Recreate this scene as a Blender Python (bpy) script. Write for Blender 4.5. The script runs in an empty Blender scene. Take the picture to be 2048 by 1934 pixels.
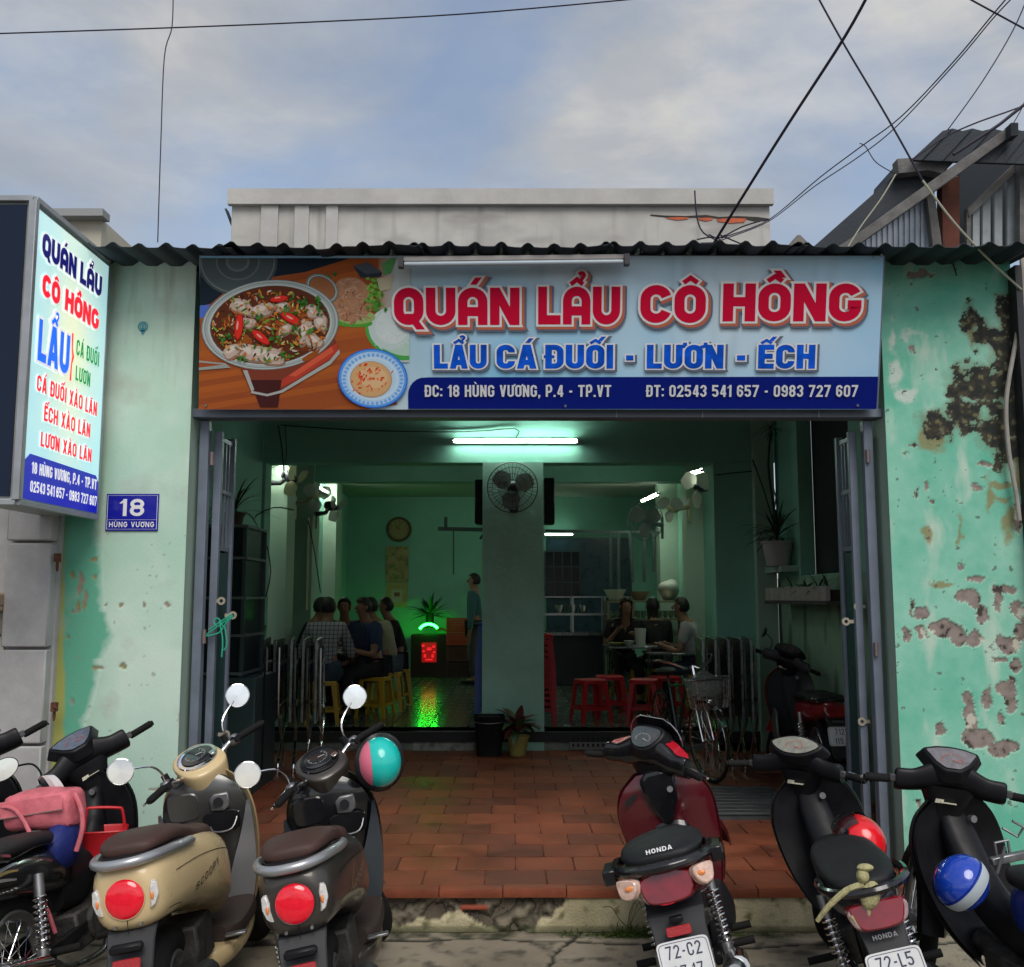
import bpy, math, random, unicodedata
from mathutils import Vector, Matrix, noise
R_ = random.Random(7)
PI = math.pi
rad = math.radians
sc = bpy.context.scene
COL = sc.collection

# ---------------------------------------------------------------- camera, sky, sun, exposure
CAM_H, FPX, CX, CY, PITCH = 1.75, 1963.0, 1024.0, 967.0, rad(6.65)
cam_d = bpy.data.cameras.new('camera'); cam = bpy.data.objects.new('camera', cam_d); COL.objects.link(cam)
cam.location = (0, 0, CAM_H); cam.rotation_euler = (rad(90) + PITCH, 0, 0)
cam_d.sensor_width = 36; cam_d.lens = 36 * FPX / 2048; cam_d.clip_end = 2000; cam_d.clip_start = .05
sc.camera = cam

world = bpy.data.worlds.new('World'); sc.world = world; world.use_nodes = True
wt = world.node_tree; wn, wl = wt.nodes, wt.links
bg = wn['Background']; bg.inputs['Strength'].default_value = .13
sky = wn.new('ShaderNodeTexSky'); sky.sky_type = 'NISHITA'; sky.sun_disc = False
SUN_EL, SUN_ROT = 50, 163
sky.sun_elevation = rad(SUN_EL); sky.sun_rotation = rad(SUN_ROT); sky.dust_density = 2.5; sky.air_density = 1.1
tc = wn.new('ShaderNodeTexCoord')
def wmap(scale, loc=(0, 0, 0), rot=(0, 0, 0)):
    mp = wn.new('ShaderNodeMapping'); mp.inputs['Scale'].default_value = scale; mp.inputs['Location'].default_value = loc
    mp.inputs['Rotation'].default_value = rot; wl.new(tc.outputs['Generated'], mp.inputs['Vector']); return mp
def wnoise(mp, sc_, det, rough, dist=0.0):
    n = wn.new('ShaderNodeTexNoise'); n.inputs['Scale'].default_value = sc_; n.inputs['Detail'].default_value = det
    n.inputs['Roughness'].default_value = rough; n.inputs['Distortion'].default_value = dist
    wl.new(mp.outputs[0], n.inputs['Vector']); return n
def wramp(src, stops):
    r = wn.new('ShaderNodeValToRGB'); cr = r.color_ramp
    while len(cr.elements) < len(stops): cr.elements.new(.5)
    for e, (p, c) in zip(cr.elements, stops): e.position = p; e.color = (*c, 1)
    wl.new(src, r.inputs[0]); return r
n1 = wnoise(wmap((1, 1, 1.9), (3.1, .3, .9), (0, 0, .5)), 2.6, 7, .52, .35)
cover = wramp(n1.outputs['Fac'], [(.38, (.30, .30, .30)), (.60, (1, 1, 1))])
n2 = wnoise(wmap((1, 1, 2.4), (6.4, -.6, 1.9)), 3.4, 8, .56, .2)
ccol = wramp(n2.outputs['Fac'], [(.28, (1.9, 2.1, 2.45)), (.5, (2.7, 2.82, 3.0)), (.68, (4.1, 3.95, 3.65))])
mx = wn.new('ShaderNodeMix'); mx.data_type = 'RGBA'
wl.new(cover.outputs[0], mx.inputs['Factor']); wl.new(sky.outputs[0], mx.inputs[6]); wl.new(ccol.outputs[0], mx.inputs[7])
wl.new(mx.outputs[2], bg.inputs['Color'])

sun_d = bpy.data.lights.new('sun', 'SUN'); sun_d.energy = 1.5; sun_d.angle = rad(35); sun_d.color = (1, .96, .9)
sun = bpy.data.objects.new('sun', sun_d); COL.objects.link(sun)
d_ = Vector((math.sin(rad(SUN_ROT)) * math.cos(rad(SUN_EL)), math.cos(rad(SUN_ROT)) * math.cos(rad(SUN_EL)), math.sin(rad(SUN_EL))))
sun.rotation_euler = d_.to_track_quat('Z', 'Y').to_euler()
vs = sc.view_settings; vs.view_transform = 'Standard'; vs.look = 'None'; vs.gamma = 1; vs.exposure = .42; vs.use_curve_mapping = False
sc.cycles.use_denoising = True; sc.cycles.max_bounces = 8; sc.cycles.sample_clamp_indirect = 4

# ---------------------------------------------------------------- points from pixels at a real depth
def P(u, v, Y):
    px, py = u * 1.0307, v * 1.0307
    X = (px - CX) / FPX; U = (CY - py) / FPX
    c, s = math.cos(PITCH), math.sin(PITCH)
    dy = c - U * s; dz = s + U * c
    k = Y / dy
    return Vector((X * k, Y, CAM_H + dz * k))

# ---------------------------------------------------------------- materials
MATS = {}
def mat(name, c=(.5, .5, .5), rough=.5, metal=0.0, var=0.0, vs_=6.0, bump=0.0, bs=40.0, emit=None, es=0.0, trans=0.0, coat=0.0, spec=.35, attr=False, alpha=1.0):
    if name in MATS: return MATS[name]
    m = bpy.data.materials.new(name); m.use_nodes = True; nt = m.node_tree; b = nt.nodes['Principled BSDF']
    b.inputs['Base Color'].default_value = (*c, 1); b.inputs['Roughness'].default_value = rough; b.inputs['Metallic'].default_value = metal
    b.inputs['Transmission Weight'].default_value = trans; b.inputs['Coat Weight'].default_value = coat; b.inputs['Coat Roughness'].default_value = .08
    b.inputs['Specular IOR Level'].default_value = spec; b.inputs['Alpha'].default_value = alpha
    if emit: b.inputs['Emission Color'].default_value = (*emit, 1); b.inputs['Emission Strength'].default_value = es
    t = nt.nodes.new('ShaderNodeTexCoord')
    src = None
    if attr:
        a = nt.nodes.new('ShaderNodeAttribute'); a.attribute_name = 'Col'; src = a.outputs['Color']
        nt.links.new(src, b.inputs['Base Color'])
        if es: nt.links.new(src, b.inputs['Emission Color']); b.inputs['Emission Strength'].default_value = es
    if var:
        n = nt.nodes.new('ShaderNodeTexNoise'); n.inputs['Scale'].default_value = vs_; n.inputs['Detail'].default_value = 6; n.inputs['Roughness'].default_value = .65
        nt.links.new(t.outputs['Object'], n.inputs['Vector'])
        r = nt.nodes.new('ShaderNodeMapRange'); r.inputs[1].default_value = .3; r.inputs[2].default_value = .7; r.inputs[3].default_value = 1 - var; r.inputs[4].default_value = 1 + var
        nt.links.new(n.outputs['Fac'], r.inputs[0])
        v = nt.nodes.new('ShaderNodeVectorMath'); v.operation = 'SCALE'
        if src: nt.links.new(src, v.inputs[0])
        else: v.inputs[0].default_value = c
        nt.links.new(r.outputs[0], v.inputs['Scale']); nt.links.new(v.outputs[0], b.inputs['Base Color'])
        r2 = nt.nodes.new('ShaderNodeMapRange'); r2.inputs[1].default_value = .3; r2.inputs[2].default_value = .7
        r2.inputs[3].default_value = max(0, rough - .1); r2.inputs[4].default_value = min(1, rough + .12)
        nt.links.new(n.outputs['Fac'], r2.inputs[0]); nt.links.new(r2.outputs[0], b.inputs['Roughness'])
    if bump:
        n = nt.nodes.new('ShaderNodeTexNoise'); n.inputs['Scale'].default_value = bs; n.inputs['Detail'].default_value = 5
        nt.links.new(t.outputs['Object'], n.inputs['Vector'])
        k = nt.nodes.new('ShaderNodeBump'); k.inputs['Strength'].default_value = bump; k.inputs['Distance'].default_value = .01
        nt.links.new(n.outputs['Fac'], k.inputs['Height']); nt.links.new(k.outputs[0], b.inputs['Normal'])
    MATS[name] = m; return m
def emis(name, c, s):
    return mat(name, c, .5, emit=c, es=s)

black_plastic = mat('black_plastic', (.009, .009, .011), .42, spec=.22, var=.25, vs_=9, bump=.05, bs=300)
gloss_black = mat('gloss_black', (.010, .010, .012), .16, coat=.6, var=.2, vs_=5)
dark_grey = mat('dark_grey_plastic', (.030, .031, .034), .45, var=.2, vs_=8, bump=.06, bs=400)
rubber = mat('rubber', (.012, .012, .012), .8, spec=.2, var=.3, vs_=14, bump=.3, bs=120)
chrome = mat('chrome', (.75, .75, .76), .12, 1.0, var=.08, vs_=20)
steel = mat('brushed_steel', (.42, .43, .44), .32, 1.0, var=.2, vs_=8)
alu = mat('cast_alloy', (.30, .30, .31), .42, .9, var=.2, vs_=15)
engine_m = mat('engine_grime', (.05, .048, .045), .6, .5, var=.4, vs_=18, bump=.4, bs=60)
mirror_m = mat('mirror_glass', (.9, .92, .95), .02, 1.0)
red_lens = mat('red_lens', (.62, .006, .018), .12, coat=1, var=.15, vs_=30, emit=(.7, .005, .03), es=.22)  # faint emission added to the colour so the lens looks brighter
red_refl = mat('red_reflector', (.35, .008, .012), .2, coat=.5, bump=.3, bs=300)
dark_red_lens = mat('dark_red_lens', (.20, .006, .012), .14, coat=1, var=.3, vs_=20)
clear_lens = mat('clear_lens', (.62, .60, .58), .15, coat=1, var=.25, vs_=60)
amber = mat('amber_bulb', (.8, .25, .06), .25, coat=1)
white_plate = mat('plate_white', (.66, .67, .68), .45, var=.1, vs_=12)
plate_ink = mat('plate_ink', (.05, .05, .09), .5)
glass_dark = mat('dial_glass', (.02, .022, .025), .08, coat=1)
white_p = mat('white_print', (.75, .75, .75), .6, spec=.1)

# ---------------------------------------------------------------- mesh builder
class MB:
    def __init__(s, T=None): s.v = []; s.f = []; s.m = []; s.c = []; s.cur = 0; s.col = (1, 1, 1); s.T = T
    def add(s, vs, fs):
        n = len(s.v)
        if s.T is not None: vs = [s.T @ Vector(v) for v in vs]
        s.v += [tuple(v) for v in vs]
        for f in fs: s.f.append([i + n for i in f]); s.m.append(s.cur); s.c.append(s.col)
        return s
    def box(s, c, d, rot=None):
        hx, hy, hz = d[0] / 2, d[1] / 2, d[2] / 2
        vs = [Vector((x * hx, y * hy, z * hz)) for x in (-1, 1) for y in (-1, 1) for z in (-1, 1)]
        if rot is not None: vs = [rot @ v for v in vs]
        c = Vector(c)
        return s.add([v + c for v in vs], [(0, 1, 3, 2), (4, 6, 7, 5), (0, 4, 5, 1), (2, 3, 7, 6), (0, 2, 6, 4), (1, 5, 7, 3)])
    def bar(s, a, b, w, h, up=(0, 0, 1)):
        a, b = Vector(a), Vector(b); d = b - a; L = d.length; z = d.normalized(); u = Vector(up)
        if abs(z.dot(u)) > .95: u = Vector((0, 1, 0))
        x = z.cross(u).normalized(); y = z.cross(x)
        M = Matrix((x, y, z)).transposed()
        return s.box((a + b) / 2, (w, h, L), M)
    def loft(s, rings, cap=True, closed=True):
        n = len(rings[0]); vs = [p for r in rings for p in r]; fs = []
        for i in range(len(rings) - 1):
            for j in range(n if closed else n - 1):
                k = (j + 1) % n
                fs.append((i * n + j, i * n + k, (i + 1) * n + k, (i + 1) * n + j))
        if cap: fs.append(tuple(range(n - 1, -1, -1))); fs.append(tuple((len(rings) - 1) * n + j for j in range(n)))
        return s.add(vs, fs)
    def tube(s, path, r, n=8, cap=True, closed=False, smooth=0):
        pts = [Vector(p) for p in path]
        if smooth: pts = cr(pts, smooth, closed)
        N = len(pts); rs = [r] * N if not hasattr(r, '__len__') else list(r)
        if len(rs) != N: rs = [rs[min(len(rs) - 1, int(i / (N - 1) * (len(rs) - 1) + .5))] if not smooth else rs[0] + (rs[-1] - rs[0]) * i / (N - 1) for i in range(N)]
        rings = []; prev = None
        for i in range(N):
            if closed: t = pts[(i + 1) % N] - pts[i - 1]
            else: t = pts[min(i + 1, N - 1)] - pts[max(i - 1, 0)]
            t = t.normalized() if t.length > 1e-9 else Vector((0, 0, 1))
            if prev is None:
                u = Vector((0, 0, 1)) if abs(t.z) < .9 else Vector((1, 0, 0))
                x = t.cross(u).normalized()
            else: x = (prev - t * prev.dot(t)).normalized()
            prev = x; y = t.cross(x)
            rings.append([pts[i] + (x * math.cos(2 * PI * k / n) + y * math.sin(2 * PI * k / n)) * rs[i] for k in range(n)])
        if closed: rings.append(rings[0]); return s.loft(rings, False)
        return s.loft(rings, cap)
    def lathe(s, prof, o, axis=(0, 0, 1), n=24, cap=False, a0=0, a1=2 * PI):
        o = Vector(o); z = Vector(axis).normalized(); u = Vector((0, 0, 1)) if abs(z.z) < .9 else Vector((1, 0, 0))
        x = u.cross(z).normalized(); y = z.cross(x)
        full = abs(a1 - a0 - 2 * PI) < 1e-6
        m = n if full else n + 1
        rings = [[o + z * h + (x * math.cos(a0 + (a1 - a0) * k / n) + y * math.sin(a0 + (a1 - a0) * k / n)) * r for k in range(m)] for r, h in prof]
        return s.loft(rings, cap, full)
    def cyl(s, a, b, r, n=16):
        a, b = Vector(a), Vector(b); L = (b - a).length
        return s.lathe([(r, 0), (r, L)], a, b - a, n, True)
    def ell(s, c, r, n=16, m=10, M=None):
        c = Vector(c); rings = []
        for i in range(m + 1):
            t = -PI / 2 + PI * i / m
            q = max(math.cos(t), 1e-3)
            rings.append([Vector((r[0] * q * math.cos(2 * PI * k / n), r[1] * q * math.sin(2 * PI * k / n), r[2] * math.sin(t))) for k in range(n)])
        if M is not None: rings = [[M @ p for p in rr] for rr in rings]
        return s.loft([[c + p for p in rr] for rr in rings], True)
    def prism(s, pts, o, ux, uy, h, inset=0):
        """polygon pts (2-D) on the frame o, ux, uy, raised h along ux x uy"""
        o, ux, uy = Vector(o), Vector(ux), Vector(uy); n_ = ux.cross(uy).normalized()
        n = len(pts); base = [o + ux * x + uy * y for x, y in pts]
        if inset:
            cx_ = sum(p[0] for p in pts) / n; cy_ = sum(p[1] for p in pts) / n
            top = [o + ux * (cx_ + (x - cx_) * (1 - inset)) + uy * (cy_ + (y - cy_) * (1 - inset)) + n_ * h for x, y in pts]
        else: top = [p + n_ * h for p in base]
        fs = [tuple(range(n, 2 * n)), tuple(range(n - 1, -1, -1))] + [(i, (i + 1) % n, n + (i + 1) % n, n + i) for i in range(n)]
        return s.add(base + top, fs)
    def flat(s, pts, o, ux, uy, z=0):
        o, ux, uy = Vector(o), Vector(ux), Vector(uy); n_ = ux.cross(uy).normalized()
        return s.add([o + ux * x + uy * y + n_ * z for x, y in pts], [tuple(range(len(pts)))])
    def build(s, name, mats, parent=None, ang=38, bevel=0, sub=0, bseg=1):
        me = bpy.data.meshes.new(name); me.from_pydata(s.v, [], s.f)
        if not isinstance(mats, (list, tuple)): mats = [mats]
        for m in mats: me.materials.append(m)
        if len(mats) > 1: me.polygons.foreach_set('material_index', s.m)
        if any(c != (1, 1, 1) for c in s.c):
            ca = me.color_attributes.new('Col', 'FLOAT_COLOR', 'CORNER')
            buf = []
            for p, c in zip(me.polygons, s.c): buf += [*c, 1] * len(p.vertices)
            ca.data.foreach_set('color', buf)
        me.update()
        if ang: me.polygons.foreach_set('use_smooth', [True] * len(me.polygons)); me.set_sharp_from_angle(angle=rad(ang))
        o = bpy.data.objects.new(name, me); COL.objects.link(o)
        if parent is not None: o.parent = parent
        if bevel:
            b = o.modifiers.new('bevel', 'BEVEL'); b.width = bevel; b.segments = bseg; b.limit_method = 'ANGLE'; b.angle_limit = rad(40); b.harden_normals = False
        if sub: q = o.modifiers.new('sub', 'SUBSURF'); q.levels = sub; q.render_levels = sub
        return o

def cr(pts, k, closed=False):
    """Catmull-Rom through pts (any sequences of floats), k steps a span"""
    n = len(pts); out = []
    T = type(pts[0])
    for i in range(n if closed else n - 1):
        a = pts[(i - 1) % n] if closed else pts[max(i - 1, 0)]; b = pts[i]; c = pts[(i + 1) % n]; d = pts[(i + 2) % n] if closed else pts[min(i + 2, n - 1)]
        for j in range(k):
            t = j / k
            q = [.5 * (2 * b[x] + (c[x] - a[x]) * t + (2 * a[x] - 5 * b[x] + 4 * c[x] - d[x]) * t * t + (3 * b[x] - 3 * c[x] + d[x] - a[x]) * t ** 3) for x in range(len(b))]
            out.append(T(q) if T is Vector else tuple(q))
    if not closed: out.append(pts[-1])
    return out
def se(a, b, n=20, e=2.5, cx_=0, cy_=0):
    o = []
    for k in range(n):
        t = 2 * PI * k / n; c, s_ = math.cos(t), math.sin(t)
        o.append((cx_ + a * math.copysign(abs(c) ** (2 / e), c), cy_ + b * math.copysign(abs(s_) ** (2 / e), s_)))
    return o
def body(B, secs, n=22, e=2.6, k=4, flatbot=0):
    """loft along local y; secs = (y, zc, half width, half height[, x])"""
    secs = [tuple(s_) + (0,) * (5 - len(s_)) for s_ in secs]
    S = cr(secs, k)
    B.loft([[Vector((x + s_[4], s_[0], z)) for x, z in se(max(s_[2], .002), max(s_[3], .002), n, e, 0, s_[1])] for s_ in S])
    return S
def side(S, y, z, e=2.6, sgn=1):
    """x of the side surface of a body() at (y, z)"""
    for a, b in zip(S, S[1:]):
        if min(a[0], b[0]) <= y <= max(a[0], b[0]) and a[0] != b[0]:
            t = (y - a[0]) / (b[0] - a[0]); zc, A, Bz = (a[i] + (b[i] - a[i]) * t for i in (1, 2, 3))
            q = min(abs(z - zc) / max(Bz, 1e-4), .98)
            return sgn * A * (1 - q ** e) ** (1 / e)
    return sgn * S[0][2]

def tag(o, label=None, cat=None, group=None, kind=None):
    if label: o['label'] = label
    if cat: o['category'] = cat
    if group: o['group'] = group
    if kind: o['kind'] = kind
    return o
def thing(name, label, cat, loc=(0, 0, 0), rz=0, group=None):
    o = bpy.data.objects.new(name, None); COL.objects.link(o); o.empty_display_size = .1
    o.location = loc; o.rotation_euler = (0, 0, rz)
    return tag(o, label, cat, group)
def clone(root, loc=None, rz=None, label=None):
    r = root.copy(); COL.objects.link(r)
    if loc is not None: r.location = loc
    if rz is not None: r.rotation_euler = (r.rotation_euler[0], r.rotation_euler[1], rz)
    if label: r['label'] = label
    for ch in list(root.children):
        c = ch.copy(); COL.objects.link(c); c.parent = r
        for g in ch.children:
            d = g.copy(); COL.objects.link(d); d.parent = c
    return r

# ---------------------------------------------------------------- a bold stroke alphabet (signs, plates, badges)
def arc(cx_, cy_, rx, ry, a0, a1, n=8):
    return [(cx_ + rx * math.cos(rad(a0 + (a1 - a0) * i / n)), cy_ + ry * math.sin(rad(a0 + (a1 - a0) * i / n))) for i in range(n + 1)]
def glyph(ch, W, t, rnd=False):
    """-> width, list of ('r', pts, closed) ribbons and ('d', x0, y0, x1, y1, horizontal width)"""
    a = t / 2; r = (W - t) / 2; q = min(r, .32); m = .5 + .02
    O = lambda: [('r', arc(W - a - q, 1 - a - q, q, q, 0, 90, 6) + arc(a + q, 1 - a - q, q, q, 90, 180, 6) + arc(a + q, a + q, q, q, 180, 270, 6) + arc(W - a - q, a + q, q, q, 270, 360, 6), True)]
    V = lambda x, y0=0, y1=1: ('r', [(x, y0), (x, y1)], False)
    Hh = lambda y, x0, x1: ('r', [(x0, y), (x1, y)], False)
    if ch == 'I' : return t, [V(a)]
    if ch == '1': return t + .14, [V(t / 2 + .14), ('d', 0.02, .74, .2, .93, t * .8)]
    if ch in ' ': return W * .45, []
    if ch == '-': return W * .62, [Hh(.45, .04, W * .62 - .04)]
    if ch == '.': return t, [V(a, 0, t)]
    if ch == ',': return t, [V(a, 0, t), ('d', t * .25, -.14, t * .6, .02, t * .5)]
    if ch == ':': return t, [V(a, .05, t + .05), V(a, .55, .55 + t)]
    if ch == 'O' or ch == '0': return W, O()
    if ch == 'Q': return W, O() + [('d', W * .9, -.12, W * .52, .3, t * .9)]
    if ch == 'U': return W, [('r', [(a, 1)] + arc(a + q, a + q, q, q, 180, 270, 6) + arc(W - a - q, a + q, q, q, 270, 360, 6) + [(W - a, 1)], False)]
    ye = .66 + (t - .17) * .5
    def topa(y): return ([(W - a, y)], 0) if y < 1 - a - q else ([], math.degrees(math.asin(min(.9, (y - (1 - a - q)) / q))))
    if ch == 'C': return W, [('r', topa(ye)[0] + arc(W - a - q, 1 - a - q, q, q, topa(ye)[1], 90, 6) + arc(a + q, 1 - a - q, q, q, 90, 180, 6) + arc(a + q, a + q, q, q, 180, 270, 6) + arc(W - a - q, a + q, q, q, 270, 360 - topa(ye)[1], 6) + [(x, 1 - y) for x, y in topa(ye)[0]], False)]
    if ch == 'G': return W, [('r', topa(ye + .03)[0] + arc(W - a - q, 1 - a - q, q, q, topa(ye + .03)[1], 90, 6) + arc(a + q, 1 - a - q, q, q, 90, 180, 6) + arc(a + q, a + q, q, q, 180, 270, 6) + arc(W - a - q, a + q, q, q, 270, 360, 5) + [(W - a, .46 - (t - .17) * .3), (W * .58, .46 - (t - .17) * .3)], False)]
    if ch == 'D': return W, [('r', [(a, a), (a, 1 - a)] + arc(W - a - q, 1 - a - q, q, q, 90, 0, 6) + arc(W - a - q, a + q, q, q, 0, -90, 6) + [(a, a)], False), V(a)]
    if ch == 'P': return W, [V(a), ('r', [(a, 1 - a)] + arc(W - a - min(q, .22), 1 - a - min(q, .22), min(q, .22), .22, 90, 0, 5) + arc(W - a - min(q, .22), .42 + .2, min(q, .22), .2, 0, -90, 5) + [(a, .42)], False)]
    if ch == 'L': return W * .82, [('r', [(a, 1), (a, a), (W * .82, a)], False)]
    if ch == 'H': return W, [V(a), V(W - a), Hh(m, a, W - a)]
    if ch == 'N': return W, [V(a), V(W - a), ('d', a, 1, W - a, 0, t * 1.02)]
    if ch == 'E': return W * .85, [V(a), Hh(1 - a * .95, a, W * .85), Hh(m, a, W * .78), Hh(a * .95, a, W * .85)]
    if ch == 'T': return W, [V(W / 2), Hh(1 - a * .95, 0, W)]
    if ch == 'V': return W, [('d', a, 1, W / 2, 0, t), ('d', W - a, 1, W / 2, 0, t)]
    if ch == 'X': return W, [('d', a, 1, W - a, 0, t), ('d', W - a, 1, a, 0, t)]
    if ch == 'Y': return W, [('d', a, 1, W / 2, .42, t), ('d', W - a, 1, W / 2, .42, t), V(W / 2, 0, .5)]
    if ch == 'A':
        if rnd: return W, [('r', [(a, 0)] + arc(a + q, 1 - a - q, q, q, 180, 90, 6) + arc(W - a - q, 1 - a - q, q, q, 90, 0, 6) + [(W - a, 0)], False), Hh(.36, a, W - a)]
        W *= 1.06
        return W, [('d', a, 0, W / 2 - a * .2, 1, t), ('d', W - a, 0, W / 2 + a * .2, 1, t), Hh(.26, W * .26, W * .74)]
    S = arc(W - a - q, 1 - a - .21, q, .21, -10, 90, 5) + arc(a + q, 1 - a - .2, q, .2, 90, 270, 8)
    if ch in 'S5':
        if ch == '5': return W, [('r', [(W - .03, 1 - a), (a, 1 - a), (a, .56)] + arc(W - a - q, .56 - .24 + .02, q, .24, 90, 0, 5) + arc(W - a - q, a + .2, q, .2, 0, -90, 5) + arc(a + q, a + .2, q, .2, 270, 190, 5), False)]
        return W, [('r', arc(W - a - q, 1 - a - .2, q, .2, 0, 90, 5) + arc(a + q, 1 - a - .2, q, .2, 90, 270, 8)[:-1] + arc(W - a - q, a + .22, q, .22, 90, -90, 8) + arc(a + q, a + .2, q, .2, 270, 180, 5), False)]
    if ch == '2': return W, [('r', arc(a + q, 1 - a - .2, q, .2, 180, 90, 5) + arc(W - a - q, 1 - a - .22, q, .22, 90, -20, 6) + [(a, a), (W, a)], False)]
    if ch == '3': return W, [('r', arc(a + q, 1 - a - .2, q, .2, 180, 90, 5) + arc(W - a - q, 1 - a - .2, q, .2, 90, -90, 8) + [(W * .45, m)], False), ('r', [(W * .45, m)] + arc(W - a - q, a + .22, q, .22, 90, -90, 8) + arc(a + q, a + .2, q, .2, 270, 180, 5), False)]
    if ch == '4': return W, [V(W - a - .06), ('r', [(W, .27), (a * .9, .27)], False), ('d', a, .27, W - a - .1, 1, t * .9)]
    if ch == '6': return W, [('r', arc(W - a - q, 1 - a - .2, q, .2, 0, 90, 5) + arc(a + q, 1 - a - q, q, q, 90, 180, 5) + arc(a + q, a + .24, q, .24, 180, 270, 5) + arc(W - a - q, a + .24, q, .22, 270, 450, 8) + [(a, .56)], False)]
    if ch == '9': return W, [('r', [(W - x, 1 - y) for x, y in glyph('6', W, t)[1][0][1]], False)]
    if ch == '7': return W, [Hh(1 - a * .95, 0, W), ('d', W * .3, 0, W - a, 1 - a, t)]
    if ch == '8': return W, [('r', arc(W / 2, 1 - a - .2, r * .95, .205, 0, 360, 16)[:-1], True), ('r', arc(W / 2, a + .225, r, .23, 0, 360, 16)[:-1], True)]
    return W, [V(a)]
def marks(m, W, t, base):
    k = t * .62; c = W / 2; o = []
    circ = '\u0302' in m
    if circ: o.append(('r', [(c - .17, 1.06), (c, 1.19), (c + .17, 1.06)], False, k * .8))
    x0, y0 = (c + .12, 1.15) if circ else (c, 1.08)
    if '\u0301' in m: o.append(('d', x0 + .02, y0, x0 + .15, y0 + .19, k * 1.1))
    if '\u0300' in m: o.append(('d', x0 + .05, y0, x0 - .08, y0 + .19, k * 1.1))
    if '\u0309' in m: o.append(('r', [(x0 - .07, y0 + .17)] + arc(x0 + .01, y0 + .15, .07, .06, 140, -50, 6) + [(x0 + .0, y0 + .02)], False, k * .62))
    if '\u0306' in m: o.append(('r', arc(c, 1.2, .15, .12, 200, 340, 8), False, k * .8))
    if '\u031b' in m: o.append(('r', [(W - t * .4, .9), (W + .03, .93), (W + .08, 1.0), (W + .07, 1.09)], False, k * .95))
    return o
def ribbon(pts, w, closed, ext=0):
    pts = [Vector((p[0], p[1])) for p in pts]; q = [pts[0]]
    for p in pts[1:]:
        if (p - q[-1]).length > 1e-4: q.append(p)
    pts = q; n = len(pts)
    if closed and (pts[0] - pts[-1]).length < 1e-4: pts.pop(); n -= 1
    if not closed and ext:
        d = (pts[0] - pts[1]).normalized(); pts[0] = pts[0] + d * ext
        d = (pts[-1] - pts[-2]).normalized(); pts[-1] = pts[-1] + d * ext
    L, Rr = [], []
    for i in range(n):
        a = pts[i - 1] if (closed or i) else None; c = pts[(i + 1) % n] if (closed or i < n - 1) else None
        if a is None: nn = (c - pts[i]).normalized(); nrm = Vector((-nn.y, nn.x)); k = 1
        elif c is None: nn = (pts[i] - a).normalized(); nrm = Vector((-nn.y, nn.x)); k = 1
        else:
            d1 = (pts[i] - a).normalized(); d2 = (c - pts[i]).normalized(); n1_ = Vector((-d1.y, d1.x)); n2_ = Vector((-d2.y, d2.x))
            nrm = (n1_ + n2_); nrm = nrm.normalized() if nrm.length > 1e-3 else n1_; k = 1 / max(nrm.dot(n1_), .45)
        L.append(pts[i] + nrm * w / 2 * k); Rr.append(pts[i] - nrm * w / 2 * k)
    return L, Rr
def text(B, s_, o, ux, uy, h, width=None, cw=.5, t=.17, sp=.08, grow=0, z=0, align='l', rnd=False, mapf=None, slant=0):
    """writes s_ as flat strokes on the frame o, ux, uy: h tall, fitted to width"""
    o, ux, uy = Vector(o), Vector(ux).normalized(), Vector(uy).normalized(); nn = ux.cross(uy)
    items = []; x = 0
    for ch in unicodedata.normalize('NFD', s_.replace('Đ', '\u0110')):
        if ch in '\u0301\u0300\u0309\u0302\u0306\u031b':
            items[-1][3].append(ch); continue
        bar_ = ch == '\u0110'
        wch, g = glyph('D' if bar_ else ch, cw, t, rnd)
        if ch == 'I': wch = t
        if bar_: g = g + [('r', [(-.05, .5), (cw * .5, .5)], False, t * .55)]
        items.append([x, wch, g, []]); x += wch + sp
    tot = x - sp; kx = width / (tot * h) if width else 1
    off = -tot / 2 if align == 'c' else 0
    zi = 0
    for x0, wch, g, mk in items:
        for st in g + marks(mk, wch, t, None):
            zi = (zi + 1) % 7; dz = z + zi * .00012
            if st[0] == 'r':
                w = (st[3] if len(st) > 3 else t) + 2 * grow
                L, Rr = ribbon(st[1], w, st[2], grow); n = len(L); pts = L + Rr
                fs = [(i, n + i, n + (i + 1) % n, (i + 1) % n) for i in range(n if st[2] else n - 1)]
            else:
                _, xa, ya, xb, yb, hw = st
                if ya > yb: xa, ya, xb, yb = xb, yb, xa, ya
                sl = (xb - xa) / (yb - ya); e = grow; hw2 = hw / 2 + grow * math.sqrt(1 + sl * sl)
                xa -= sl * e; ya -= e; xb += sl * e; yb += e
                pts = [(xa - hw2, ya), (xa + hw2, ya), (xb + hw2, yb), (xb - hw2, yb)]; fs = [(0, 1, 2, 3)]
            V3 = []
            for p in pts:
                X = (p[0] + x0 + off + slant * p[1]) * h * kx; Y = p[1] * h
                V3.append(mapf(X, Y, dz) if mapf else o + ux * X + uy * Y + nn * dz)
            B.add(V3, fs)
    return B
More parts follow.
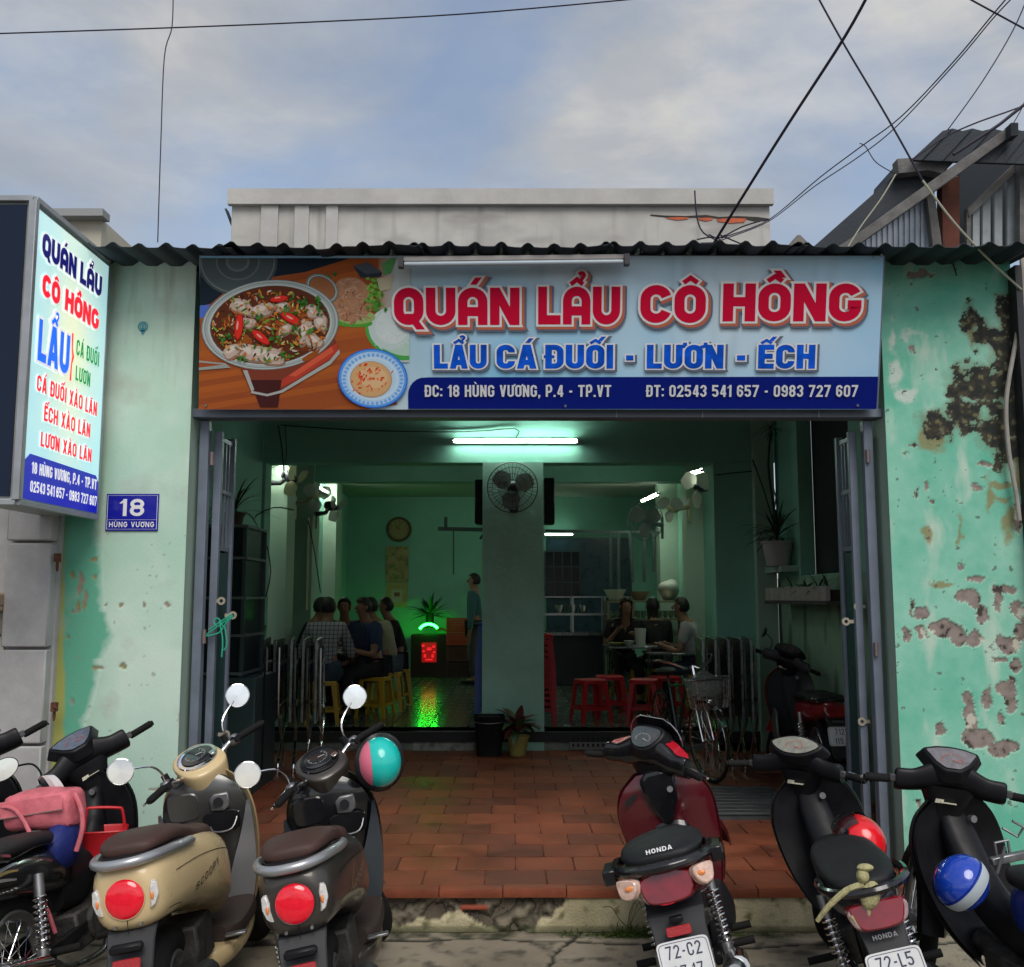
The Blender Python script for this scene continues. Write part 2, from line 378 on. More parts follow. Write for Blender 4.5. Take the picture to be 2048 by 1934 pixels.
# ================================================================ SETTING
def UVd(X, Y, Z):
    """display position (1987 wide) of a point, used to place stains where the wall has them"""
    c, s = math.cos(PITCH), math.sin(PITCH); z = Z - CAM_H
    d = Y * c + z * s; U = z * c - Y * s
    return (CX + FPX * X / d) / 1.0307, (CY - FPX * U / d) / 1.0307
def nz(x, y, z=0, k=1): return noise.noise(Vector((x * k, y * k, z)))
def fbm(x, y, s=1.0, o=4, z=0.0):
    v = 0; a = .5
    for i in range(o): v += a * noise.noise(Vector((x * s, y * s, z + i * 7.3))); s *= 2.1; a *= .55
    return v
def mixc(a, b, t): t = max(0, min(1, t)); return tuple(a[i] + (b[i] - a[i]) * t for i in range(3))
def grid_wall(name, o, ux, uy, W, H, step, fn, m, parent=None, kind='structure'):
    """a wall sheet of small cells; fn(x, y) -> (colour, relief along the normal)"""
    o, ux, uy = Vector(o), Vector(ux), Vector(uy); nn = ux.cross(uy).normalized()
    nx = max(2, int(W / step)); ny = max(2, int(H / step)); vs = []; cs = []
    for j in range(ny + 1):
        for i in range(nx + 1):
            x = W * i / nx; y = H * j / ny; c, d = fn(x, y)
            vs.append(o + ux * x + uy * y + nn * d); cs += [*c, 1]
    fs = [(j * (nx + 1) + i, j * (nx + 1) + i + 1, (j + 1) * (nx + 1) + i + 1, (j + 1) * (nx + 1) + i) for j in range(ny) for i in range(nx)]
    me = bpy.data.meshes.new(name); me.from_pydata([tuple(v) for v in vs], [], fs)
    ca = me.color_attributes.new('Col', 'FLOAT_COLOR', 'POINT'); ca.data.foreach_set('color', cs)
    me.materials.append(m); me.polygons.foreach_set('use_smooth', [True] * len(me.polygons)); me.update()
    ob = bpy.data.objects.new(name, me); COL.objects.link(ob)
    if parent is not None: ob.parent = parent
    elif kind: ob['kind'] = kind
    return ob
def struct(o): o['kind'] = 'structure'; return o

YF = 5.69            # face of the street wall
ZP = .22             # patio floor
ZI = .415            # dining room floor
YI = 10.16           # inner wall
YB = 17.3            # back wall
painted = mat('painted_render', attr=True, rough=.75, bump=.12, bs=55)
mint_in = mat('mint_paint_inside', (.22, .50, .40), .62, var=.10, vs_=1.6, bump=.12, bs=30)
mint_pale = mat('mint_paint_pale', (.34, .47, .39), .65, var=.10, vs_=1.2, bump=.15, bs=26)
greyblue_post = mat('grey_metal_paint', (.16, .19, .24), .45, .2, var=.15, vs_=5)
conc_white = mat('white_render', (.46, .45, .43), .85, var=.14, vs_=2.2, bump=.25, bs=18)
white_wall = mat('old_white_wall', (.42, .41, .405), .8, var=.2, vs_=3.5, bump=.2, bs=25)
dark_roof = mat('dark_roof_sheet', (.028, .036, .046), .6, .1, var=.35, vs_=4, bump=.2, bs=30)

# ground: one wide sheet with a worn concrete pavement near the step
asph = mat('road_surface', (.085, .08, .075), .9, var=.3, vs_=1.5, bump=.5, bs=60)
B = MB(); B.add([(-300, -300, -.02), (300, -300, -.02), (300, 300, -.02), (-300, 300, -.02)], [(0, 1, 2, 3)]); struct(B.build('ground', asph))
def pave(x, y):
    n = fbm(x, y, 1.6, 5); f = fbm(x, y, 9, 4, 3)
    c = mixc((.20, .17, .125), (.33, .29, .22), .5 + n * 1.5); c = mixc(c, (.10, .09, .07), (f - .08) * 5)
    Y = 1.5 + y; d = 0
    crack = abs(Y - 5.25 - .05 * math.sin(x * 2.1) - .06 * nz(x * 3, 0)); c2 = abs(x - 4.02 - .25 * nz(y * 2, 4.0) - (y - 3) * .35)
    if crack < .016 or c2 < .012: c = (.03, .03, .022); d = -.01
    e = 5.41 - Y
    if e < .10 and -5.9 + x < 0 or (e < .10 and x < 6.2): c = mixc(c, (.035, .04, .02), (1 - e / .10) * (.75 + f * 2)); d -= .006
    return c, d + n * .006
pv_m = mat('pavement_concrete', attr=True, rough=.85, bump=.5, bs=70)
struct(grid_wall('pavement', (-4, 1.5, .003), (1, 0, 0), (0, 1, 0), 8, 4.25, .02, pave, pv_m))

# the step up to the patio, with its plaster broken away in front of the doorway
YS = 5.41
def step_face(x, z):
    X = -2.6 + x; u, v = UVd(X, YS, z)
    n = fbm(X, z, 4, 5); f = fbm(X, z, 14, 4, 9)
    c = mixc((.30, .27, .16), (.52, .46, .30), .5 + n * 1.4); c = mixc(c, (.15, .14, .07), (f - .16) * 3.5)
    d = n * .006
    top = 1818
    pts = [(700, 1800), (780, 1795), (830, 1785), (870, 1775), (905, 1772), (950, 1800), (985, 1822), (1000, 1845), (1010, 1845), (1020, 1818), (1050, 1790), (1085, 1766), (1100, 1745), (1105, 1700)]
    for (ua, va), (ub, vb) in zip(pts, pts[1:]):
        if ua <= u <= ub: top = va + (vb - va) * (u - ua) / (ub - ua); break
    else: top = -1e4 if u > 1100 else 1790
    if v + nz(u * .05, v * .05, 2) * 12 < top:
        g = fbm(X, z, 9, 5, 20); c = mixc((.03, .027, .02), (.19, .165, .12), .25 + g * 3.2); d = -.035 + g * .07
        if 895 < u < 945 and 1758 < v < 1770: c = (.30, .07, .04); d = -.01
    elif v < top + 5: d -= .008
    cr_ = abs(u - 1010 - 6 * nz(v * .03, 1.0))
    if cr_ < 2 and v > 1800: c = (.02, .02, .015); d = -.02
    if abs(u - 1620 - 5 * nz(v * .05, 5.)) < 1.5 and v > 1780: c = (.05, .045, .03); d = -.006
    if z < .03: c = mixc(c, (.04, .05, .02), .8 - z * 12)
    return c, d
st = grid_wall('step_front', (-2.6, YS, 0), (1, 0, 0), (0, 0, 1), 4.79, ZP - .045, .009, step_face, mat('old_plaster', attr=True, rough=.9, bump=.5, bs=80))
B = MB(); B.box((.06, 7.93, .085), (5.3, 4.46, .17)); B.box((-.205, 5.575, .083), (4.78, .25, .166)); struct(B.build('patio_slab', mat('mortar', (.13, .105, .08), .95, var=.3, vs_=10, bump=.5, bs=60)))

# patio floor of terracotta tiles, laid half over half
tile_ms = [mat('terracotta_%d' % i, c, .44, var=.45, vs_=2.4, bump=.25, bs=35) for i, c in enumerate([(.215, .058, .027), (.19, .053, .026), (.235, .065, .030), (.155, .046, .025)])]
pf = MB(); pf.box((.06, 7.93, .1925), (5.3, 4.46, .045)); pf.box((-.205, 5.575, .1915), (4.78, .25, .044)); pfo = struct(pf.build('patio_floor', mat('dark_mortar', (.10, .045, .03), .95, var=.3, vs_=12, bump=.5, bs=70)))
for m_ in tile_ms:
    nt_ = m_.node_tree; gm = nt_.nodes.new('ShaderNodeNewGeometry')
    for nd in nt_.nodes:
        if nd.type == 'TEX_NOISE': nt_.links.new(gm.outputs['Position'], nd.inputs['Vector'])
tw, td, gp = .337, .292, .0055
tmesh = []
for m_ in tile_ms:
    b = MB(); b.prism(se(tw / 2 - gp / 2, td / 2 - gp / 2, 12, 14), (0, 0, 0), (1, 0, 0), (0, 1, 0), .008)
    o = b.build('tile', m_, pfo); tmesh.append(o.data); bpy.data.objects.remove(o)
nrow = 16
for r in range(nrow):
    y = YS + .05 + td * (r + .5)
    for c in range(-8, 9):
        x = .02 + (c + (.5 if r % 2 else 0)) * tw
        if x < -2.5 or x > (2.68 if r else 2.08): continue
        o = bpy.data.objects.new('tile', R_.choice(tmesh)); COL.objects.link(o); o.parent = pfo
        o.location = (x + R_.uniform(-.002, .002), y, .2155 + R_.uniform(-.0008, .0008)); o.rotation_euler = (R_.uniform(-.0025, .0025), R_.uniform(-.0025, .0025), R_.uniform(-.006, .006) + (PI if R_.random() < .5 else 0))
for c in range(-8, 9):                                        # nosing tiles along the edge
    x = .12 + c * tw
    if x < -2.4 or x > 2.1: continue
    b = MB(); b.prism([(0, 0), (.075, 0), (.075, -.01), (.018, -.014), (.014, -.046), (0, -.046), (-.004, -.02)][::-1], (x - tw / 2 + gp / 2, YS - .012, ZP + .004), (0, 1, 0), (0, 0, 1), tw - gp)
    o = b.build('nosing_tile', R_.choice(tile_ms[:3]), pfo); o.location.z = R_.uniform(-.002, .002)

# street walls
def ell_field(u, v, L, k=1.0):
    best = -9
    for e in L:
        du = (u - e[0]) / e[2]; dv = (v - e[1]) / e[3]; q = 1 - math.sqrt(du * du + dv * dv)
        if q > best: best = q
    return best
MOLD = [(1967, 588, 32, 45), (1915, 640, 36, 28), (1956, 659, 38, 60), (1897, 734, 58, 36), (1949, 734, 50, 44), (1867, 801, 42, 32), (1812, 812, 32, 26), (1941, 823, 42, 54), (1978, 780, 30, 95), (1965, 870, 34, 38), (1882, 615, 14, 32), (1838, 822, 20, 26)]
PEEL = [(1785, 527, 22, 7), (1793, 518, 9, 6), (1772, 672, 5, 6), (1911, 894, 15, 6), (1897, 940, 9, 5), (1789, 1184, 16, 14), (1758, 1225, 8, 15), (1785, 1221, 10, 15), (1836, 1212, 34, 16), (1861, 1229, 17, 17), (1890, 1237, 14, 17), (1878, 1150, 24, 10), (1890, 1162, 14, 14), (1904, 1186, 12, 20), (1936, 1155, 8, 28), (1950, 1140, 22, 8), (1975, 1178, 13, 20), (1955, 1243, 25, 15), (1981, 1218, 10, 22), (1940, 1271, 14, 6), (1970, 1282, 12, 15), (1824, 1409, 9, 11), (1878, 1363, 14, 28), (1887, 1394, 15, 18), (1898, 1425, 30, 22), (1944, 1446, 28, 16), (1915, 1346, 7, 24), (1945, 1328, 14, 14), (1962, 1340, 12, 34), (1941, 1389, 7, 13), (1785, 1551, 6, 8), (1786, 1573, 10, 6), (1767, 1172, 4, 16), (1895, 1118, 22, 7), (1976, 1000, 10, 30), (1755, 755, 6, 3), (1770, 860, 8, 4), (1800, 940, 4, 12), (1780, 950, 3, 11), (1804, 968, 5, 5), (1863, 1095, 6, 6)]
OCH = [(1800, 1028, 12, 18), (1863, 1022, 7, 34), (1918, 960, 9, 40), (1940, 935, 30, 8), (1945, 960, 26, 7), (1960, 1010, 18, 42), (1975, 900, 16, 70), (1825, 1128, 30, 6), (1800, 850, 40, 22), (1755, 1685, 26, 40), (1815, 1710, 50, 40), (1885, 640, 9, 30)]
CH = 1; WHT = [(1738, 700, 16, 50), (1732, 650, 8, 40), (1765, 640, 30, 14), (1750, 760, 26, 14)]
def right_wall(x, z):
    X = 2.195 + x; u, v = UVd(X, YF, z)
    n = fbm(X, z, 1.5, 5); f = fbm(X, z, 9, 5, 4); w = fbm(X, z * .35, 6, 4, 12)
    c = mixc((.12, .45, .32), (.28, .58, .45), .45 + n * 1.7 + f * .5)
    c = mixc(c, (.44, .60, .49), (w - .12) * 3.5)
    q = ell_field(u, v, WHT) + f * 1.8
    if q > .1: c = mixc(c, (.50, .60, .53), (q - .1) * 1.6)
    d = n * .003
    uu = u + 16 * fbm(X, z, 10, 4, 30) + 4 * nz(u * .3, v * .3, 1); vv = v + 16 * fbm(X, z, 10, 4, 40) + 4 * nz(u * .3, v * .3, 8)
    q = ell_field(uu, vv, OCH) + f * .8
    if q > 0: c = mixc(c, (.25, .17, .045), min(.75, q * 1.7))
    q = ell_field(uu, vv, PEEL)
    if q > 0:
        g = fbm(X, z, 18, 3, 60); c = mixc((.27, .225, .20), (.19, .15, .13), .4 + g * 3); d = -.006
        if g > .22: c = (.05, .04, .035)
        if f > .26: c = (.5, .48, .4)
    elif q > -.14: c = mixc(c, (.36, .58, .45), .6); d = .0015
    q = ell_field(uu, vv, MOLD); g = fbm(X, z, 22, 4, 50)
    if q + f * 1.5 > .10 and g < .23: c = mixc((.014, .018, .016), (.075, .06, .035), .15 + g * 2.0 + (.35 if q < .25 else 0)); d = -.001
    elif q > -.35: c = mixc(c, (.14, .13, .06), (q + .35) * 1.2 + f)
    if z < .55:
        k = (.55 - z) / .55 + f; c = mixc(c, (.12, .13, .06), (k - .25) * 1.3)
    if g > .30 and f > .12: c = mixc(c, (.09, .10, .07), .8)
    edge = (.09, .20, .15)
    return c, d
rw = grid_wall('street_wall_right', (2.195, YF, -.02), (1, 0, 0), (0, 0, 1), .79, 3.78, .0072, right_wall, painted)
def left_wall(x, z):
    X = -2.6 + x; u, v = UVd(X, YF, z)
    n = fbm(X, z, 1.2, 4, 70); f = fbm(X, z, 8, 5, 74)
    c = mixc((.42, .62, .50), (.57, .71, .61), .5 + n * 1.6 + f * .4)
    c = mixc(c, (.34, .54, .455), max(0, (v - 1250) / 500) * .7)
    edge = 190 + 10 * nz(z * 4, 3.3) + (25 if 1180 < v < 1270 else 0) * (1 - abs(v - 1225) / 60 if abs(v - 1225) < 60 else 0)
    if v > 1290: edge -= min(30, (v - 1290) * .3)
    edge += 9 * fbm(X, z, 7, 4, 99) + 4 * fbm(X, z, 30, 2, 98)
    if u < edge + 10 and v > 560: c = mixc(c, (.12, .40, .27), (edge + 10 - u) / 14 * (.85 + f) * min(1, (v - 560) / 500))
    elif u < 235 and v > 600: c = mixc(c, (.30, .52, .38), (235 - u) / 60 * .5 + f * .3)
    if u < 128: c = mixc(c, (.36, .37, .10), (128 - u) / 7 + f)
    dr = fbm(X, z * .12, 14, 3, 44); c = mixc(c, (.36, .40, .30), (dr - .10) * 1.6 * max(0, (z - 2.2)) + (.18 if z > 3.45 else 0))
    sm = fbm(X, z, 3.2, 4, 91); c = mixc(c, (.40, .43, .36), (sm - .12) * 1.6); sp_ = fbm(X, z, 34, 2, 17)
    if sp_ > .40 and z < 2.2: c = mixc(c, (.25, .26, .2), .7)
    d = n * .003
    uu = u + 8 * fbm(X, z, 12, 3, 30); vv = v + 8 * fbm(X, z, 12, 3, 40)
    q = ell_field(uu, vv, [(155, 1125, 6, 22), (165, 1160, 4, 22), (152, 1170, 5, 12), (184, 1080, 7, 6), (139, 1110, 4, 10), (140, 1355, 3, 9), (240, 1286, 8, 6), (190, 1289, 10, 4), (325, 1165, 7, 5), (280, 1168, 4, 5), (235, 1166, 4, 4), (205, 1168, 4, 3), (130, 1470, 5, 16), (183, 1112, 4, 4), (133, 1230, 4, 4), (300, 1525, 12, 2), (140, 1180, 6, 3), (352, 1390, 5, 14), (358, 1420, 3, 6)])
    if q > 0: c = mixc((.26, .25, .10), (.30, .24, .2), .5 + f * 3); d = -.004
    if z < .5: c = mixc(c, (.16, .18, .10), ((.5 - z) / .5 + f - .35))
    return c, d
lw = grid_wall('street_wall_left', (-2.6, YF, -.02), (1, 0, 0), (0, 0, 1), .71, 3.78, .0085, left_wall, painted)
# bodies of the street walls behind their painted faces, the reveals and the lintel
B = MB(); B.box((-2.245, YF + .17, 1.84), (.70, .30, 3.72)); struct(B.build('wall_body_left', mint_pale, None))
B = MB(); B.box((2.59, YF + .17, 1.84), (.78, .30, 3.72)); struct(B.build('wall_body_right', mint_pale, None))
B = MB(); B.box((.155, YF + .24, 3.29), (4.075, .14, .81)); struct(B.build('door_lintel', mint_in, None))
# patio side walls, inner front wall with two openings and the pillar between them
def gwall(B, x0, x1, y0=5.9, y1=10.15, z0=0):
    zt = lambda y: 3.66 + (y - 5.27) * .078
    a = [(y0, z0), (y1, z0), (y1, zt(y1)), (y0, zt(y0))]
    B.add([(x0, y, z) for y, z in a] + [(x1, y, z) for y, z in a], [(3, 2, 1, 0), (4, 5, 6, 7), (0, 1, 5, 4), (1, 2, 6, 5), (2, 3, 7, 6), (3, 0, 4, 7)])
B = MB(); gwall(B, -2.76, -2.60); struct(B.build('patio_wall_left', mint_in))
def rwall(x, z):
    f = fbm(x, z, 6, 4, 5); n = fbm(x, z * .3, 5, 3, 15)
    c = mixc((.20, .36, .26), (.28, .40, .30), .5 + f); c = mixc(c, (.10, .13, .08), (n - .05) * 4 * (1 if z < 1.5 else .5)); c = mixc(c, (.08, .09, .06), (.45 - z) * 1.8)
    return c, 0
B = MB(); gwall(B, 2.74, 2.88, 5.9, 7.9); B.box((2.81, 8.62, .98), (.14, 1.44, 1.96)); gwall(B, 2.74, 2.88, 9.34, 10.15); gwall(B, 2.742, 2.878, 7.9, 9.34, 3.74); struct(B.build('patio_wall_right', mint_in))
struct(grid_wall('patio_wall_face', (2.735, 10.15, ZP), (0, -1, 0), (0, 0, 1), 4.1, 1.73, .03, rwall, mat('stained_render', attr=True, rough=.8)))
B = MB(); B.box((2.9, 8.62, 2.85), (.03, 1.46, 1.78)); struct(B.build('window_dark_sheet', mat('window_dark', (.012, .016, .02), .8)))  # dark sheet stands in for the unlit space beyond the window opening
wb = MB()
wb.box((.07, YI + .125, 3.83), (5.35, .25, 1.35))                     # above the openings
wb.box((2.415, YI + .125, 1.66), (.63, .25, 3.0))
wb.box((-2.605, YI + .125, 1.66), (.07, .25, 3.0))
struct(wb.build('inner_wall', mint_in))
B = MB(); B.box((2.60, YI - .06, 1.95), (.20, .12, 3.5)); struct(B.build('wall_pilaster', mint_pale))
B = MB(); B.box((.01, YI + .12, 1.60), (.63, .30, 3.115)); struct(B.build('centre_pillar', mat('pillar_paint', (.30, .54, .43), .7, var=.15, vs_=2, bump=.25, bs=20)))
B = MB(); B.box((.02, YI + .31, .30), (5.25, .62, .22)); struct(B.build('inner_step', mat('step_concrete', (.20, .22, .18), .9, var=.25, vs_=6, bump=.4, bs=40)))
# white daub of plaster along the foot of the inner step
# dining room shell
B = MB(); B.box((-.22, 13.8, .36), (5.6, 7.4, .10)); dfo = struct(B.build('dining_floor', mat('dark_grout', (.03, .035, .03), .8)))
ft = mat('glazed_floor_tile', (.075, .105, .085), .21, var=.3, vs_=9, spec=1.0, coat=.5); ft2 = mat('glazed_floor_tile_light', (.13, .16, .125), .21, var=.3, vs_=9, spec=1.0, coat=.5)
fm = []
for m_ in (ft, ft2):
    b = MB(); b.prism(se(.197, .197, 12, 16), (0, 0, 0), (1, 0, 0), (0, 1, 0), .006); o = b.build('floor_tile', m_, dfo); fm.append(o.data); bpy.data.objects.remove(o)
for i in range(14):
    for j in range(17):
        o = bpy.data.objects.new('floor_tile', fm[0 if R_.random() < .65 else 1]); COL.objects.link(o); o.parent = dfo
        o.location = (-2.86 + .2 + i * .4, YI + .30 + .2 + j * .4, ZI - .006); o.rotation_euler = (R_.uniform(-.002, .002), R_.uniform(-.002, .002), 0)
B = MB(); B.box((-2.98, 13.9, 2.0), (.16, 7.4, 3.3)); struct(B.build('dining_wall_left', mint_in))
B = MB(); B.box((-2.73, 11.35, 2.0), (.34, .42, 3.2)); B.box((-2.77, 13.2, 2.0), (.26, .45, 3.2)); B.box((-2.80, 15.3, 2.0), (.2, .5, 3.2)); struct(B.build('wall_pilasters_left', mint_pale))
B = MB(); B.box((2.62, 13.9, 2.0), (.16, 7.4, 3.3)); struct(B.build('dining_wall_right', mint_in))
B = MB(); B.box((2.43, 13.2, 2.0), (.22, .4, 3.2)); B.box((2.40, 15.2, 2.0), (.28, .4, 3.2)); struct(B.build('wall_pilasters_right', mint_pale))
B = MB(); B.box((-.2, YB + .08, 2.0), (5.7, .16, 3.4)); struct(B.build('back_wall', mint_in))
B = MB(); B.box((-.2, 13.9, 3.60), (5.8, 7.4, .14)); struct(B.build('dining_ceiling', mat('ceiling_white', (.40, .44, .38), .8, var=.08, vs_=2)))
B = MB(); B.box((-.2, 13.2, 3.42), (5.4, .25, .24)); struct(B.build('ceiling_beam', mint_in))

# the upper storey set back over the dining room
bld = tag(MB().box((-.12, 13.6, 4.86), (5.70, 7.2, 2.32)).build('upper_storey', conc_white), 'plain off-white rendered upper storey rising behind the corrugated eave', 'building')
B = MB(); B.box((-.12, 9.965, 5.96), (5.76, .07, .17)); B.build('coping_band', conc_white, bld)
def upf(x, z):
    f = fbm(x, z, 3, 5, 33); s = fbm(x, z * .08, 7, 3, 21); h = fbm(x * .25, z, 5, 3, 50)
    c = mixc((.42, .41, .385), (.52, .51, .48), .5 + f * 1.5); c = mixc(c, (.25, .25, .235), (s - .08) * 2.2 * (.3 + z / 2.0)); c = mixc(c, (.33, .32, .30), (h - .12) * 3)
    if abs(z - 1.18 - .03 * nz(x * 2, 1)) < .006 and x < 1.4: c = (.25, .24, .22)
    return c, f * .003
grid_wall('front_render', (-2.965, 9.9975, 4.0), (1, 0, 0), (0, 0, 1), 5.69, 2.0, .02, upf, painted, bld)
for x, w in ((-2.56, .18), (-2.22, .15), (-1.90, .125)):
    B = MB(); B.box((x, 9.982, 4.9), (w, .036, 1.95)); B.build('pilaster_strip', conc_white, bld)
def crack(x, z):
    u, v = UVd(1.4 + x, 9.985, 5.35 + z); f = fbm(x, z, 9, 4, 3)
    return f
B = MB(); pts = []
top = [(1262, 416), (1290, 418), (1330, 419), (1370, 417), (1395, 421), (1430, 419), (1470, 421), (1493, 424)]
bot = [(1493, 428), (1465, 430), (1440, 424), (1400, 425), (1370, 422), (1330, 423), (1290, 422), (1262, 419)]
pts = [P(u, v, 9.995) for u, v in top + bot]
B.add(pts, [tuple(range(len(pts)))]); B.build('crack', mat('crack_dark', (.05, .045, .04), .95), bld)
for (a, b_, c_, d_2) in ((1290, 1338, 421, 427), (1352, 1385, 422, 429), (1390, 1448, 423, 433)):
    B = MB(); q = [P(a, c_ + 2, 9.99), P((a + b_) / 2, c_, 9.99), P(b_, c_ + 1, 9.99), P(b_ - 4, d_2 - 2, 9.99), P((a + b_) / 2, d_2, 9.99), P(a + 4, d_2 - 3, 9.99)]
    B.add(q, [tuple(range(6))]); B.build('exposed_brick', mat('brick_orange', (.50, .12, .06), .9, var=.25, vs_=20), bld)
B = MB(); B.bar(P(440, 408, 10.2), P(452, 440, 10.2), .10, .02); tag(B.build('roof_edge_strip', dark_roof), 'short dark sheet edge poking out left of the white upper storey', 'roof edge')

# ---------------------------------------------------------------- corrugated roof over the patio
roof = thing('patio_roof', 'dark corrugated metal roof sheets projecting over the signboard', 'roof', (0, 0, 0))
def corr(B, X0, X1, Y0, Y1, z0, z1, pitch=.147, amp=.025, seed=0, sag=0):
    n = int((X1 - X0) / pitch * 8); top = []; Ys = [Y0, Y0 + .5, (Y0 + Y1) / 2, Y1]
    rows = []
    for yy in Ys:
        t = (yy - Y0) / (Y1 - Y0); row = []
        for i in range(n + 1):
            x = X0 + (X1 - X0) * i / n; ph = ((x - X0) / pitch) % 1
            w = 0 if ph < .30 else min(1, (ph - .30) / .17) if ph < .62 else max(0, 1 - (ph - .62) / .17) if ph < .79 else 0
            edge = (1 - t) * (.016 * nz(x * 2.3, seed) + .012 * nz(x * 7, seed + 5))
            row.append((x, yy + (.03 * nz(x * 1.1, 3 + seed) if yy == Y0 else 0), z0 + (z1 - z0) * t + amp * w * (1 + .35 * nz(int((x - X0) / pitch) * 1.7, seed)) + edge))
        rows.append(row)
    allr = [[Vector(p) for p in r] for r in rows]
    und = [[p - Vector((0, 0, .003)) for p in r] for r in allr]
    B.loft(allr, False, False); B.loft(und[::-1], False, False)
    B.loft([und[0], allr[0]], False, False)
xs = [-2.72, -1.62, -.55, .52, 1.60, 2.95]
for i in range(5):
    B = MB(); corr(B, xs[i] - .03, xs[i + 1] + .05, 5.30 - .015 * (i % 2), 9.93, 3.696 + .003 * i - (.0 if i < 4 else .005), 4.07 + .003 * i, seed=i * 3)
    B.build('roof_sheet', dark_roof, roof, ang=50)
B = MB(); B.box((.1, 7.6, 3.83), (5.6, .05, .05)); B.build('purlin', dark_roof, roof)

# ---------------------------------------------------------------- neighbours on the left
nb = tag(MB().box((-3.9, 6.2, 1.1), (2.6, 1.1, 4.2)).build('neighbour_wall', white_wall), 'white rendered neighbour wall at the left edge under the lightbox sign', 'wall')
for i, (z0, z1) in enumerate(((-.02, .93), (.945, 1.46), (1.475, 2.06), (2.075, 3.2))):
    B = MB(); B.box((-2.745, 5.62, (z0 + z1) / 2), (.26, .08, z1 - z0)); B.build('pier_block', white_wall, nb, bevel=.008)
B = MB(); B.box((-3.3, 5.58, 1.74), (.86, .14, .075)); B.box((-3.3, 5.60, 1.69), (.86, .10, .03)); B.build('cornice', mat('beige_moulding', (.42, .32, .2), .6, var=.1), nb, bevel=.01)
B = MB(); B.box((-3.3, 5.64, .85), (.84, .02, 1.68)); B.build('mortar_bed', mat('pale_mortar', (.45, .43, .37), .9, var=.1, bump=.3), nb)
stn = [mat('flagstone_%d' % i, c, .8, var=.3, vs_=14, bump=.6, bs=40) for i, c in enumerate([(.13, .125, .11), (.18, .16, .13), (.22, .20, .16)])]
rr = random.Random(3)
for j in range(10):
    for i in range(5):
        cx_ = -3.66 + i * .17 + (j % 2) * .08; cz = .08 + j * .17
        if cx_ > -2.9 or cx_ < -3.7: continue
        n = rr.choice((5, 6, 7)); a0 = rr.random()
        pts = [(.078 * (1 + rr.uniform(-.12, .2)) * math.cos(2 * PI * (k + a0) / n), .078 * (1 + rr.uniform(-.12, .2)) * math.sin(2 * PI * (k + a0) / n)) for k in range(n)]
        B = MB(); B.prism(pts, (cx_, 5.632, cz), (1, 0, 0), (0, 0, 1), .022, .12); B.build('stone', rr.choice(stn), nb)
B = MB(); B.box((-4.9, 8.4, 2.2), (3.3, 1.6, 4.35)); B2 = B.build('neighbour_house', mat('cream_house', (.5, .47, .38), .8, var=.1))
tag(B2, 'cream neighbour house top showing above the lightbox sign', 'building')
B2.location = (P(198, 425, 7.6).x + 3.25, 0, P(198, 425, 7.6).z - 4.375)
B = MB(); B.box((-4.9, 7.56, 4.39), (3.4, .14, .06)); B.build('parapet_cap', mat('cap_grey', (.3, .31, .31), .8), B2)

rust = mat('rust', (.12, .05, .025), .9, var=.4, vs_=30)
for k, (u, v) in enumerate(((110, 1082), (104, 1372))):
    p_ = P(u, v, 5.57); B = MB(); B.box(p_ + Vector((0, .01, 0)), (.03, .03, .05)); B.cyl(p_ + Vector((.0, .0, 0)), p_ + Vector((.03, -.02, -.005)), .006, 8); B.ell(p_ + Vector((0, .012, -.045)), (.010, .004, .035), 8, 6)
    tag(B.build('rusty_bracket', rust), ('upper', 'lower')[k] + ' rusty iron stub on the white pier beside the yellow wall edge', 'bracket')
# ---------------------------------------------------------------- shed with the steep rusty roof on the right
shed = thing('shed', 'weathered shed with steep dark corrugated roof and slatted gable on the right', 'building')
YR = 7.4
light_metal = mat('pale_corrugated_sheet', (.30, .34, .40), .6, .2, var=.2, vs_=5); board_m = mat('weathered_board', (.15, .145, .14), .85, var=.35, vs_=8, bump=.4, bs=30)
def quadp(B, pts, Y, th):
    a = [P(u, v, Y) for u, v in pts]; k = len(a)
    b = [p + Vector((0, th, 0)) for p in a]
    B.add(a + b, [tuple(range(k))[::-1], tuple(range(k, 2 * k))] + [(i, (i + 1) % k, k + (i + 1) % k, k + i) for i in range(k)])
B = MB(); quadp(B, [(1590, 486), (1577, 480), (1738, 338), (1742, 316), (1850, 330), (1826, 352), (1700, 425), (1640, 470), (1625, 486)], YR - .1, .5); B.build('roof_slope', dark_roof, shed)
B = MB(); quadp(B, [(1741, 308), (1775, 306), (1850, 316), (1828, 336), (1800, 330), (1744, 336)], YR - .22, .1); B.build('eave_end', board_m, shed)
B = MB()
for i in range(14):
    t0, t1 = i / 14, (i + 1) / 14
    a0 = (1770 + 63 * 0, 304); 
    e0 = (1829 + (2100 - 1829) * t0, 254 - 5 * abs(math.sin(t0 * 22))); e1 = (1829 + (2100 - 1829) * t1, 254 - 5 * abs(math.sin(t1 * 22)))
    b0 = (1768 + (2050 - 1768) * t0, 310 - 100 * t0 + 110 * t0); b1 = (1768 + (2050 - 1768) * t1, 310 - 100 * t1 + 110 * t1)
    quadp(B, [e0, e1, b1, b0], YR - .3 + .02 * (i % 2), .03)
B.build('upper_roof_sheet', dark_roof, shed, ang=0)
B = MB(); quadp(B, [(1611, 486), (1640, 470), (1827, 337), (1965, 240), (1970, 258), (1832, 358), (1650, 486)], YR - .34, .06); B.build('fascia_board', board_m, shed, bevel=.004)
B = MB(); quadp(B, [(1962, 238), (1976, 238), (1976, 262), (1962, 264)], YR - .42, .1); B.build('beam_end', mat('dark_timber', (.03, .035, .04), .8), shed)
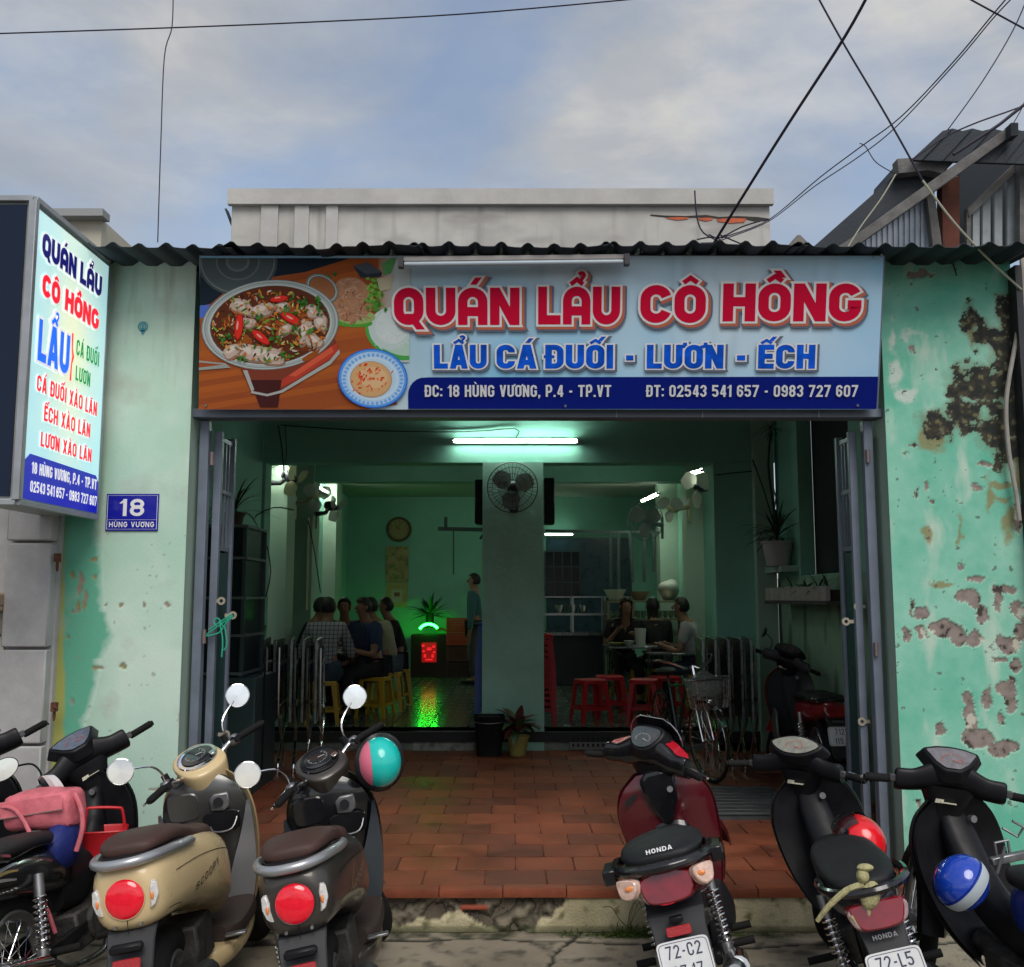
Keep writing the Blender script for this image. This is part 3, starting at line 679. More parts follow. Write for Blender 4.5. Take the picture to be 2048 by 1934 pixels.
for i in range(14):
    x0 = 1660 + i * 10.6; x1 = x0 + 10.9; yt = lambda x: 471 - (x - 1659) * .70
    B = MB(); quadp(B, [(x0, 490), (x0, yt(x0)), ((x0 + x1) / 2, yt((x0 + x1) / 2)), ((x0 + x1) / 2, 490)], YR + .02, .004); quadp(B, [((x0 + x1) / 2, 490), ((x0 + x1) / 2, yt((x0 + x1) / 2)), (x1, yt(x1)), (x1, 490)], YR + .035, .004)
    B.build('gable_sheet', light_metal, shed, ang=0)
B = MB(); quadp(B, [(1798, 372), (1812, 365), (1830, 490), (1812, 490)], YR - .05, .06); B.build('corner_post', board_m, shed)
B = MB(); quadp(B, [(1828, 355), (1862, 340), (1862, 490), (1830, 490)], YR - .02, .1); B.build('rusty_post', mat('rusty_sheet', (.13, .045, .03), .8, .1, var=.4, vs_=6), shed)
B = MB(); quadp(B, [(1862, 330), (1880, 314), (2100, 314), (2100, 492), (1862, 492)], YR + .3, .05); B.build('roof_shade_sheet', mat('painted_shade', (.02, .027, .035), .8), shed)  # dark sheet painted as the shade under the upper roof
B = MB(); quadp(B, [(1878, 404), (1985, 301), (2080, 215), (2080, 238), (1985, 322), (1880, 422)], YR - .05, .06); B.build('gable_rail', board_m, shed, bevel=.003)
B = MB(); quadp(B, [(1876, 404), (1884, 404), (1884, 490), (1876, 490)], YR - .04, .05); B.build('frame_post', board_m, shed)
B = MB(); quadp(B, [(1979, 300), (1995, 285), (1995, 492), (1979, 492)], YR - .12, .08); B.build('frame_post', board_m, shed)
for x0, w in ((1888, 13), (1907, 15), (1930, 15), (1955, 17)):
    B = MB(); quadp(B, [(x0, 490), (x0, 416 - (x0 - 1880) * .92), (x0 + w, 416 - (x0 + w - 1880) * .92), (x0 + w, 490)], YR, .03); B.build('slat', mat('pale_board', (.33, .36, .38), .7, var=.2, vs_=6), shed)
B = MB(); quadp(B, [(1520, 486), (1547, 456), (1553, 456), (1577, 480), (1580, 486)], 9.0, .06); tag(B.build('roof_ridge_end', mat('weathered_ridge', (.2, .18, .16), .9, var=.3, vs_=10)), 'small grey ridge tip between white storey and shed roof', 'roof ridge')
# ================================================================ SIGNS
navy_p = mat('navy_print', (.002, .010, .17), .6, spec=.08); red_p = mat('crimson_print', (.60, .004, .04), .6, spec=.08); blue_p = mat('blue_print', (.004, .09, .60), .6, spec=.08, var=.5, vs_=9)
orange_p = mat('orange_shadow_print', (.50, .13, .07), .5); grey_p = mat('grey_shadow_print', (.12, .14, .20), .5); pale_p = mat('white_lettering', (.62, .64, .67), .5)
sign = thing('signboard', 'long light blue shop signboard over the doorway with hotpot photo and red lettering', 'signboard', (0, 0, 0))
SO = Vector((-1.80, 5.655, 2.845)); SX = Vector((1, 0, 0)); SYv = Vector((0, -.21, .86)); SW, SH = 3.945, .885; SY = SYv.normalized()
SN = SX.cross(SY)
def sg(u, v):
    t = (797 - v) / 297; uL = 397 - 15 * t; uR = 1703 + 8.5 * t
    return (u - uL) / (uR - uL) * SW, t * SH
B = MB(); B.prism([(0, 0), (SW, 0), (SW, SH), (0, SH)], SO - SN * .036, SX, SY, .03); B.build('backing_frame', greyblue_post, sign)
def bgc(x, y):
    a = .5 + .5 * math.sin((x * .9 + y * 2.2) * 1.7 + 1.2); n = fbm(x, y, 1.4, 3, 3)
    c = mixc((.25, .56, .80), (.60, .75, .85), a * .8 + n + .1)
    if x > 3.0: c = mixc(c, (.18, .50, .84), min(1, (x - 3.0) / .9) * max(0, 1 - y / .7) * .8)
    if 1.0 < x < 1.5: c = mixc(c, (.55, .62, .60), (1.5 - x) * 1.3)
    s = fbm(x, y * .1, 9, 3, 61); c = mixc(c, (.30, .36, .40), (s - .12) * 1.1 * (.3 + y))
    return c, .004 * fbm(x, y * .6, 2.2, 3, 71)
grid_wall('printed_face', SO - SN * .0025 + SX * .01, SX, SY, SW - .02, SH - .005, .03, bgc, mat('printed_vinyl', attr=True, rough=.45, spec=.25), sign)
x0, y0 = sg(792, 797); x1, y1 = sg(792, 734)
B = MB(); B.flat([(x0, .004), (SW - .012, .004), (SW - .012, y1 + .004), (x0 + .12, y1)] + [(x0 + .10 - .10 * math.sin(rad(a)), y1 - .10 + .10 * math.cos(rad(a))) for a in (15, 30, 45, 60, 75, 90)], SO + SN * .0015, SX, SY); B.build('navy_band', navy_p, sign, ang=0)
# the hotpot photograph, as flat shapes of print
def clip(pts, x0=50, x1=1240, y0=117, y1=968):
    for ax, lim, keep in ((0, x0, 1), (0, x1, -1), (1, y0, 1), (1, y1, -1)):
        out = []
        for i in range(len(pts)):
            a, b = pts[i - 1], pts[i]; ia = (a[ax] - lim) * keep >= 0; ib = (b[ax] - lim) * keep >= 0
            if ia != ib: t = (lim - a[ax]) / (b[ax] - a[ax]); out.append((a[0] + (b[0] - a[0]) * t, a[1] + (b[1] - a[1]) * t))
            if ib: out.append(b)
        pts = out
        if not pts: return pts
    return pts
FD = MB(); fz = [.0008]
def fp(pts, c):
    pts = clip([(float(x), float(y)) for x, y in pts])
    if len(pts) < 3: return
    q = [sg((380 + .3523 * x) / 1.0307, (480 + .3523 * y) / 1.0307) for x, y in pts]
    ar = sum(q[i - 1][0] * q[i][1] - q[i][0] * q[i - 1][1] for i in range(len(q)))
    if ar < 0: q = q[::-1]
    FD.col = c; fz[0] += 1.3e-5; FD.flat(q, SO, SX, SY, fz[0])
def el(cx_, cy_, rx, ry, rot=0, n=28, wob=0, ph=0):
    o = []
    for k in range(n):
        a = 2 * PI * k / n; w = 1 + wob * math.sin(3 * a + ph) + wob * .6 * math.sin(5 * a + ph * 2)
        x = rx * w * math.cos(a); y = ry * w * math.sin(a); c, s = math.cos(rad(rot)), math.sin(rad(rot)); o.append((cx_ + x * c - y * s, cy_ + x * s + y * c))
    return o
rf = random.Random(11)
for i in range(26):                                              # wooden table, soft right edge
    ya = 110 + i * 34; t = rf.uniform(-.06, .06); c = (.34 + t, .085 + t * .3, .022)
    fp([(50, ya + 120), (1180 + rf.uniform(-25, 25), ya - 60), (1180 + rf.uniform(-25, 25), ya - 20), (50, ya + 165)], c)
for i in range(8): fp([(1060 + i * 14, 117), (1240, 117), (1240, 700), (1060 + i * 14, 700)], mixc((.36, .20, .12), (.50, .60, .60), i / 8))
fp([(50, 117), (900, 117), (640, 195), (260, 250), (110, 370), (50, 385)], (.012, .022, .035)); fp([(50, 380), (110, 375), (70, 450), (50, 450)], (.08, .16, .55))
for r, c in ((1, (.06, .08, .085)), (.94, (.15, .17, .17)), (.90, (.07, .09, .095)), (.55, (.12, .15, .15)), (.51, (.065, .08, .085)), (.30, (.13, .16, .16)), (.24, (.08, .10, .10))): fp(el(262, 135, 226 * r, 190 * r), c)
fp(el(1150, 560, 175, 110, 30), (.07, .36, .07)); fp(el(1155, 545, 165, 98, 30), (.42, .60, .50)); fp(el(1130, 510, 120, 120), (.50, .62, .60)); fp(el(1140, 500, 95, 95), (.60, .68, .67))
for i in range(50): x = rf.uniform(1050, 1230); y = rf.uniform(420, 610); L = rf.uniform(20, 50); a = rf.uniform(0, 3); fp([(x, y), (x + L * math.cos(a), y + L * math.sin(a)), (x + L * math.cos(a), y + L * math.sin(a) + 5), (x, y + 6)], mixc((.48, .58, .56), (.70, .74, .73), rf.random()))
fp(el(900, 470, 130, 30, 5), (.08, .32, .04)); fp(el(935, 445, 110, 40), (.30, .42, .14))
fp(el(900, 350, 125, 125, 0, 28, .05), (.40, .20, .11))
for i in range(130):
    a = rf.uniform(0, 6.3); r = 115 * math.sqrt(rf.random()); x = 900 + r * math.cos(a); y = 345 + r * math.sin(a) * 1.1; a = rf.uniform(0, PI); L = rf.uniform(18, 46); k = rf.uniform(-14, 14)
    fp([(x, y), (x + L * math.cos(a) * .5 + k, y + L * math.sin(a) * .5), (x + L * math.cos(a), y + L * math.sin(a)), (x + L * math.cos(a), y + L * math.sin(a) + 5), (x + L * math.cos(a) * .5 + k, y + L * math.sin(a) * .5 + 6), (x, y + 5)], mixc((.24, .10, .05), (.62, .38, .25), rf.random()))
for i in range(60):
    x = rf.gauss(1045, 24); y = rf.gauss(320, 55); fp(el(x, y, rf.uniform(8, 20), rf.uniform(6, 14), rf.uniform(0, 180), 7, .2, i), mixc((.04, .16, .02), (.22, .46, .07), rf.random()))
for i in range(30): fp(el(rf.gauss(755, 28), rf.gauss(250, 18), rf.uniform(8, 16), rf.uniform(5, 12), rf.uniform(0, 180), 7, .2, i), mixc((.02, .09, .02), (.08, .22, .05), rf.random()))
fp([(915, 160), (1000, 140), (1080, 195), (1075, 220), (960, 225)], (.03, .04, .055)); fp([(915, 160), (1000, 140), (1080, 195), (990, 205)], (.07, .085, .10))
fp([(1080, 150), (1130, 117), (1160, 117), (1130, 200), (1090, 210)], (.10, .32, .10)); fp([(1050, 230), (1140, 215), (1130, 290), (1070, 300)], (.45, .40, .27))
for r, c in ((1, (.18, .22, .21)), (.90, (.45, .48, .46)), (.84, (.10, .12, .11)), (.78, (.30, .12, .05))): fp(el(742, 285, 100 * r, 72 * r, 35), c)
fp([(50, 690), (200, 705), (230, 730), (50, 745)], (.30, .33, .31)); fp([(50, 700), (190, 713), (50, 730)], (.32, .07, .02))
fp([(285, 730), (820, 570), (845, 640), (790, 700), (520, 860), (440, 885), (350, 870)], (.20, .045, .025)); fp([(520, 800), (830, 590), (838, 650), (600, 800), (480, 860)], (.45, .05, .03)); fp([(560, 775), (800, 610), (812, 640), (600, 780)], (.62, .10, .05))
fp([(340, 800), (520, 800), (500, 955), (400, 955)], (.06, .015, .015))
for q in ([(300, 745), (325, 745), (365, 855), (350, 868)], [(350, 862), (440, 880), (520, 858), (790, 690), (843, 625), (848, 650), (795, 712), (525, 872), (440, 893), (345, 875)]): fp(q, (.38, .40, .38))
for r, c in ((1, (.17, .21, .21)), (.985, (.42, .47, .46)), (.955, (.15, .18, .18)), (.945, (.34, .40, .39)), (.90, (.50, .53, .51)), (.875, (.10, .11, .10)), (.86, (.11, .03, .015))): fp(el(450, 490, 390 * r, 252 * r, -5, 44), c)
for i in range(30): fp(el(450 + rf.uniform(-250, 250), 520 + rf.uniform(-140, 150), rf.uniform(20, 60), rf.uniform(10, 30), rf.uniform(0, 180), 9, .15, i), mixc((.15, .035, .01), (.38, .10, .02), rf.random()))
for x, y, a, b, r in ((290, 390, 75, 45, 20), (400, 410, 85, 40, -15), (520, 395, 50, 35, 0), (700, 420, 55, 40, 30), (380, 650, 170, 50, 8), (470, 680, 80, 45, 0), (240, 640, 60, 40, -30), (650, 530, 45, 80, 10), (740, 480, 40, 50, 0), (700, 580, 60, 40, 30), (540, 520, 50, 30, -40), (330, 480, 50, 30, 10)):
    fp(el(x, y, a, b, r, 18, .10, x), (.28, .17, .12)); fp(el(x - 4, y - 6, a * .9, b * .85, r, 18, .10, x), (.52, .40, .33)); fp(el(x - 10, y - 12, a * .5, b * .4, r, 12, .12, y), (.66, .57, .50))
def inpot():
    while 1:
        x = rf.uniform(110, 790); y = rf.uniform(290, 700)
        if ((x - 450) / 325) ** 2 + ((y - 495) / 200) ** 2 < 1: return x, y
for i in range(420):
    x, y = inpot(); q = rf.random(); s = rf.uniform(3, 11)
    c = mixc((.45, .10, .02), (.62, .26, .05), rf.random()) if q < .42 else mixc((.02, .10, .01), (.16, .34, .05), rf.random()) if q < .68 else mixc((.45, .36, .10), (.6, .55, .2), rf.random()) if q < .78 else mixc((.4, .3, .24), (.62, .56, .48), rf.random()) if q < .92 else (.07, .02, .01)
    fp(el(x, y, s * rf.uniform(1, 2.4), s * .6, rf.uniform(0, 180), 7, .15, i), c)
for x, y, a, b, r in ((275, 500, 75, 26, 95), (570, 455, 66, 26, 28), (400, 560, 62, 24, 38), (500, 345, 52, 18, -8)):
    fp(el(x, y, a, b, r), (.34, .015, .01)); fp(el(x, y - 3, a * .92, b * .8, r), (.68, .03, .02)); fp(el(x - 8, y - 8, a * .35, b * .22, r, 10), (.8, .35, .28))
for x, y in ((295, 680), (380, 440), (620, 350), (720, 370), (530, 400), (210, 560), (610, 500), (490, 575), (640, 380), (740, 400), (545, 660), (690, 520)):
    for k in range(7): fp(el(x + rf.gauss(0, 17), y + rf.gauss(0, 14), rf.uniform(7, 16), rf.uniform(4, 9), rf.uniform(0, 180), 7, .2, k), mixc((.012, .07, .012), (.08, .26, .04), rf.random()))
for r, c in ((1, (.02, .14, .62)), (.965, (.10, .32, .78)), (.90, (.40, .60, .85)), (.74, (.52, .70, .84)), (.66, (.45, .64, .80))): fp(el(1037, 792, 198 * r, 168 * r, 8, 40), c)
for k in range(40): a = k * 2 * PI / 40; fp(el(1037 + 163 * math.cos(a), 792 + 138 * math.sin(a) + 5, 11, 7, math.degrees(a), 8), (.16, .38, .78))
fp(el(1027, 797, 120, 104, 8), (.46, .30, .18)); fp(el(1027, 794, 113, 97, 8), (.62, .37, .17)); fp(el(1040, 785, 80, 60, 8), (.68, .45, .24))
for i in range(46): fp(el(rf.gauss(1012, 50), rf.gauss(790, 42), rf.uniform(5, 15), rf.uniform(3, 8), rf.uniform(0, 180), 8, .1, i), mixc((.55, .03, .01), (.78, .22, .08), rf.random()))
FD.build('food_photo', mat('photo_print', attr=True, rough=.6, spec=.08), sign, ang=0)
def sgt(s_, u0, u1, base, cap, mats, cw=.5, t=.17, sp=.09, layers=((0, 0, 0, 0),), rnd=False, name='lettering'):
    x0, yb = sg(u0, base); x1, _ = sg(u1, base); h = (base - cap) / 297 * SH
    for (g, dx, dy, z), m_ in zip(layers, mats):
        B = MB(); text(B, s_, SO + SX * (x0 + dx) + SY * (yb + dy), SX, SY, h, x1 - x0, cw, t, sp, grow=g, z=z, rnd=rnd); B.build(name, m_, sign, ang=0)
L3 = ((.10, .018, -.018, .010), (.08, .011, -.011, .011), (.06, 0, 0, .012), (0, 0, 0, .0135))
ms3 = (grey_p, orange_p, white_p, red_p)
for s_, a, b, y_b, y_c in (('QUÁN', 763, 1005, 633, 562), ('LẨU', 1041, 1199, 632, 560), ('CÔ', 1238, 1364, 629, 557), ('HỒNG', 1397, 1664, 626, 554)):
    sgt(s_, a, b, y_b, y_c, ms3, cw=.76, t=.245, sp=.065, layers=L3, rnd=True)
L2 = ((.085, .009, -.009, .010), (.06, 0, 0, .011), (0, 0, 0, .0125)); ms2 = (grey_p, white_p, blue_p)
for s_, a, b in (('LẨU', 841, 943), ('CÁ', 962, 1039), ('ĐUỐI', 1056, 1187), ('-', 1210, 1228), ('LƯƠN', 1252, 1400), ('-', 1424, 1444), ('ẾCH', 1467, 1577)):
    sgt(s_, a, b, 717, 671, ms2, cw=.60, t=.215, sp=.07, layers=L2)
for s_, a, b in (('ĐC: 18 HÙNG VƯƠNG, P.4 - TP.VT', 824, 1184), ('ĐT: 02543 541 657 - 0983 727 607', 1252, 1661)):
    sgt(s_, a, b, 772, 749, (pale_p,), cw=.50, t=.165, sp=.10, layers=((0, 0, 0, .010),))
for u, v in ((1096, 790), (1662, 789), (1703, 500), (400, 789), (1690, 504)):
    x, y = sg(u, v); B = MB(); B.lathe([(.009, 0), (.007, .005)], SO + SX * x + SY * y + SN * .002, SN, 10, True); B.build('rivet', steel, sign)
# lamp above the sign
lamp = thing('sign_tube_lamp', 'unlit tube lamp batten fixed along the top edge of the signboard', 'lamp')
a = P(778, 513, 5.34); b = P(1216, 508, 5.34)
B = MB(); B.bar(a + Vector((0, .02, .03)), b + Vector((0, .02, .03)), .05, .03); B.build('batten', mat('lamp_batten', (.30, .28, .27), .5), lamp, bevel=.004)
B = MB(); B.cyl(a + Vector((.02, 0, 0)), b - Vector((.02, 0, 0)), .014, 10); B.build('tube', mat('unlit_tube', (.38, .45, .50), .25), lamp)
for p in (a, b): B = MB(); B.box(p + Vector((0, .0, .01)), (.03, .05, .06)); B.build('end_cap', dark_grey, lamp)

# lightbox on the left
lb = thing('lightbox_sign', 'tall projecting lightbox menu sign on the left wall with red and blue lettering', 'signboard')
XL = -2.385; LY, LZ = 4.71, 2.218; LW, LH = .89, 1.50
B = MB(); B.box((XL - .155, LY + LW / 2, LZ + LH / 2), (.31, LW, LH)); B.build('case', mat('lightbox_case', (.35, .36, .36), .5, .3, var=.15), lb)
B = MB(); B.box((XL - .17, LY - .006, LZ + LH / 2), (.27, .012, LH - .04)); B.build('end_panel', mat('navy_panel', (.004, .012, .035), .25, spec=.3), lb)
alu_tr = mat('alu_trim', (.36, .38, .40), .4, .5, var=.15)
B = MB()
for z in (LZ - .01, LZ + LH + .01): B.bar((XL + .006, LY - .01, z), (XL + .006, LY + LW, z), .03, .03); B.bar((XL - .3, LY - .01, z), (XL, LY - .01, z), .03, .03)
B.bar((XL + .004, LY - .012, LZ), (XL + .004, LY - .012, LZ + LH), .04, .035); B.bar((XL + .006, LY + LW, LZ), (XL + .006, LY + LW, LZ + LH), .022, .022)
B.build('edge_trim', alu_tr, lb, bevel=.003)
LX, LYv = Vector((0, 1, 0)), Vector((0, 0, 1)); LO = Vector((XL, 4.82, LZ))
def lbc(x, y):
    g = math.exp(-((x - .42) / .26) ** 2) * (0.55 + .45 * math.cos((y - .9) * 3)); n = fbm(x, y, 2, 3, 8)
    return mixc((.45, .76, .80), (.85, .90, .62), g + n * .5), 0
lbm = mat('lit_acrylic', attr=True, rough=.3, es=.5)
grid_wall('printed_face', LO + Vector((.012, -.09, .02)), LX, LYv, LW - .03, LH - .05, .04, lbc, lbm, lb)
B = MB(); B.prism([(-.09, .012), (.765, .012), (.765, .19), (.73, .225), (-.04, .238), (-.09, .20)], LO + Vector((.0135, 0, 0)), LX, LYv, .0008); B.build('navy_band', mat('navy_lit', (.004, .008, .33), .3, emit=(.004, .01, .4), es=.5), lb, ang=0)
lred = mat('red_lit', (.72, .015, .03), .4, emit=(.8, .01, .03), es=.7); lnavy = mat('navy_lit_letter', (.01, .012, .22), .4, emit=(.01, .01, .25), es=.2); lblue = mat('blue_lit', (.01, .14, .68), .4, emit=(.01, .12, .8), es=.7)
lgreen = mat('green_lit', (.012, .30, .08), .4, emit=(.01, .3, .08), es=.4); lwhite = mat('white_lit', (.8, .8, .8), .4, emit=(.8, .8, .8), es=.45)
def lbt(s_, y0, y1, z0, z1, m_, cw=.5, t=.18, sp=.08, out=.07, rnd=False):
    o = LO + LX * y0 + LYv * z0
    if out:
        B = MB(); text(B, s_, o, LX, LYv, z1 - z0, y1 - y0, cw, t, sp, grow=out, z=.0165, rnd=rnd); B.build('lettering', lwhite, lb, ang=0)
    B = MB(); text(B, s_, o, LX, LYv, z1 - z0, y1 - y0, cw, t, sp, z=.0178, rnd=rnd); B.build('lettering', m_, lb, ang=0)
lbt('QUÁN', -.045, .345, 1.250, 1.372, lnavy, .78, .27, .05, rnd=True); lbt('LẨU', .392, .675, 1.250, 1.372, lnavy, .78, .27, .05, rnd=True)
lbt('CÔ', -.02, .174, 1.050, 1.165, lred, .78, .27, .05, rnd=True); lbt('HỒNG', .233, .66, 1.050, 1.165, lred, .78, .27, .05, rnd=True)
lbt('LẨU', -.03, .316, .712, .925, lblue, .62, .21, .08)
lbt('CÁ ĐUỐI', .393, .685, .845, .932, lgreen, .5, .17, .10, 0); lbt('LƯƠN', .400, .585, .707, .787, lgreen, .5, .17, .10, 0)
B = MB(); B.prism([(.335, .95), (.352, .95), (.352, .87), (.372, .825), (.352, .78), (.352, .69), (.335, .69), (.342, .78), (.352, .825), (.342, .87)][::-1], LO + Vector((.0165, 0, 0)), LX, LYv, .001); B.build('brace_mark', lred, lb, ang=0)
lbt('CÁ ĐUỐI XÀO LĂN', -.018, .690, .560, .640, lred, .5, .17, .10, .05); lbt('ẾCH XÀO LĂN', .072, .617, .424, .502, lred, .5, .17, .10, .05); lbt('LƯƠN XÀO LĂN', .053, .650, .290, .363, lred, .5, .17, .10, .05)
lbt('18 HÙNG VƯƠNG, P.4 - TP.VT', -.025, .737, .143, .201, lwhite, .5, .19, .07, 0); lbt('02543 541 657 - 0983 727 607', -.028, .747, .051, .107, lwhite, .5, .19, .07, 0)

# house number plate
hp = thing('house_number_plate', 'blue enamel house number plate reading 18 on the pale green wall', 'number plate')
a = P(203, 1030, 5.675); b = P(308, 958, 5.675); hw_, hh_ = b.x - a.x, b.z - a.z
eb = mat('enamel_blue', (.006, .008, .30), .25, coat=.4)
o_ = Vector((a.x, 5.688, a.z)); B = MB(); B.prism([(0, 0), (hw_, 0), (hw_, hh_), (0, hh_)], o_, SX, LYv, .006); B.build('plate', eb, hp, bevel=.001)
B = MB()
for (xa, ya, xb, yb) in ((.008, .010, hw_ - .008, .010), (.008, hh_ - .010, hw_ - .008, hh_ - .010), (.008, .010, .008, hh_ - .01), (hw_ - .008, .01, hw_ - .008, hh_ - .01), (.012, hh_ * .30, hw_ - .012, hh_ * .30)):
    B.bar(o_ + Vector((xa, -.0068, ya)), o_ + Vector((xb, -.0068, yb)), .0025, .0012)
B.build('border_line', white_p, hp)
B = MB(); text(B, '18', o_ + Vector((hw_ * .5, -.007, hh_ * .40)), SX, LYv, hh_ * .46, hw_ * .46, .72, .185, .16, align='c', z=.0006); B.build('numeral', white_p, hp, ang=0)
B = MB(); text(B, 'HÙNG VƯƠNG', o_ + Vector((hw_ * .5, -.007, hh_ * .10)), SX, LYv, hh_ * .145, hw_ * .86, .85, .20, .22, align='c', z=.0006); B.build('lettering', white_p, hp, ang=0)
# small pin emblem on the wall
pn = P(277, 636, 5.684); em = MB(); teal = mat('teal_emblem', (.02, .26, .36), .5)
em.lathe([(.030, 0), (.024, 0)], pn + Vector((0, -.001, .008)), (0, -1, 0), 24); em.lathe([(.019, 0), (.014, 0)], pn + Vector((0, -.001, .008)), (0, -1, 0), 20)
em.flat([(-.015, -.012), (0, -.045), (.015, -.012)], pn + Vector((0, -.001, 0)), SX, LYv); em.flat([(-.004, -.008), (.004, -.008), (.004, .016), (-.004, .016)], pn + Vector((0, -.001, 0)), SX, LYv)
tag(em.build('wall_emblem', teal, ang=0), 'small teal map pin emblem printed on the pale green wall', 'emblem')

# ================================================================ GATE
gate_l = thing('folding_gate', 'blue grey folding gate folded back at the left jamb with green tie', 'gate')
gate_r = thing('folding_gate', 'blue grey folding gate folded back at the right jamb beside peeling wall', 'gate')
sheet_g = mat('gate_sheet_dark', (.02, .06, .065), .45, .2, var=.2)
gate_f = thing('gate_frame', 'grey steel top rail and jamb posts framing the wide doorway', 'gate frame')
B = MB(); B.box((.15, 5.80, 2.842), (4.10, .12, .055)); B.build('top_rail', greyblue_post, gate_f, bevel=.004)
for x in (.62, 1.13, 1.82): B = MB(); B.box((x, 5.737, 2.842), (.006, .008, .056)); B.build('rail_seam', alu_tr, gate_f)
for x in (-1.845, 2.135): B = MB(); B.box((x, 5.84, 1.51), (.055, .06, 2.60)); B.build('jamb_post', greyblue_post, gate_f, bevel=.004)
def leaf(g, x, y0, y1, sgn):
    """one folded leaf standing in depth"""
    for yy in (y0, y1): B = MB(); B.box((x, yy, 1.50), (.045, .04, 2.52)); B.build('stile', greyblue_post, g, bevel=.003)
    B = MB(); B.box((x, (y0 + y1) / 2, 1.15), (.012, y1 - y0 - .04, 1.75)); B.build('sheet_panel', sheet_g, g)
    for z in (2.05, 2.4, 2.72): B = MB(); B.box((x, (y0 + y1) / 2, z), (.02, y1 - y0 - .04, .025)); B.build('rail', greyblue_post, g)
    for k in range(3): B = MB(); yy = y0 + (y1 - y0) * (k + 1) / 4; B.box((x, yy, 2.38), (.014, .014, .66)); B.build('bar', greyblue_post, g)
leaf(gate_l, -1.79, 5.93, 6.21, 1)
leaf(gate_r, 2.075, 5.93, 6.16, 1)
lock_m = mat('lock_plate', (.42, .38, .30), .4, .5)
def lug(g, u, v, y, s=1):
    p = P(u, v, y); B = MB(); B.lathe([(.011, 0), (.024, 0), (.024, .008), (.011, .008)], p, (0, -1, 0), 16); B.box(p + Vector((-.03 * s, -.004, 0)), (.035, .007, .02)); B.build('lock_lug', lock_m, g)
lug(gate_l, 430, 1166, 5.92, 1); lug(gate_l, 452, 1194, 5.94, 1); lug(gate_l, 439, 1425, 5.90, 1)
lug(gate_r, 1664, 1177, 5.92, -1); lug(gate_r, 1641, 1206, 5.94, -1); lug(gate_r, 1672, 1400, 5.90, -1)
for u, v in ((411, 890), (1684, 885), (1700, 1260), (396, 1235)):
    p = P(u, v, 5.80); B = MB(); B.cyl(p - Vector((0, 0, .04)), p + Vector((0, 0, .04)), .012, 10); B.build('hinge', mat('hinge_steel', (.22, .17, .17), .5, .5), gate_f)
green_tie = mat('green_plastic_tie', (.03, .38, .24), .5)
gt = MB(); q = P(430, 1216, 5.88)
for pts in ([(400, 1232), (428, 1212), (452, 1194)], [(405, 1222), (430, 1205), (450, 1192)], [(398, 1235), (425, 1228), (438, 1210), (452, 1196)], [(425, 1205), (432, 1240), (430, 1275)], [(436, 1215), (440, 1250), (434, 1262)], [(420, 1215), (414, 1205), (424, 1200), (432, 1215)]):
    gt.tube([P(u, v, 5.87) for u, v in pts], .0045, 5, smooth=3)
tag(gt.build('plastic_tie', green_tie), 'knotted green plastic tie hanging across the left gate stiles', 'tie')

# ================================================================ WIRES
wire_m = mat('wire_black', (.022, .018, .035), .6); wire_p = mat('wire_pale', (.42, .42, .32), .6)
def wire(label, pts, r, m_=wire_m, Y=6.0, Ys=None):
    B = MB(); B.tube([P(u, v, Ys[i] if Ys else Y) for i, (u, v) in enumerate(pts)], r, 6, smooth=5); tag(B.build('overhead_wire', m_), label, 'wire', 'wires across the sky')
wire('thin wire running nearly level across the upper left sky', [(-60, 66), (0, 65), (300, 55), (600, 43), (900, 27), (1210, 0), (1300, -10)], .0045)
wire('purple wire dropping straight down to the left end of the roof', [(336, -40), (334, 50), (319, 110), (312, 280), (306, 470)], .0035, Y=5.9)
wire('thick cable from the top right down to the middle of the eave', [(1700, -40), (1640, 70), (1530, 240), (1445, 375), (1385, 472)], .0085, Ys=[4.5, 4.7, 5.0, 5.3, 5.6])
wire('cable crossing down right past the shed roof to the wall top', [(1570, -40), (1590, 0), (1640, 90), (1720, 225), (1790, 350)], .0055, Y=5.3)
wire('pale lower length of cable reaching the peeling wall', [(1790, 350), (1850, 430), (1920, 505), (1982, 562)], .0065, wire_p, Ys=[5.3, 5.35, 5.45, 5.6])
wire('upper wire of the pair descending to the white storey corner', [(1985, -40), (1925, 30), (1850, 120), (1750, 225), (1670, 285), (1590, 345), (1494, 425), (1400, 462)], .0045, Ys=[5.2, 5.5, 6, 6.5, 7, 7.5, 8, 6])
wire('lower wire of the pair descending to the white storey corner', [(2000, -40), (1932, 30), (1858, 118), (1740, 245), (1665, 305), (1580, 362), (1494, 428), (1400, 466)], .004, Ys=[5.3, 5.6, 6, 6.5, 7, 7.5, 8, 6])
wire('short wire crossing the top right corner', [(1850, -20), (1885, 0), (1940, 30), (2010, 68)], .0055, Y=5.6)
wire('wire falling from the right edge to the shed roof peak', [(2000, -20), (1965, 60), (1905, 160), (1839, 252)], .0045, Y=6.5)
wire('curved wire sagging over the shed roof to the right edge', [(1770, 310), (1830, 268), (1890, 240), (1960, 215), (2010, 196)], .006, Y=6.9)
wire('thick dark cable along the shed fascia', [(1850, 300), (1930, 248), (1960, 225), (2010, 185)], .013, Y=6.8)
wire('loose loop of wire hanging beside the shed eave', [(1668, 278), (1680, 285), (1700, 315), (1738, 338)], .0035, Y=6.9)
wire('slack pale wire from the shed eave down to the roof edge', [(1738, 338), (1710, 385), (1670, 440), (1645, 480)], .005, wire_p, Y=6.9)
wire('thin wire at the far right beside the beam end', [(2000, 160), (1985, 205), (1966, 240)], .0035, Y=6.9)
wire('stub of wire curling below the eave on the green wall', [(1805, 482), (1835, 495), (1850, 515), (1856, 535)], .004, Y=5.66)
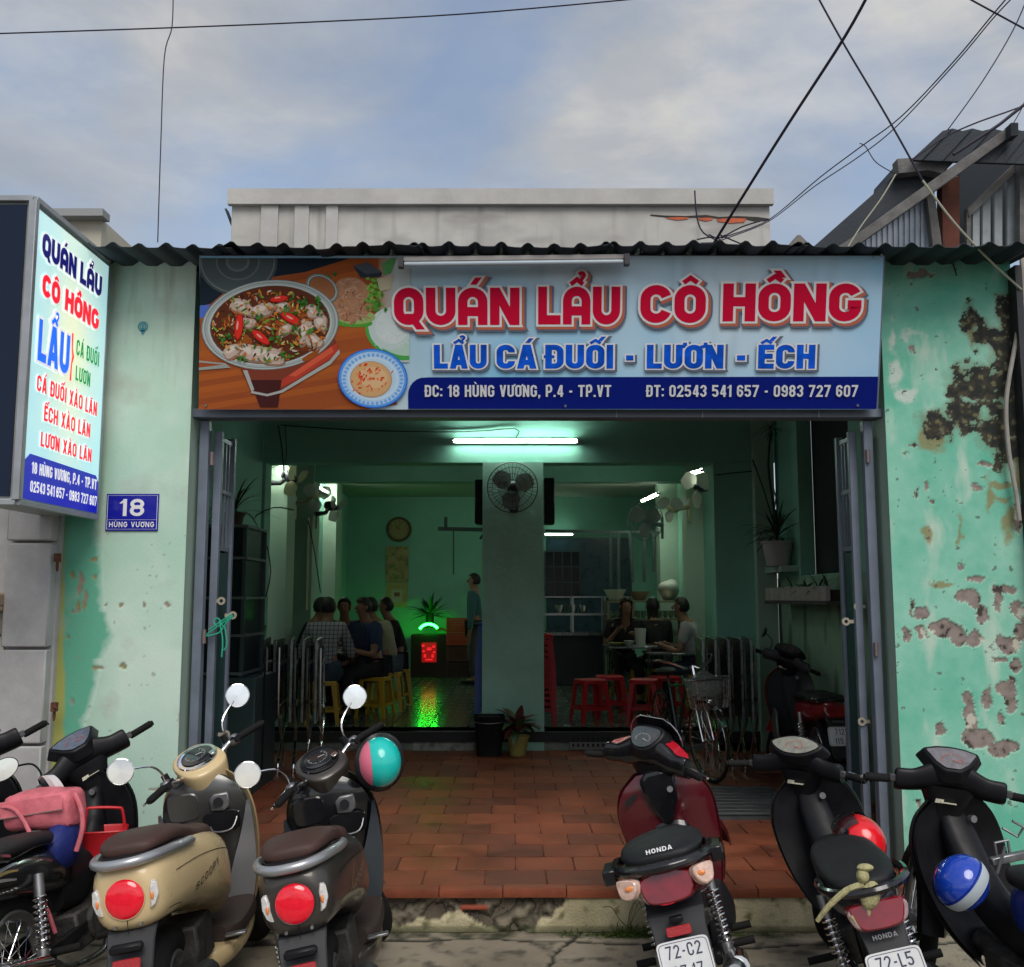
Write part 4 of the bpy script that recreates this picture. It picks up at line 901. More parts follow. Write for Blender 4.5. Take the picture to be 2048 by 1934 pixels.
B = MB(); B.tube([P(u, v, 5.64) for u, v in ((1981, 480), (1984, 560), (1975, 640), (1957, 740), (1952, 800), (1958, 880), (1972, 960), (1978, 1010))], .013, 8, smooth=4)
tag(B.build('conduit', mat('conduit_grey', (.32, .30, .27), .7, var=.2, vs_=10)), 'pale bent conduit running down the right edge of the peeling wall', 'conduit')
B = MB(); B.box((2.985, 5.66, 2.4), (.04, .12, 2.6)); tag(B.build('edge_gap_strip', dark_grey), 'dark post closing the right edge of the peeling wall', 'post')  # dark strip stands in for the shade of a gap
tn = MB()
for pts in ([(1348, 370), (1352, 420), (1365, 452), (1400, 470)], [(1395, 455), (1430, 470), (1450, 478)], [(1352, 465), (1385, 460), (1400, 470), (1360, 472)], [(1375, 455), (1392, 462), (1408, 456)], [(1400, 462), (1440, 440), (1490, 425)]): tn.tube([P(u, v, 5.9) for u, v in pts], .005, 5, smooth=3)
tag(tn.build('cable_knot', wire_m), 'tangle of cable ends tied where the thick cable meets the eave', 'cable')
# ================================================================ MOTORBIKES (local frame: forward +y, rear axle over the origin)
RAKE = rad(27); PIV = Vector((0, .86, .95))
def steer_m(a):
    A = Matrix.Rotation(RAKE, 4, 'X'); return Matrix.Translation(PIV) @ A @ Matrix.Rotation(a, 4, 'Z') @ A.inverted() @ Matrix.Translation(-PIV)
def bike(name, label, x, y, yaw, lean, z=0, group='motorbikes parked in front of the step', cat='motorbike'):
    o = thing(name, label, cat, (x, y, z), 0, group); o.rotation_euler = (0, rad(lean), rad(yaw)); return o
def wheel(root, c, R, w, T=None, spokes=True, name='wheel'):
    c = Vector(c)
    B = MB(T); rr_ = R - w * .95
    B.lathe([(rr_, -w * .42), (rr_ + .012, -w * .36), (rr_ - .012, -w * .2), (rr_ - .012, w * .2), (rr_ + .012, w * .36), (rr_, w * .42), (rr_ - .022, w * .2), (rr_ - .022, -w * .2), (rr_, -w * .42)], c, (1, 0, 0), 36)
    B.cyl(c - Vector((.05, 0, 0)), c + Vector((.05, 0, 0)), .035 if spokes else .05, 14)
    if not spokes:
        for k in range(5):
            a = 2 * PI * k / 5; B.bar(c + Vector((0, .04 * math.cos(a), .04 * math.sin(a))), c + Vector((0, rr_ * math.cos(a + .12), rr_ * math.sin(a + .12))), .03, .026, (1, 0, 0))
    wh = B.build(name, alu, root)
    B = MB(T); B.lathe([(R - w * .5 + w * .52 * math.cos(a), w * .5 * math.sin(a)) for a in [2 * PI * k / 14 for k in range(15)]], c, (1, 0, 0), 40); B.build('tyre', rubber, wh)
    if spokes:
        B = MB(T)
        for k in range(28):
            a = 2 * PI * k / 28; s = 1 if k % 2 else -1; a2 = a + s * .35 * (1 if k % 4 < 2 else -1)
            B.tube([c + Vector((s * .035, .033 * math.cos(a2), .033 * math.sin(a2))), c + Vector((0, rr_ * math.cos(a), rr_ * math.sin(a)))], .0018, 4)
        B.build('spokes', chrome, wh)
    return wh
def spring(root, a, b, r=.026, turns=9, body_m=chrome, T=None):
    a, b = Vector(a), Vector(b); d = (b - a).normalized(); u = Vector((1, 0, 0)); v = d.cross(u).normalized(); u = v.cross(d)
    B = MB(T); n = turns * 10; B.tube([a + (b - a) * (.06 + .66 * i / n) + (u * math.cos(2 * PI * i / 10) + v * math.sin(2 * PI * i / 10)) * r for i in range(n + 1)], .0048, 6)
    s = B.build('shock_spring', body_m, root)
    B = MB(T); B.cyl(a, b, .011, 10); B.cyl(a + (b - a) * .72, b, .021, 12); B.cyl(a - d * .02, a + d * .03, .026, 12); B.build('damper', alu, s)
def mirror(root, T, sx, base, c, r, sq=1.0, nrm=(0, -1, .12), yawo=0, stem_m=None):
    base, c = Vector(base), Vector(c); n = Matrix.Rotation(yawo, 3, 'Z') @ Vector(nrm).normalized()
    B = MB(T); mid = base + (c - base) * .45 + Vector((-sx * .035, 0, .035))
    B.tube([base, base + Vector((-sx * .004, 0, .05)), mid, c - n * .02], .005, 6, smooth=4); mo = B.build('mirror_stem', stem_m or chrome, root)
    B = MB(T); u = Vector((0, 0, 1)).cross(n).normalized(); v = n.cross(u)
    def ringp(q, h): return [c + n * h + u * (q * r * math.cos(2 * PI * k / 28)) + v * (q * r * sq * math.sin(2 * PI * k / 28)) for k in range(28)]
    B.loft([ringp(.3, -.026), ringp(.75, -.02), ringp(1.0, -.006), ringp(1.05, .002), ringp(1.0, .003), ringp(.98, .0)]); B.build('mirror_shell', black_plastic if stem_m else chrome, mo)
    B = MB(T); B.loft([ringp(.98, .0012), ringp(.01, .0016)], False); B.build('mirror_glass', mirror_m, mo, ang=60)
def grips(root, T, xe, y0, y1, z, lev=chrome, bar_m=black_plastic, xi=.215, z1=None):
    z1 = z if z1 is None else z1
    for s in (-1, 1):
        a, b = Vector((s * xi, y0, z)), Vector((s * xe, y1, z1)); d = (b - a).normalized()
        B = MB(T); B.tube([a, a + d * .005, b - d * .012, b - d * .01, b], [.016, .0165, .0165, .012, .012], 12)
        for k in range(9): q = a + d * (.015 + k * .0115); B.tube([q, q + d * .005], .0178, 12)
        B.build('grip', rubber, root)
        B = MB(T); B.tube([a + Vector((0, .035, .005)), a + d * .03 + Vector((0, .05, 0)), b + Vector((0, .055, -.008)), b + d * .008 + Vector((0, .05, -.008))], [.006, .006, .005, .007], 6); B.build('brake_lever', lev, root)
def plate(root, c, nrm, l1, l2, w=.19, h=.14):
    c = Vector(c); n = Vector(nrm).normalized(); ux = Vector((1, 0, 0)); uy = n.cross(ux).normalized(); 
    B = MB(); B.prism(se(w / 2, h / 2, 28, 9), c, ux, uy, .003); p = B.build('number_plate', white_plate, root)
    B = MB(); L, Rr = ribbon(se(w / 2 - .007, h / 2 - .007, 28, 9), .0022, True); B.add([c + ux * q[0] + uy * q[1] + n * .0036 for q in L + Rr], [(i, 28 + i, 28 + (i + 1) % 28, (i + 1) % 28) for i in range(28)]); B.build('plate_border', plate_ink, p, ang=0)
    for t_, yy in ((l1, .012), (l2, -.055)):
        B = MB(); text(B, t_, c + uy * yy, ux, uy, .043, None, .50, .12, .16, z=.0038, align='c'); B.build('plate_lettering', plate_ink, p, ang=0)
def panel(B, L, th, nu=9, inner=.75, k=4, p=2.0):
    S = cr([tuple(l) for l in L], k); rings = []
    for z, hw, y, bu in S:
        f = [Vector((hw * i / nu, y + bu * (1 - abs(i / nu) ** p), z)) for i in range(-nu, nu + 1)]
        g = [Vector((hw * .985 * i / nu, y - th + bu * inner * (1 - abs(i / nu) ** p), z)) for i in range(nu, -nu - 1, -1)]
        rings.append(f + g)
    B.loft(rings)
def disc(B, c, n, r, h=.002, sq=1, seg=28, x=None):
    c = Vector(c); n = Vector(n).normalized(); u = Vector((1, 0, 0)); v = n.cross(u).normalized()
    B.loft([[c + n * q + u * (s * r * math.cos(2 * PI * k / seg)) + v * (s * r * sq * math.sin(2 * PI * k / seg)) for k in range(seg)] for q, s in ((0, 1), (h, .99), (h + .001, .9))])
def gauge(root, T, c, n, r, sq=.85, a0=150, a1=390, ink=None, face=None):
    """a dial with printed ticks and a needle under the glass"""
    c, n = Vector(c), Vector(n).normalized(); u = Vector((1, 0, 0)); v = n.cross(u).normalized()
    if v.z < 0: v = -v
    B = MB(T); B.cur = 0
    ink = ink or mat('dial_ink', (.5, .5, .5), .5)
    for k in range(22):
        a = rad(a0 + (a1 - a0) * k / 21); ri = .66 if k % 3 == 0 else .76
        p, q = c + n * .003 + (u * math.cos(a) + v * sq * math.sin(a)) * r * ri, c + n * .003 + (u * math.cos(a) + v * sq * math.sin(a)) * r * .88
        B.bar(p, q, .0013, .0006, n)
    B.bar(c + n * .0035, c + n * .0035 + (u * .55 - v * .2) * r, .003, .0006, n)
    B.build('dial_marks', ink, root)
def lamp_wing(root, pts, o, ux, uy, h, m_, name, inset=.06):
    pts = cr([tuple(p) for p in pts], 4, True); B = MB(); B.prism(pts, o, ux, uy, h, inset); return B.build(name, m_, root, bevel=.004)
def badge(root, s_, o, ux, uy, h, w, m_, z=.002, t=.17, cw=.8, slant=.0, name='badge'):
    B = MB(); text(B, s_, o, ux, uy, h, w, cw, t, .22, z=z, slant=slant, align='c'); B.build(name, m_, root, ang=0)
REAR = (Vector((1, 0, 0)), Vector((0, .28, .96)).normalized())

def scooter(label, x, y, yaw, lean, steer, paint, inner, seat_m, rail_m, pod_m, txt, txt_m, pl, trim=None, stripe=None, chrome_dial=True, side_inner=None):
    o = bike('scooter', label, x, y, yaw, lean, cat='scooter'); T = steer_m(rad(steer))
    wheel(o, (0, 0, .245), .245, .11, None, False); wheel(o, (0, 1.25, .25), .25, .10, T, False)
    B = MB(); S = body(B, [(-.345, .700, .045, .05), (-.338, .700, .088, .092), (-.30, .702, .122, .120), (-.22, .705, .142, .134), (-.08, .700, .162, .142), (.08, .675, .175, .150), (.22, .640, .186, .158), (.38, .602, .182, .162), (.50, .565, .162, .17), (.58, .52, .12, .17), (.61, .50, .07, .15)], 26, 3.0)
    bo = B.build('body_cowl', paint, o)
    def onside(X, Y, dz): yy = -.04 + X; zz = .610 + X * .12 + Y; return Vector((side(S, yy, zz, 3.0) + .0035 + dz, yy, zz))
    B = MB(); text(B, txt, (0, 0, 0), (0, 1, 0), (0, 0, 1), .028, .27, .8, .15, .30, mapf=onside); B.build('badge', txt_m, bo, ang=0)
    if stripe:
        B = MB()
        vs = []; 
        for i in range(13):
            t = i / 12; yy = .475 + .02 * math.sin(t * 3); zz = .455 + .24 * t
            for dyy in (0, .010): vs.append(Vector((side(S, yy + dyy, zz, 3.0) + .003, yy + dyy, zz)))
        B.add(vs, [(2 * i, 2 * i + 1, 2 * i + 3, 2 * i + 2) for i in range(12)]); B.build('stripe', stripe, bo, ang=0)
    if trim:
        for s in (1,):
            vs = []
            P0 = [(-.09, .545), (-.02, .535), (.05, .545)]
            for i in range(15):
                t = i / 14; yy = -.12 + .12 * math.sin(t * PI * .5); zz = .555 + .16 * t ** 1.4; yy = -.06 - .08 * math.sin(t * PI * .9) + .13 * t
                for dd in (0, .008): vs.append(Vector((side(S, yy + dd, zz, 3.0) + .003, yy + dd, zz)))
            B = MB(); B.add(vs, [(2 * i, 2 * i + 1, 2 * i + 3, 2 * i + 2) for i in range(14)]); B.build('stripe', trim, bo, ang=0)
    for zz0, dz_, ya, yb in ((.735, -.10, -.20, .50), (.62, -.02, -.26, -.14)):
        for s in (-1, 1):
            vs = []
            for i in range(25):
                t = i / 24; yy = ya + (yb - ya) * t; zz = zz0 + dz_ * t * t
                for q in (0, .0028): vs.append(Vector((side(S, yy, zz + q, 3.0, s) + s * .0012, yy, zz + q)))
            B = MB(); B.add(vs, [(2 * i, 2 * i + 2, 2 * i + 3, 2 * i + 1) for i in range(24)]); B.build('panel_gap', black_plastic, bo, ang=0)
    B = MB(); B.box((0, -.3462, .605), (.002, .002, .05)); B.build('panel_gap', black_plastic, bo)
    for s in (-1, 1): B = MB(); B.cyl((s * .045, -.338, .608), (s * .045, -.348, .608), .006, 10); B.build('screw', alu, bo)
    # tail panel: lamp, indicators
    n = Vector((0, -1, .06)).normalized()
    B = MB(); B.lathe([(.072, -.03), (.074, -.006), (.071, .002), (.066, .0)], (0, -.345, .70), n, 36); B.build('lamp_bezel', paint, o)
    B = MB(); B.lathe([(.068, 0), (.063, .007), (.048, .013), (.028, .016), (.001, .017)], (0, -.347, .70), n, 36); B.build('tail_lamp', red_lens, o)
    for s in (-1, 1):
        B = MB(); pts = [(-.020, -.055), (.006, -.045), (.026, -.005), (.022, .045), (-.004, .052), (-.016, .02), (-.012, -.01)]
        if s < 0: pts = [(-a, b) for a, b in pts][::-1]
        ux = Vector((1, -s * -.42, 0)).normalized() if s > 0 else Vector((1, -.42, 0)).normalized()
        ux = Vector((1, .42 * s, 0)).normalized()
        B.prism([(a_ * .8, b_2 * .95) for a_, b_2 in pts], (s * .093, -.326, .70), ux, (0, .05, 1), .020, .14); i_ = B.build('indicator', clear_lens, o, bevel=.003)
        B = MB(); B.ell((s * .096, -.345, .695), (.006, .006, .016), 10, 6); B.build('bulb', amber, i_)
    B = MB(); body(B, [(-.285, .850, .04, .012), (-.27, .852, .085, .026), (-.2, .856, .118, .036), (-.08, .850, .134, .042), (.05, .822, .138, .044), (.14, .792, .134, .044), (.26, .765, .130, .044), (.38, .750, .122, .044), (.49, .732, .10, .042), (.57, .715, .07, .040), (.61, .695, .03, .03)], 24, 2.6); so = B.build('seat', seat_m, o)
    B = MB(); body(B, [(-.272, .832, .090, .006), (-.2, .830, .122, .006), (-.08, .822, .138, .006), (.06, .792, .142, .006), (.16, .764, .138, .006), (.27, .740, .134, .006), (.42, .722, .12, .006), (.54, .70, .08, .006)], 20, 4); B.build('seat_seam', black_plastic, so)
    B = MB(); B.tube([(.152, -.0, .796), (.154, -.10, .808), (.138, -.20, .818), (.106, -.30, .824), (.058, -.350, .824), (0, -.362, .824), (-.058, -.350, .824), (-.106, -.30, .824), (-.138, -.20, .818), (-.154, -.10, .808), (-.152, -.0, .796)], .0180, 10, smooth=4)
    B.tube([(.146, .075, .784), (.152, -.005, .796)], [.006, .018], 10); B.tube([(-.146, .075, .784), (-.152, -.005, .796)], [.006, .018], 10); B.build('grab_rail', rail_m, o)
    B = MB(); B.box((0, -.28, .825), (.18, .12, .03)); B.build('rail_mount', black_plastic, o, bevel=.006)
    # rear fender with reflector and plate
    B = MB(); B.loft([[Vector(p) for p in ((-w, yy, z), (w, yy, z), (w * .9, yy + .04, z + .004), (-w * .9, yy + .04, z + .004))] for w, yy, z in ((.095, -.20, .60), (.09, -.31, .585), (.085, -.345, .54), (.08, -.385, .46), (.10, -.42, .39), (.09, -.43, .30))]); B.build('rear_fender', dark_grey, o, bevel=.006)
    B = MB(); B.box((0, -.385, .545), (.115, .035, .03)); B.build('plate_lamp', black_plastic, o, bevel=.008)
    B = MB(); B.prism(se(.048, .020, 20, 8), (0, -.398, .492), *REAR, .01); B.build('reflector', red_refl, o, bevel=.002)
    plate(o, (0, -.437, .375), (0, -.96, .28), *pl)
    # foot well, leg shield, inner panels
    B = MB(); body(B, [(.45, .30, .12, .04), (.52, .29, .165, .045), (.70, .285, .17, .045), (.88, .30, .165, .055), (.96, .34, .12, .06)], 20, 4); B.build('floorboard', mat('brown_mat_%s' % seat_m.name, (.035, .024, .020), .6, bump=.2, bs=200) if seat_m.name != 'x' else black_plastic, o)
    B = MB(); body(B, [(.30, .23, .10, .05), (.50, .22, .15, .05), (.80, .22, .15, .055), (.98, .27, .13, .075), (1.04, .31, .08, .06)], 20, 3.5); B.build('lower_cowl', paint, o)
    B = MB(); panel(B, [(.25, .12, .98, .06), (.34, .165, .955, .075), (.48, .195, .93, .09), (.62, .215, .905, .10), (.75, .215, .88, .10), (.86, .185, .86, .09), (.93, .12, .85, .06), (.955, .06, .845, .03)], .018, p=2.6); B.build('front_apron', paint, o)
    B = MB(); panel(B, [(.30, .12, .915, .0), (.36, .15, .905, -.02), (.48, .182, .888, -.035), (.62, .202, .868, -.05), (.75, .202, .845, -.055), (.85, .172, .828, -.04), (.91, .11, .825, -.02), (.935, .05, .83, -.01)], .03, p=2.4); B.build('inner_shield', inner, o)
    if side_inner:
        for s in (-1, 1):
            B = MB(); B.loft([[Vector((s * (hw - w), yy - .018, z)), Vector((s * hw, yy - .002, z)), Vector((s * hw, yy + .02, z)), Vector((s * (hw - w), yy + .01, z))] for z, hw, w, yy in cr([(.33, .16, .12, .868), (.42, .186, .12, .845), (.52, .205, .10, .825), (.62, .214, .065, .812), (.72, .216, .03, .80), (.78, .212, .01, .80)], 4)]); B.build('shield_flank', side_inner, o)
    B = MB(); B.prism(se(.075, .065, 24, 4), (-.085, .785, .80), (1, 0, 0), (0, -.12, 1), .02); B.build('glove_box', inner, o, bevel=.006)
    B = MB(); B.prism([(-.045, -.035), (.02, -.042), (.048, -.02), (.045, .04), (-.02, .04), (-.045, .02)], (.085, .775, .80), (1, 0, 0), (0, -.12, 1), .022); ig = B.build('ignition_panel', alu, o, bevel=.005)
    B = MB(); B.cyl((.082, .757, .80), (.082, .744, .802), .022, 18); B.build('key_barrel', black_plastic, ig)
    B = MB(); B.tube([(.02, .785, .70), (.05, .745, .672), (.13, .745, .675), (.16, .785, .74)], .004, 6, smooth=4); B.build('bag_hook', alu, o)
    B = MB(); B.prism(se(.085, .05, 22, 4), (.08, .782, .71), (1, 0, 0), (0, -.1, 1), .012); B.build('pocket', black_plastic, o, bevel=.004)
    # steering head pod
    B = MB(T)
    def pring(z, a, b, yc, tl): return [Vector((px, yc + py, z + py * tl)) for px, py in se(a, b, 26, 2.6)]
    B.loft([pring(*q) for q in cr([(.79, .065, .05, .875, .1), (.83, .082, .062, .87, .15), (.88, .098, .078, .86, .25), (.94, .110, .092, .85, .4), (.985, .116, .098, .845, .55), (1.0, .110, .094, .845, .6), (1.008, .098, .084, .845, .62)], 3)]); po = B.build('meter_pod', pod_m, o)
    nn = Vector((0, -.53, .85))
    B = MB(T); disc(B, (0, .846, 1.006), nn, .100, .012, .84, 32); B.build('dial_bezel', chrome if chrome_dial else gloss_black, po)
    B = MB(T); disc(B, (0, .838, 1.020), nn, .080, .003, .74, 32); dg = B.build('dial_face', glass_dark, po); gauge(po, T, (-.005, .840, 1.026), nn, .058, .8)
    B = MB(T); B.prism([(-.016, -.013), (.016, -.013), (.016, .013), (-.016, .013)], (.052, .790, 1.0), (1, 0, 0), (0, .85, .53), .006); B.build('emblem', chrome, po, bevel=.002)
    B = MB(T); B.tube([(-.23, .82, .985), (-.17, .835, .985), (-.10, .85, .965), (.10, .85, .965), (.17, .835, .985), (.23, .82, .985)], .012, 10, smooth=4); hb = B.build('handlebar', chrome, o)
    grips(o, T, .335, .815, .745, .985)
    for s in (-1, 1):
        B = MB(T); B.box((s * .195, .828, .985), (.05, .045, .05)); B.build('switch_housing', alu, hb, bevel=.010)
        B = MB(T); B.box((s * .198, .802, .985), (.03, .012, .03)); B.box((s * .175, .80, 1.0), (.02, .012, .014)); B.build('switch', black_plastic, hb, bevel=.004)
        B = MB(T); B.cyl((s * .17, .86, .985), (s * .17, .86, 1.03), .017, 10); B.tube([(s * .17, .87, .98), (s * .14, .93, .93), (s * .08, .92, .85)], .005, 6, smooth=4); B.build('brake_cable', black_plastic, hb)
        mirror(o, T, s, (s * .185, .85, 1.0), (s * .335, .85, 1.155), .056, yawo=rad(-26 if steer > 0 else 26))
    B = MB(T); B.tube([(0, .87, .90), (0, 1.0, .66), (0, 1.08, .50)], .02, 10); 
    for s in (-1, 1): B.tube([(s * .065, 1.10, .48), (s * .065, 1.25, .25)], .017, 10)
    B.build('fork', steel, o)
    B = MB(T); B.loft([[Vector((px, 1.25 + (.275 + pz) * math.cos(a), .25 + (.275 + pz) * math.sin(a))) for px, pz in ((-.065, -.02), (-.05, .012), (0, .022), (.05, .012), (.065, -.02), (.05, .004), (0, .014), (-.05, .004))] for a in [rad(t) for t in range(10, 171, 16)]]); B.build('front_fender', paint, o)
    B = MB(T); B.ell((0, 1.0, .88), (.085, .05, .075)); B.build('headlamp', clear_lens, o)
    B = MB(); B.box((-.075, .06, .30), (.09, .46, .13)); B.box((.0, .22, .36), (.2, .24, .17)); B.cyl((-.13, .12, .29), (-.10, .12, .29), .07, 16); B.cyl((-.13, 0, .25), (-.1, 0, .25), .05, 14); B.build('engine', engine_m, o, bevel=.012)
    B = MB(); B.tube([(.12, .25, .22), (.14, .08, .24), (.145, -.05, .28), (.15, -.34, .33)], [.016, .03, .055, .052], 14); ex = B.build('exhaust', steel, o)
    B = MB(); B.tube([(.158, -.02, .30), (.163, -.26, .335)], [.05, .048], 12); B.build('heat_shield', dark_grey, ex)
    spring(o, (-.13, .0, .30), (-.13, -.06, .56)); B = MB(); B.tube([(-.08, .34, .24), (-.16, .36, .02)], .010, 8); B.build('side_stand', black_plastic, o)
    B = MB(); B.box((.17, .42, .30), (.09, .035, .012)); B.build('footpeg', alu, o, bevel=.003)
    return o, T

def underbone(label, x, y, yaw, lean, steer, paint, inner, pl, accent=None, z=0, group='motorbikes parked in front of the step', style='wave', shield_m=None, tail='red', lever=chrome, mir=(), seat_m=None, dial=(.08, .08, .085), dial_ink=None):
    o = bike('motorbike', label, x, y, yaw, lean, z, group); T = steer_m(rad(steer)); air = style == 'air'
    seat_m = seat_m or mat('black_vinyl', (.016, .017, .019), .5, spec=.25, bump=.25, bs=250, var=.15)
    wheel(o, (0, 0, .29), .29, .085, None, not air); wheel(o, (0, 1.25, .29), .29, .075, T, not air)
    k = 1.35 if air else 1.0
    B = MB(); S = body(B, [(-.50, .71, .02, .02), (-.47, .71, .05 * k, .035), (-.40, .70, .085 * k, .055), (-.28, .68, .11 * k, .075), (-.1, .655, .125 * k, .09), (.1, .63, .125 * k, .10), (.28, .60, .115 * k, .11), (.42, .58, .085 * k, .11), (.50, .56, .05, .09)], 22, 2.4); bo = B.build('rear_cowl', paint, o)
    B = MB(); zs = .015 if air else -.035
    body(B, [(-.42, .795 + zs, .03, .012), (-.40, .795 + zs, .08 * (1.3 if air else 1), .025), (-.32, .797 + zs, .115 * (1.35 if air else 1.05), .036), (-.15, .79 + zs, .13 * (1.25 if air else 1.05), .042), (.02, .770 + zs * .6, .132, .045), (.16, .742, .125, .042), (.32, .715, .11, .042), (.44, .700, .085, .04), (.50, .695, .05, .03), (.53, .692, .02, .02)], 24, 2.4); so = B.build('seat', seat_m, o)
    B = MB(); body(B, [(-.39, .775 + zs, .085, .005), (-.3, .774 + zs, .12 * (1.35 if air else 1.05), .005), (-.1, .755 + zs, .134, .005), (.1, .722, .130, .005), (.3, .695, .114, .005), (.45, .680, .07, .005)], 20, 4); B.build('seat_seam', gloss_black, so)
    # grab rail
    B = MB(); w = .15 if not air else .185
    zr = 0 if air else -.035
    B.tube([(a, b, c + zr) for a, b, c in [(w * .85, -.12, .765), (w, -.25, .79), (w * .95, -.40, .80), (w * .55, -.50, .805), (0, -.53, .807), (-w * .55, -.50, .805), (-w * .95, -.40, .80), (-w, -.25, .79), (-w * .85, -.12, .765)]], .0165 if not air else .021, 8, smooth=4)
    if air:
        for s in (-1, 1): B.box((s * .205, -.36, .785), (.05, .13, .055))
    B.build('grab_rail', gloss_black, o, bevel=.006 if air else 0)
    # centre frame cover, leg shields
    B = MB(); body(B, [(.36, .50, .06, .10), (.50, .47, .065, .09), (.62, .50, .065, .09), (.72, .58, .07, .11), (.80, .70, .075, .12), (.86, .80, .06, .10)] if not air else [(.36, .45, .10, .14), (.50, .38, .12, .12), (.66, .38, .12, .11), (.78, .46, .11, .14), (.86, .62, .10, .16)], 20, 2.8); B.build('centre_cover', inner, o)
    if air:
        B = MB(); body(B, [(.35, .26, .12, .05), (.5, .27, .19, .05), (.75, .28, .20, .05), (.92, .32, .16, .06)], 18, 4); B.build('floorboard', black_plastic, o)
    hwk = 1.08 if air else 1.0
    B = MB(); panel(B, [(.30, .10, .68, .16), (.40, .16, .74, .14), (.52, .20, .80, .12), (.64, .218, .84, .11), (.76, .215, .862, .10), (.86, .175, .865, .08), (.92, .10, .862, .05)] if not air else [(.25, .14, .86, .12), (.36, .19, .89, .12), (.50, .225, .90, .12), (.64, .245, .895, .12), (.76, .245, .88, .11), (.86, .20, .87, .09), (.93, .11, .865, .05)], .016, p=2.2); B.build('leg_shield', shield_m or paint, o)
    B = MB(); panel(B, [(.31, .095, .665, .14), (.40, .152, .722, .11), (.52, .192, .782, .08), (.64, .210, .822, .06), (.76, .207, .842, .045), (.855, .167, .845, .03), (.91, .09, .845, .02)] if not air else [(.33, .17, .875, .0), (.50, .215, .872, -.02), (.64, .235, .862, -.03), (.76, .235, .845, -.03), (.855, .19, .84, -.02), (.92, .10, .845, -.01)], .016, p=2.2); B.build('inner_shield', paint if air else inner, o)
    if air:
        B = MB(); B.prism([(-.095, .11), (-.075, -.02), (-.02, -.135), (.02, -.135), (.075, -.02), (.095, .11), (.05, .15), (-.05, .15)], (0, .808, .79), (1, 0, 0), (0, -.1, 1), .03, .12); B.build('centre_panel', gloss_black, o, bevel=.01)
        B = MB(); B.prism([(-.145, .02), (-.085, .05), (-.075, .03), (-.14, -.005)], (-.04, .80, .80), (1, 0, 0), (0, -.1, 1), .012); B.build('shield_vent', gloss_black, o)
    B = MB(); B.cyl((.05, .80 if not air else .785, .83), (.05, .775 if not air else .765, .832), .015, 16); ky = B.build('key_barrel', alu, o)
    B = MB(); B.box((.0, .772, .845), (.0, .0, .0)); 
    # handlebar cover: loft across x
    B = MB(T); sec = [(-.240, .800, .972, .030, .036), (-.232, .800, .972, .040, .050), (-.17, .808, .975, .042, .050), (-.125, .818, .985, .052, .056), (-.07, .832, 1.0, .066, .066), (0, .838, 1.006, .070, .070)]
    if air: sec = [(a, b + .005, c + .01, d * 1.1, e * (1.0 if abs(a) > .15 else 1.15)) for a, b, c, d, e in sec]
    if not air: sec = [(a * .90, b, c, d * .9, e * .88) for a, b, c, d, e in sec]
    sec = sec + [(-a, b, c, d, e) for a, b, c, d, e in sec[:-1]][::-1]
    B.loft([[Vector((a, b + py, c + pz - .35 * py)) for py, pz in se(d, e, 20, 2.8)] for a, b, c, d, e in cr(sec, 3)]); hc = B.build('handlebar_cover', (inner if style == 'sport' else black_plastic) if not air else gloss_black, o)
    B = MB(T); B.loft([[Vector((px, yc + py, z)) for px, py in se(a, b, 20, 3)] for z, a, b, yc in ((.80, .055, .05, .885), (.86, .07, .055, .87), (.92, .095, .06, .855), (.965, .12, .055, .84))]); B.build('neck_cover', black_plastic, hc)
    nn = Vector((0, -.66, .75)); cy_ = Vector((0, .784, 1.082)) if not air else Vector((0, .776, 1.094)); uy = Vector((0, .75, .66))
    shp = [(-.10, .036), (-.05, .052), (.0, .056), (.05, .052), (.10, .036), (.062, -.022), (.028, -.05), (-.028, -.05), (-.062, -.022)][::-1] if style == 'wave' else [(-.07, .055), (.0, .066), (.07, .055), (.078, .01), (.045, -.042), (0, -.056), (-.045, -.042), (-.078, .01)][::-1] if air else [(-.115, .008), (-.06, .040), (0, .050), (.06, .040), (.115, .008), (.06, -.036), (0, -.046), (-.06, -.036)][::-1]
    shp = shp[::-1]; shp = cr(shp, 3, True) if style != 'wave' else [q for i_, p in enumerate(shp) for q in ((p[0] * .9 + shp[i_ - 1][0] * .1, p[1] * .9 + shp[i_ - 1][1] * .1), (p[0] * .9 + shp[(i_ + 1) % len(shp)][0] * .1, p[1] * .9 + shp[(i_ + 1) % len(shp)][1] * .1))]
    big = [(a * 1.14, b * 1.2) for a, b in shp]
    B = MB(T); B.prism([(a * 1.22, b * 1.3) for a, b in big], cy_ - nn * .060, (1, 0, 0), uy, .061, .19); B.build('meter_surround', black_plastic, hc, bevel=.007, bseg=2)
    B = MB(T); B.prism(shp, cy_ + nn * .0045, (1, 0, 0), uy, .003); B.build('meter_glass', mat('meter_%s' % style + '%d' % int(dial[0] * 1000), dial, .12, coat=1, var=.3, vs_=25), hc)
    gauge(hc, T, cy_ + nn * .008 - uy * .008, nn, .050, .75, -20, 200, dial_ink or mat('dial_ink_red', (.55, .10, .05), .5))
    if not air:
        B = MB(T); B.prism([(-.018, -.008), (.014, -.008), (.018, .008), (-.014, .008)], (-.035, .805 - .005, .905), (1, 0, 0), (0, -.1, 1), .004); B.bar((-.03, .79, .902), (.03, .79, .902), .016, .003); B.build('sticker', mat('sticker_cream', (.55, .53, .42), .5), hc)
    grips(o, T, .345, .802, .745, .968, lever, xi=.235)
    for s in (-1, 1):
        B = MB(T); B.box((s * .225, .785, .975), (.03, .02, .03)); B.build('switch', mat('switch_grey', (.06, .06, .065), .5), hc, bevel=.004)
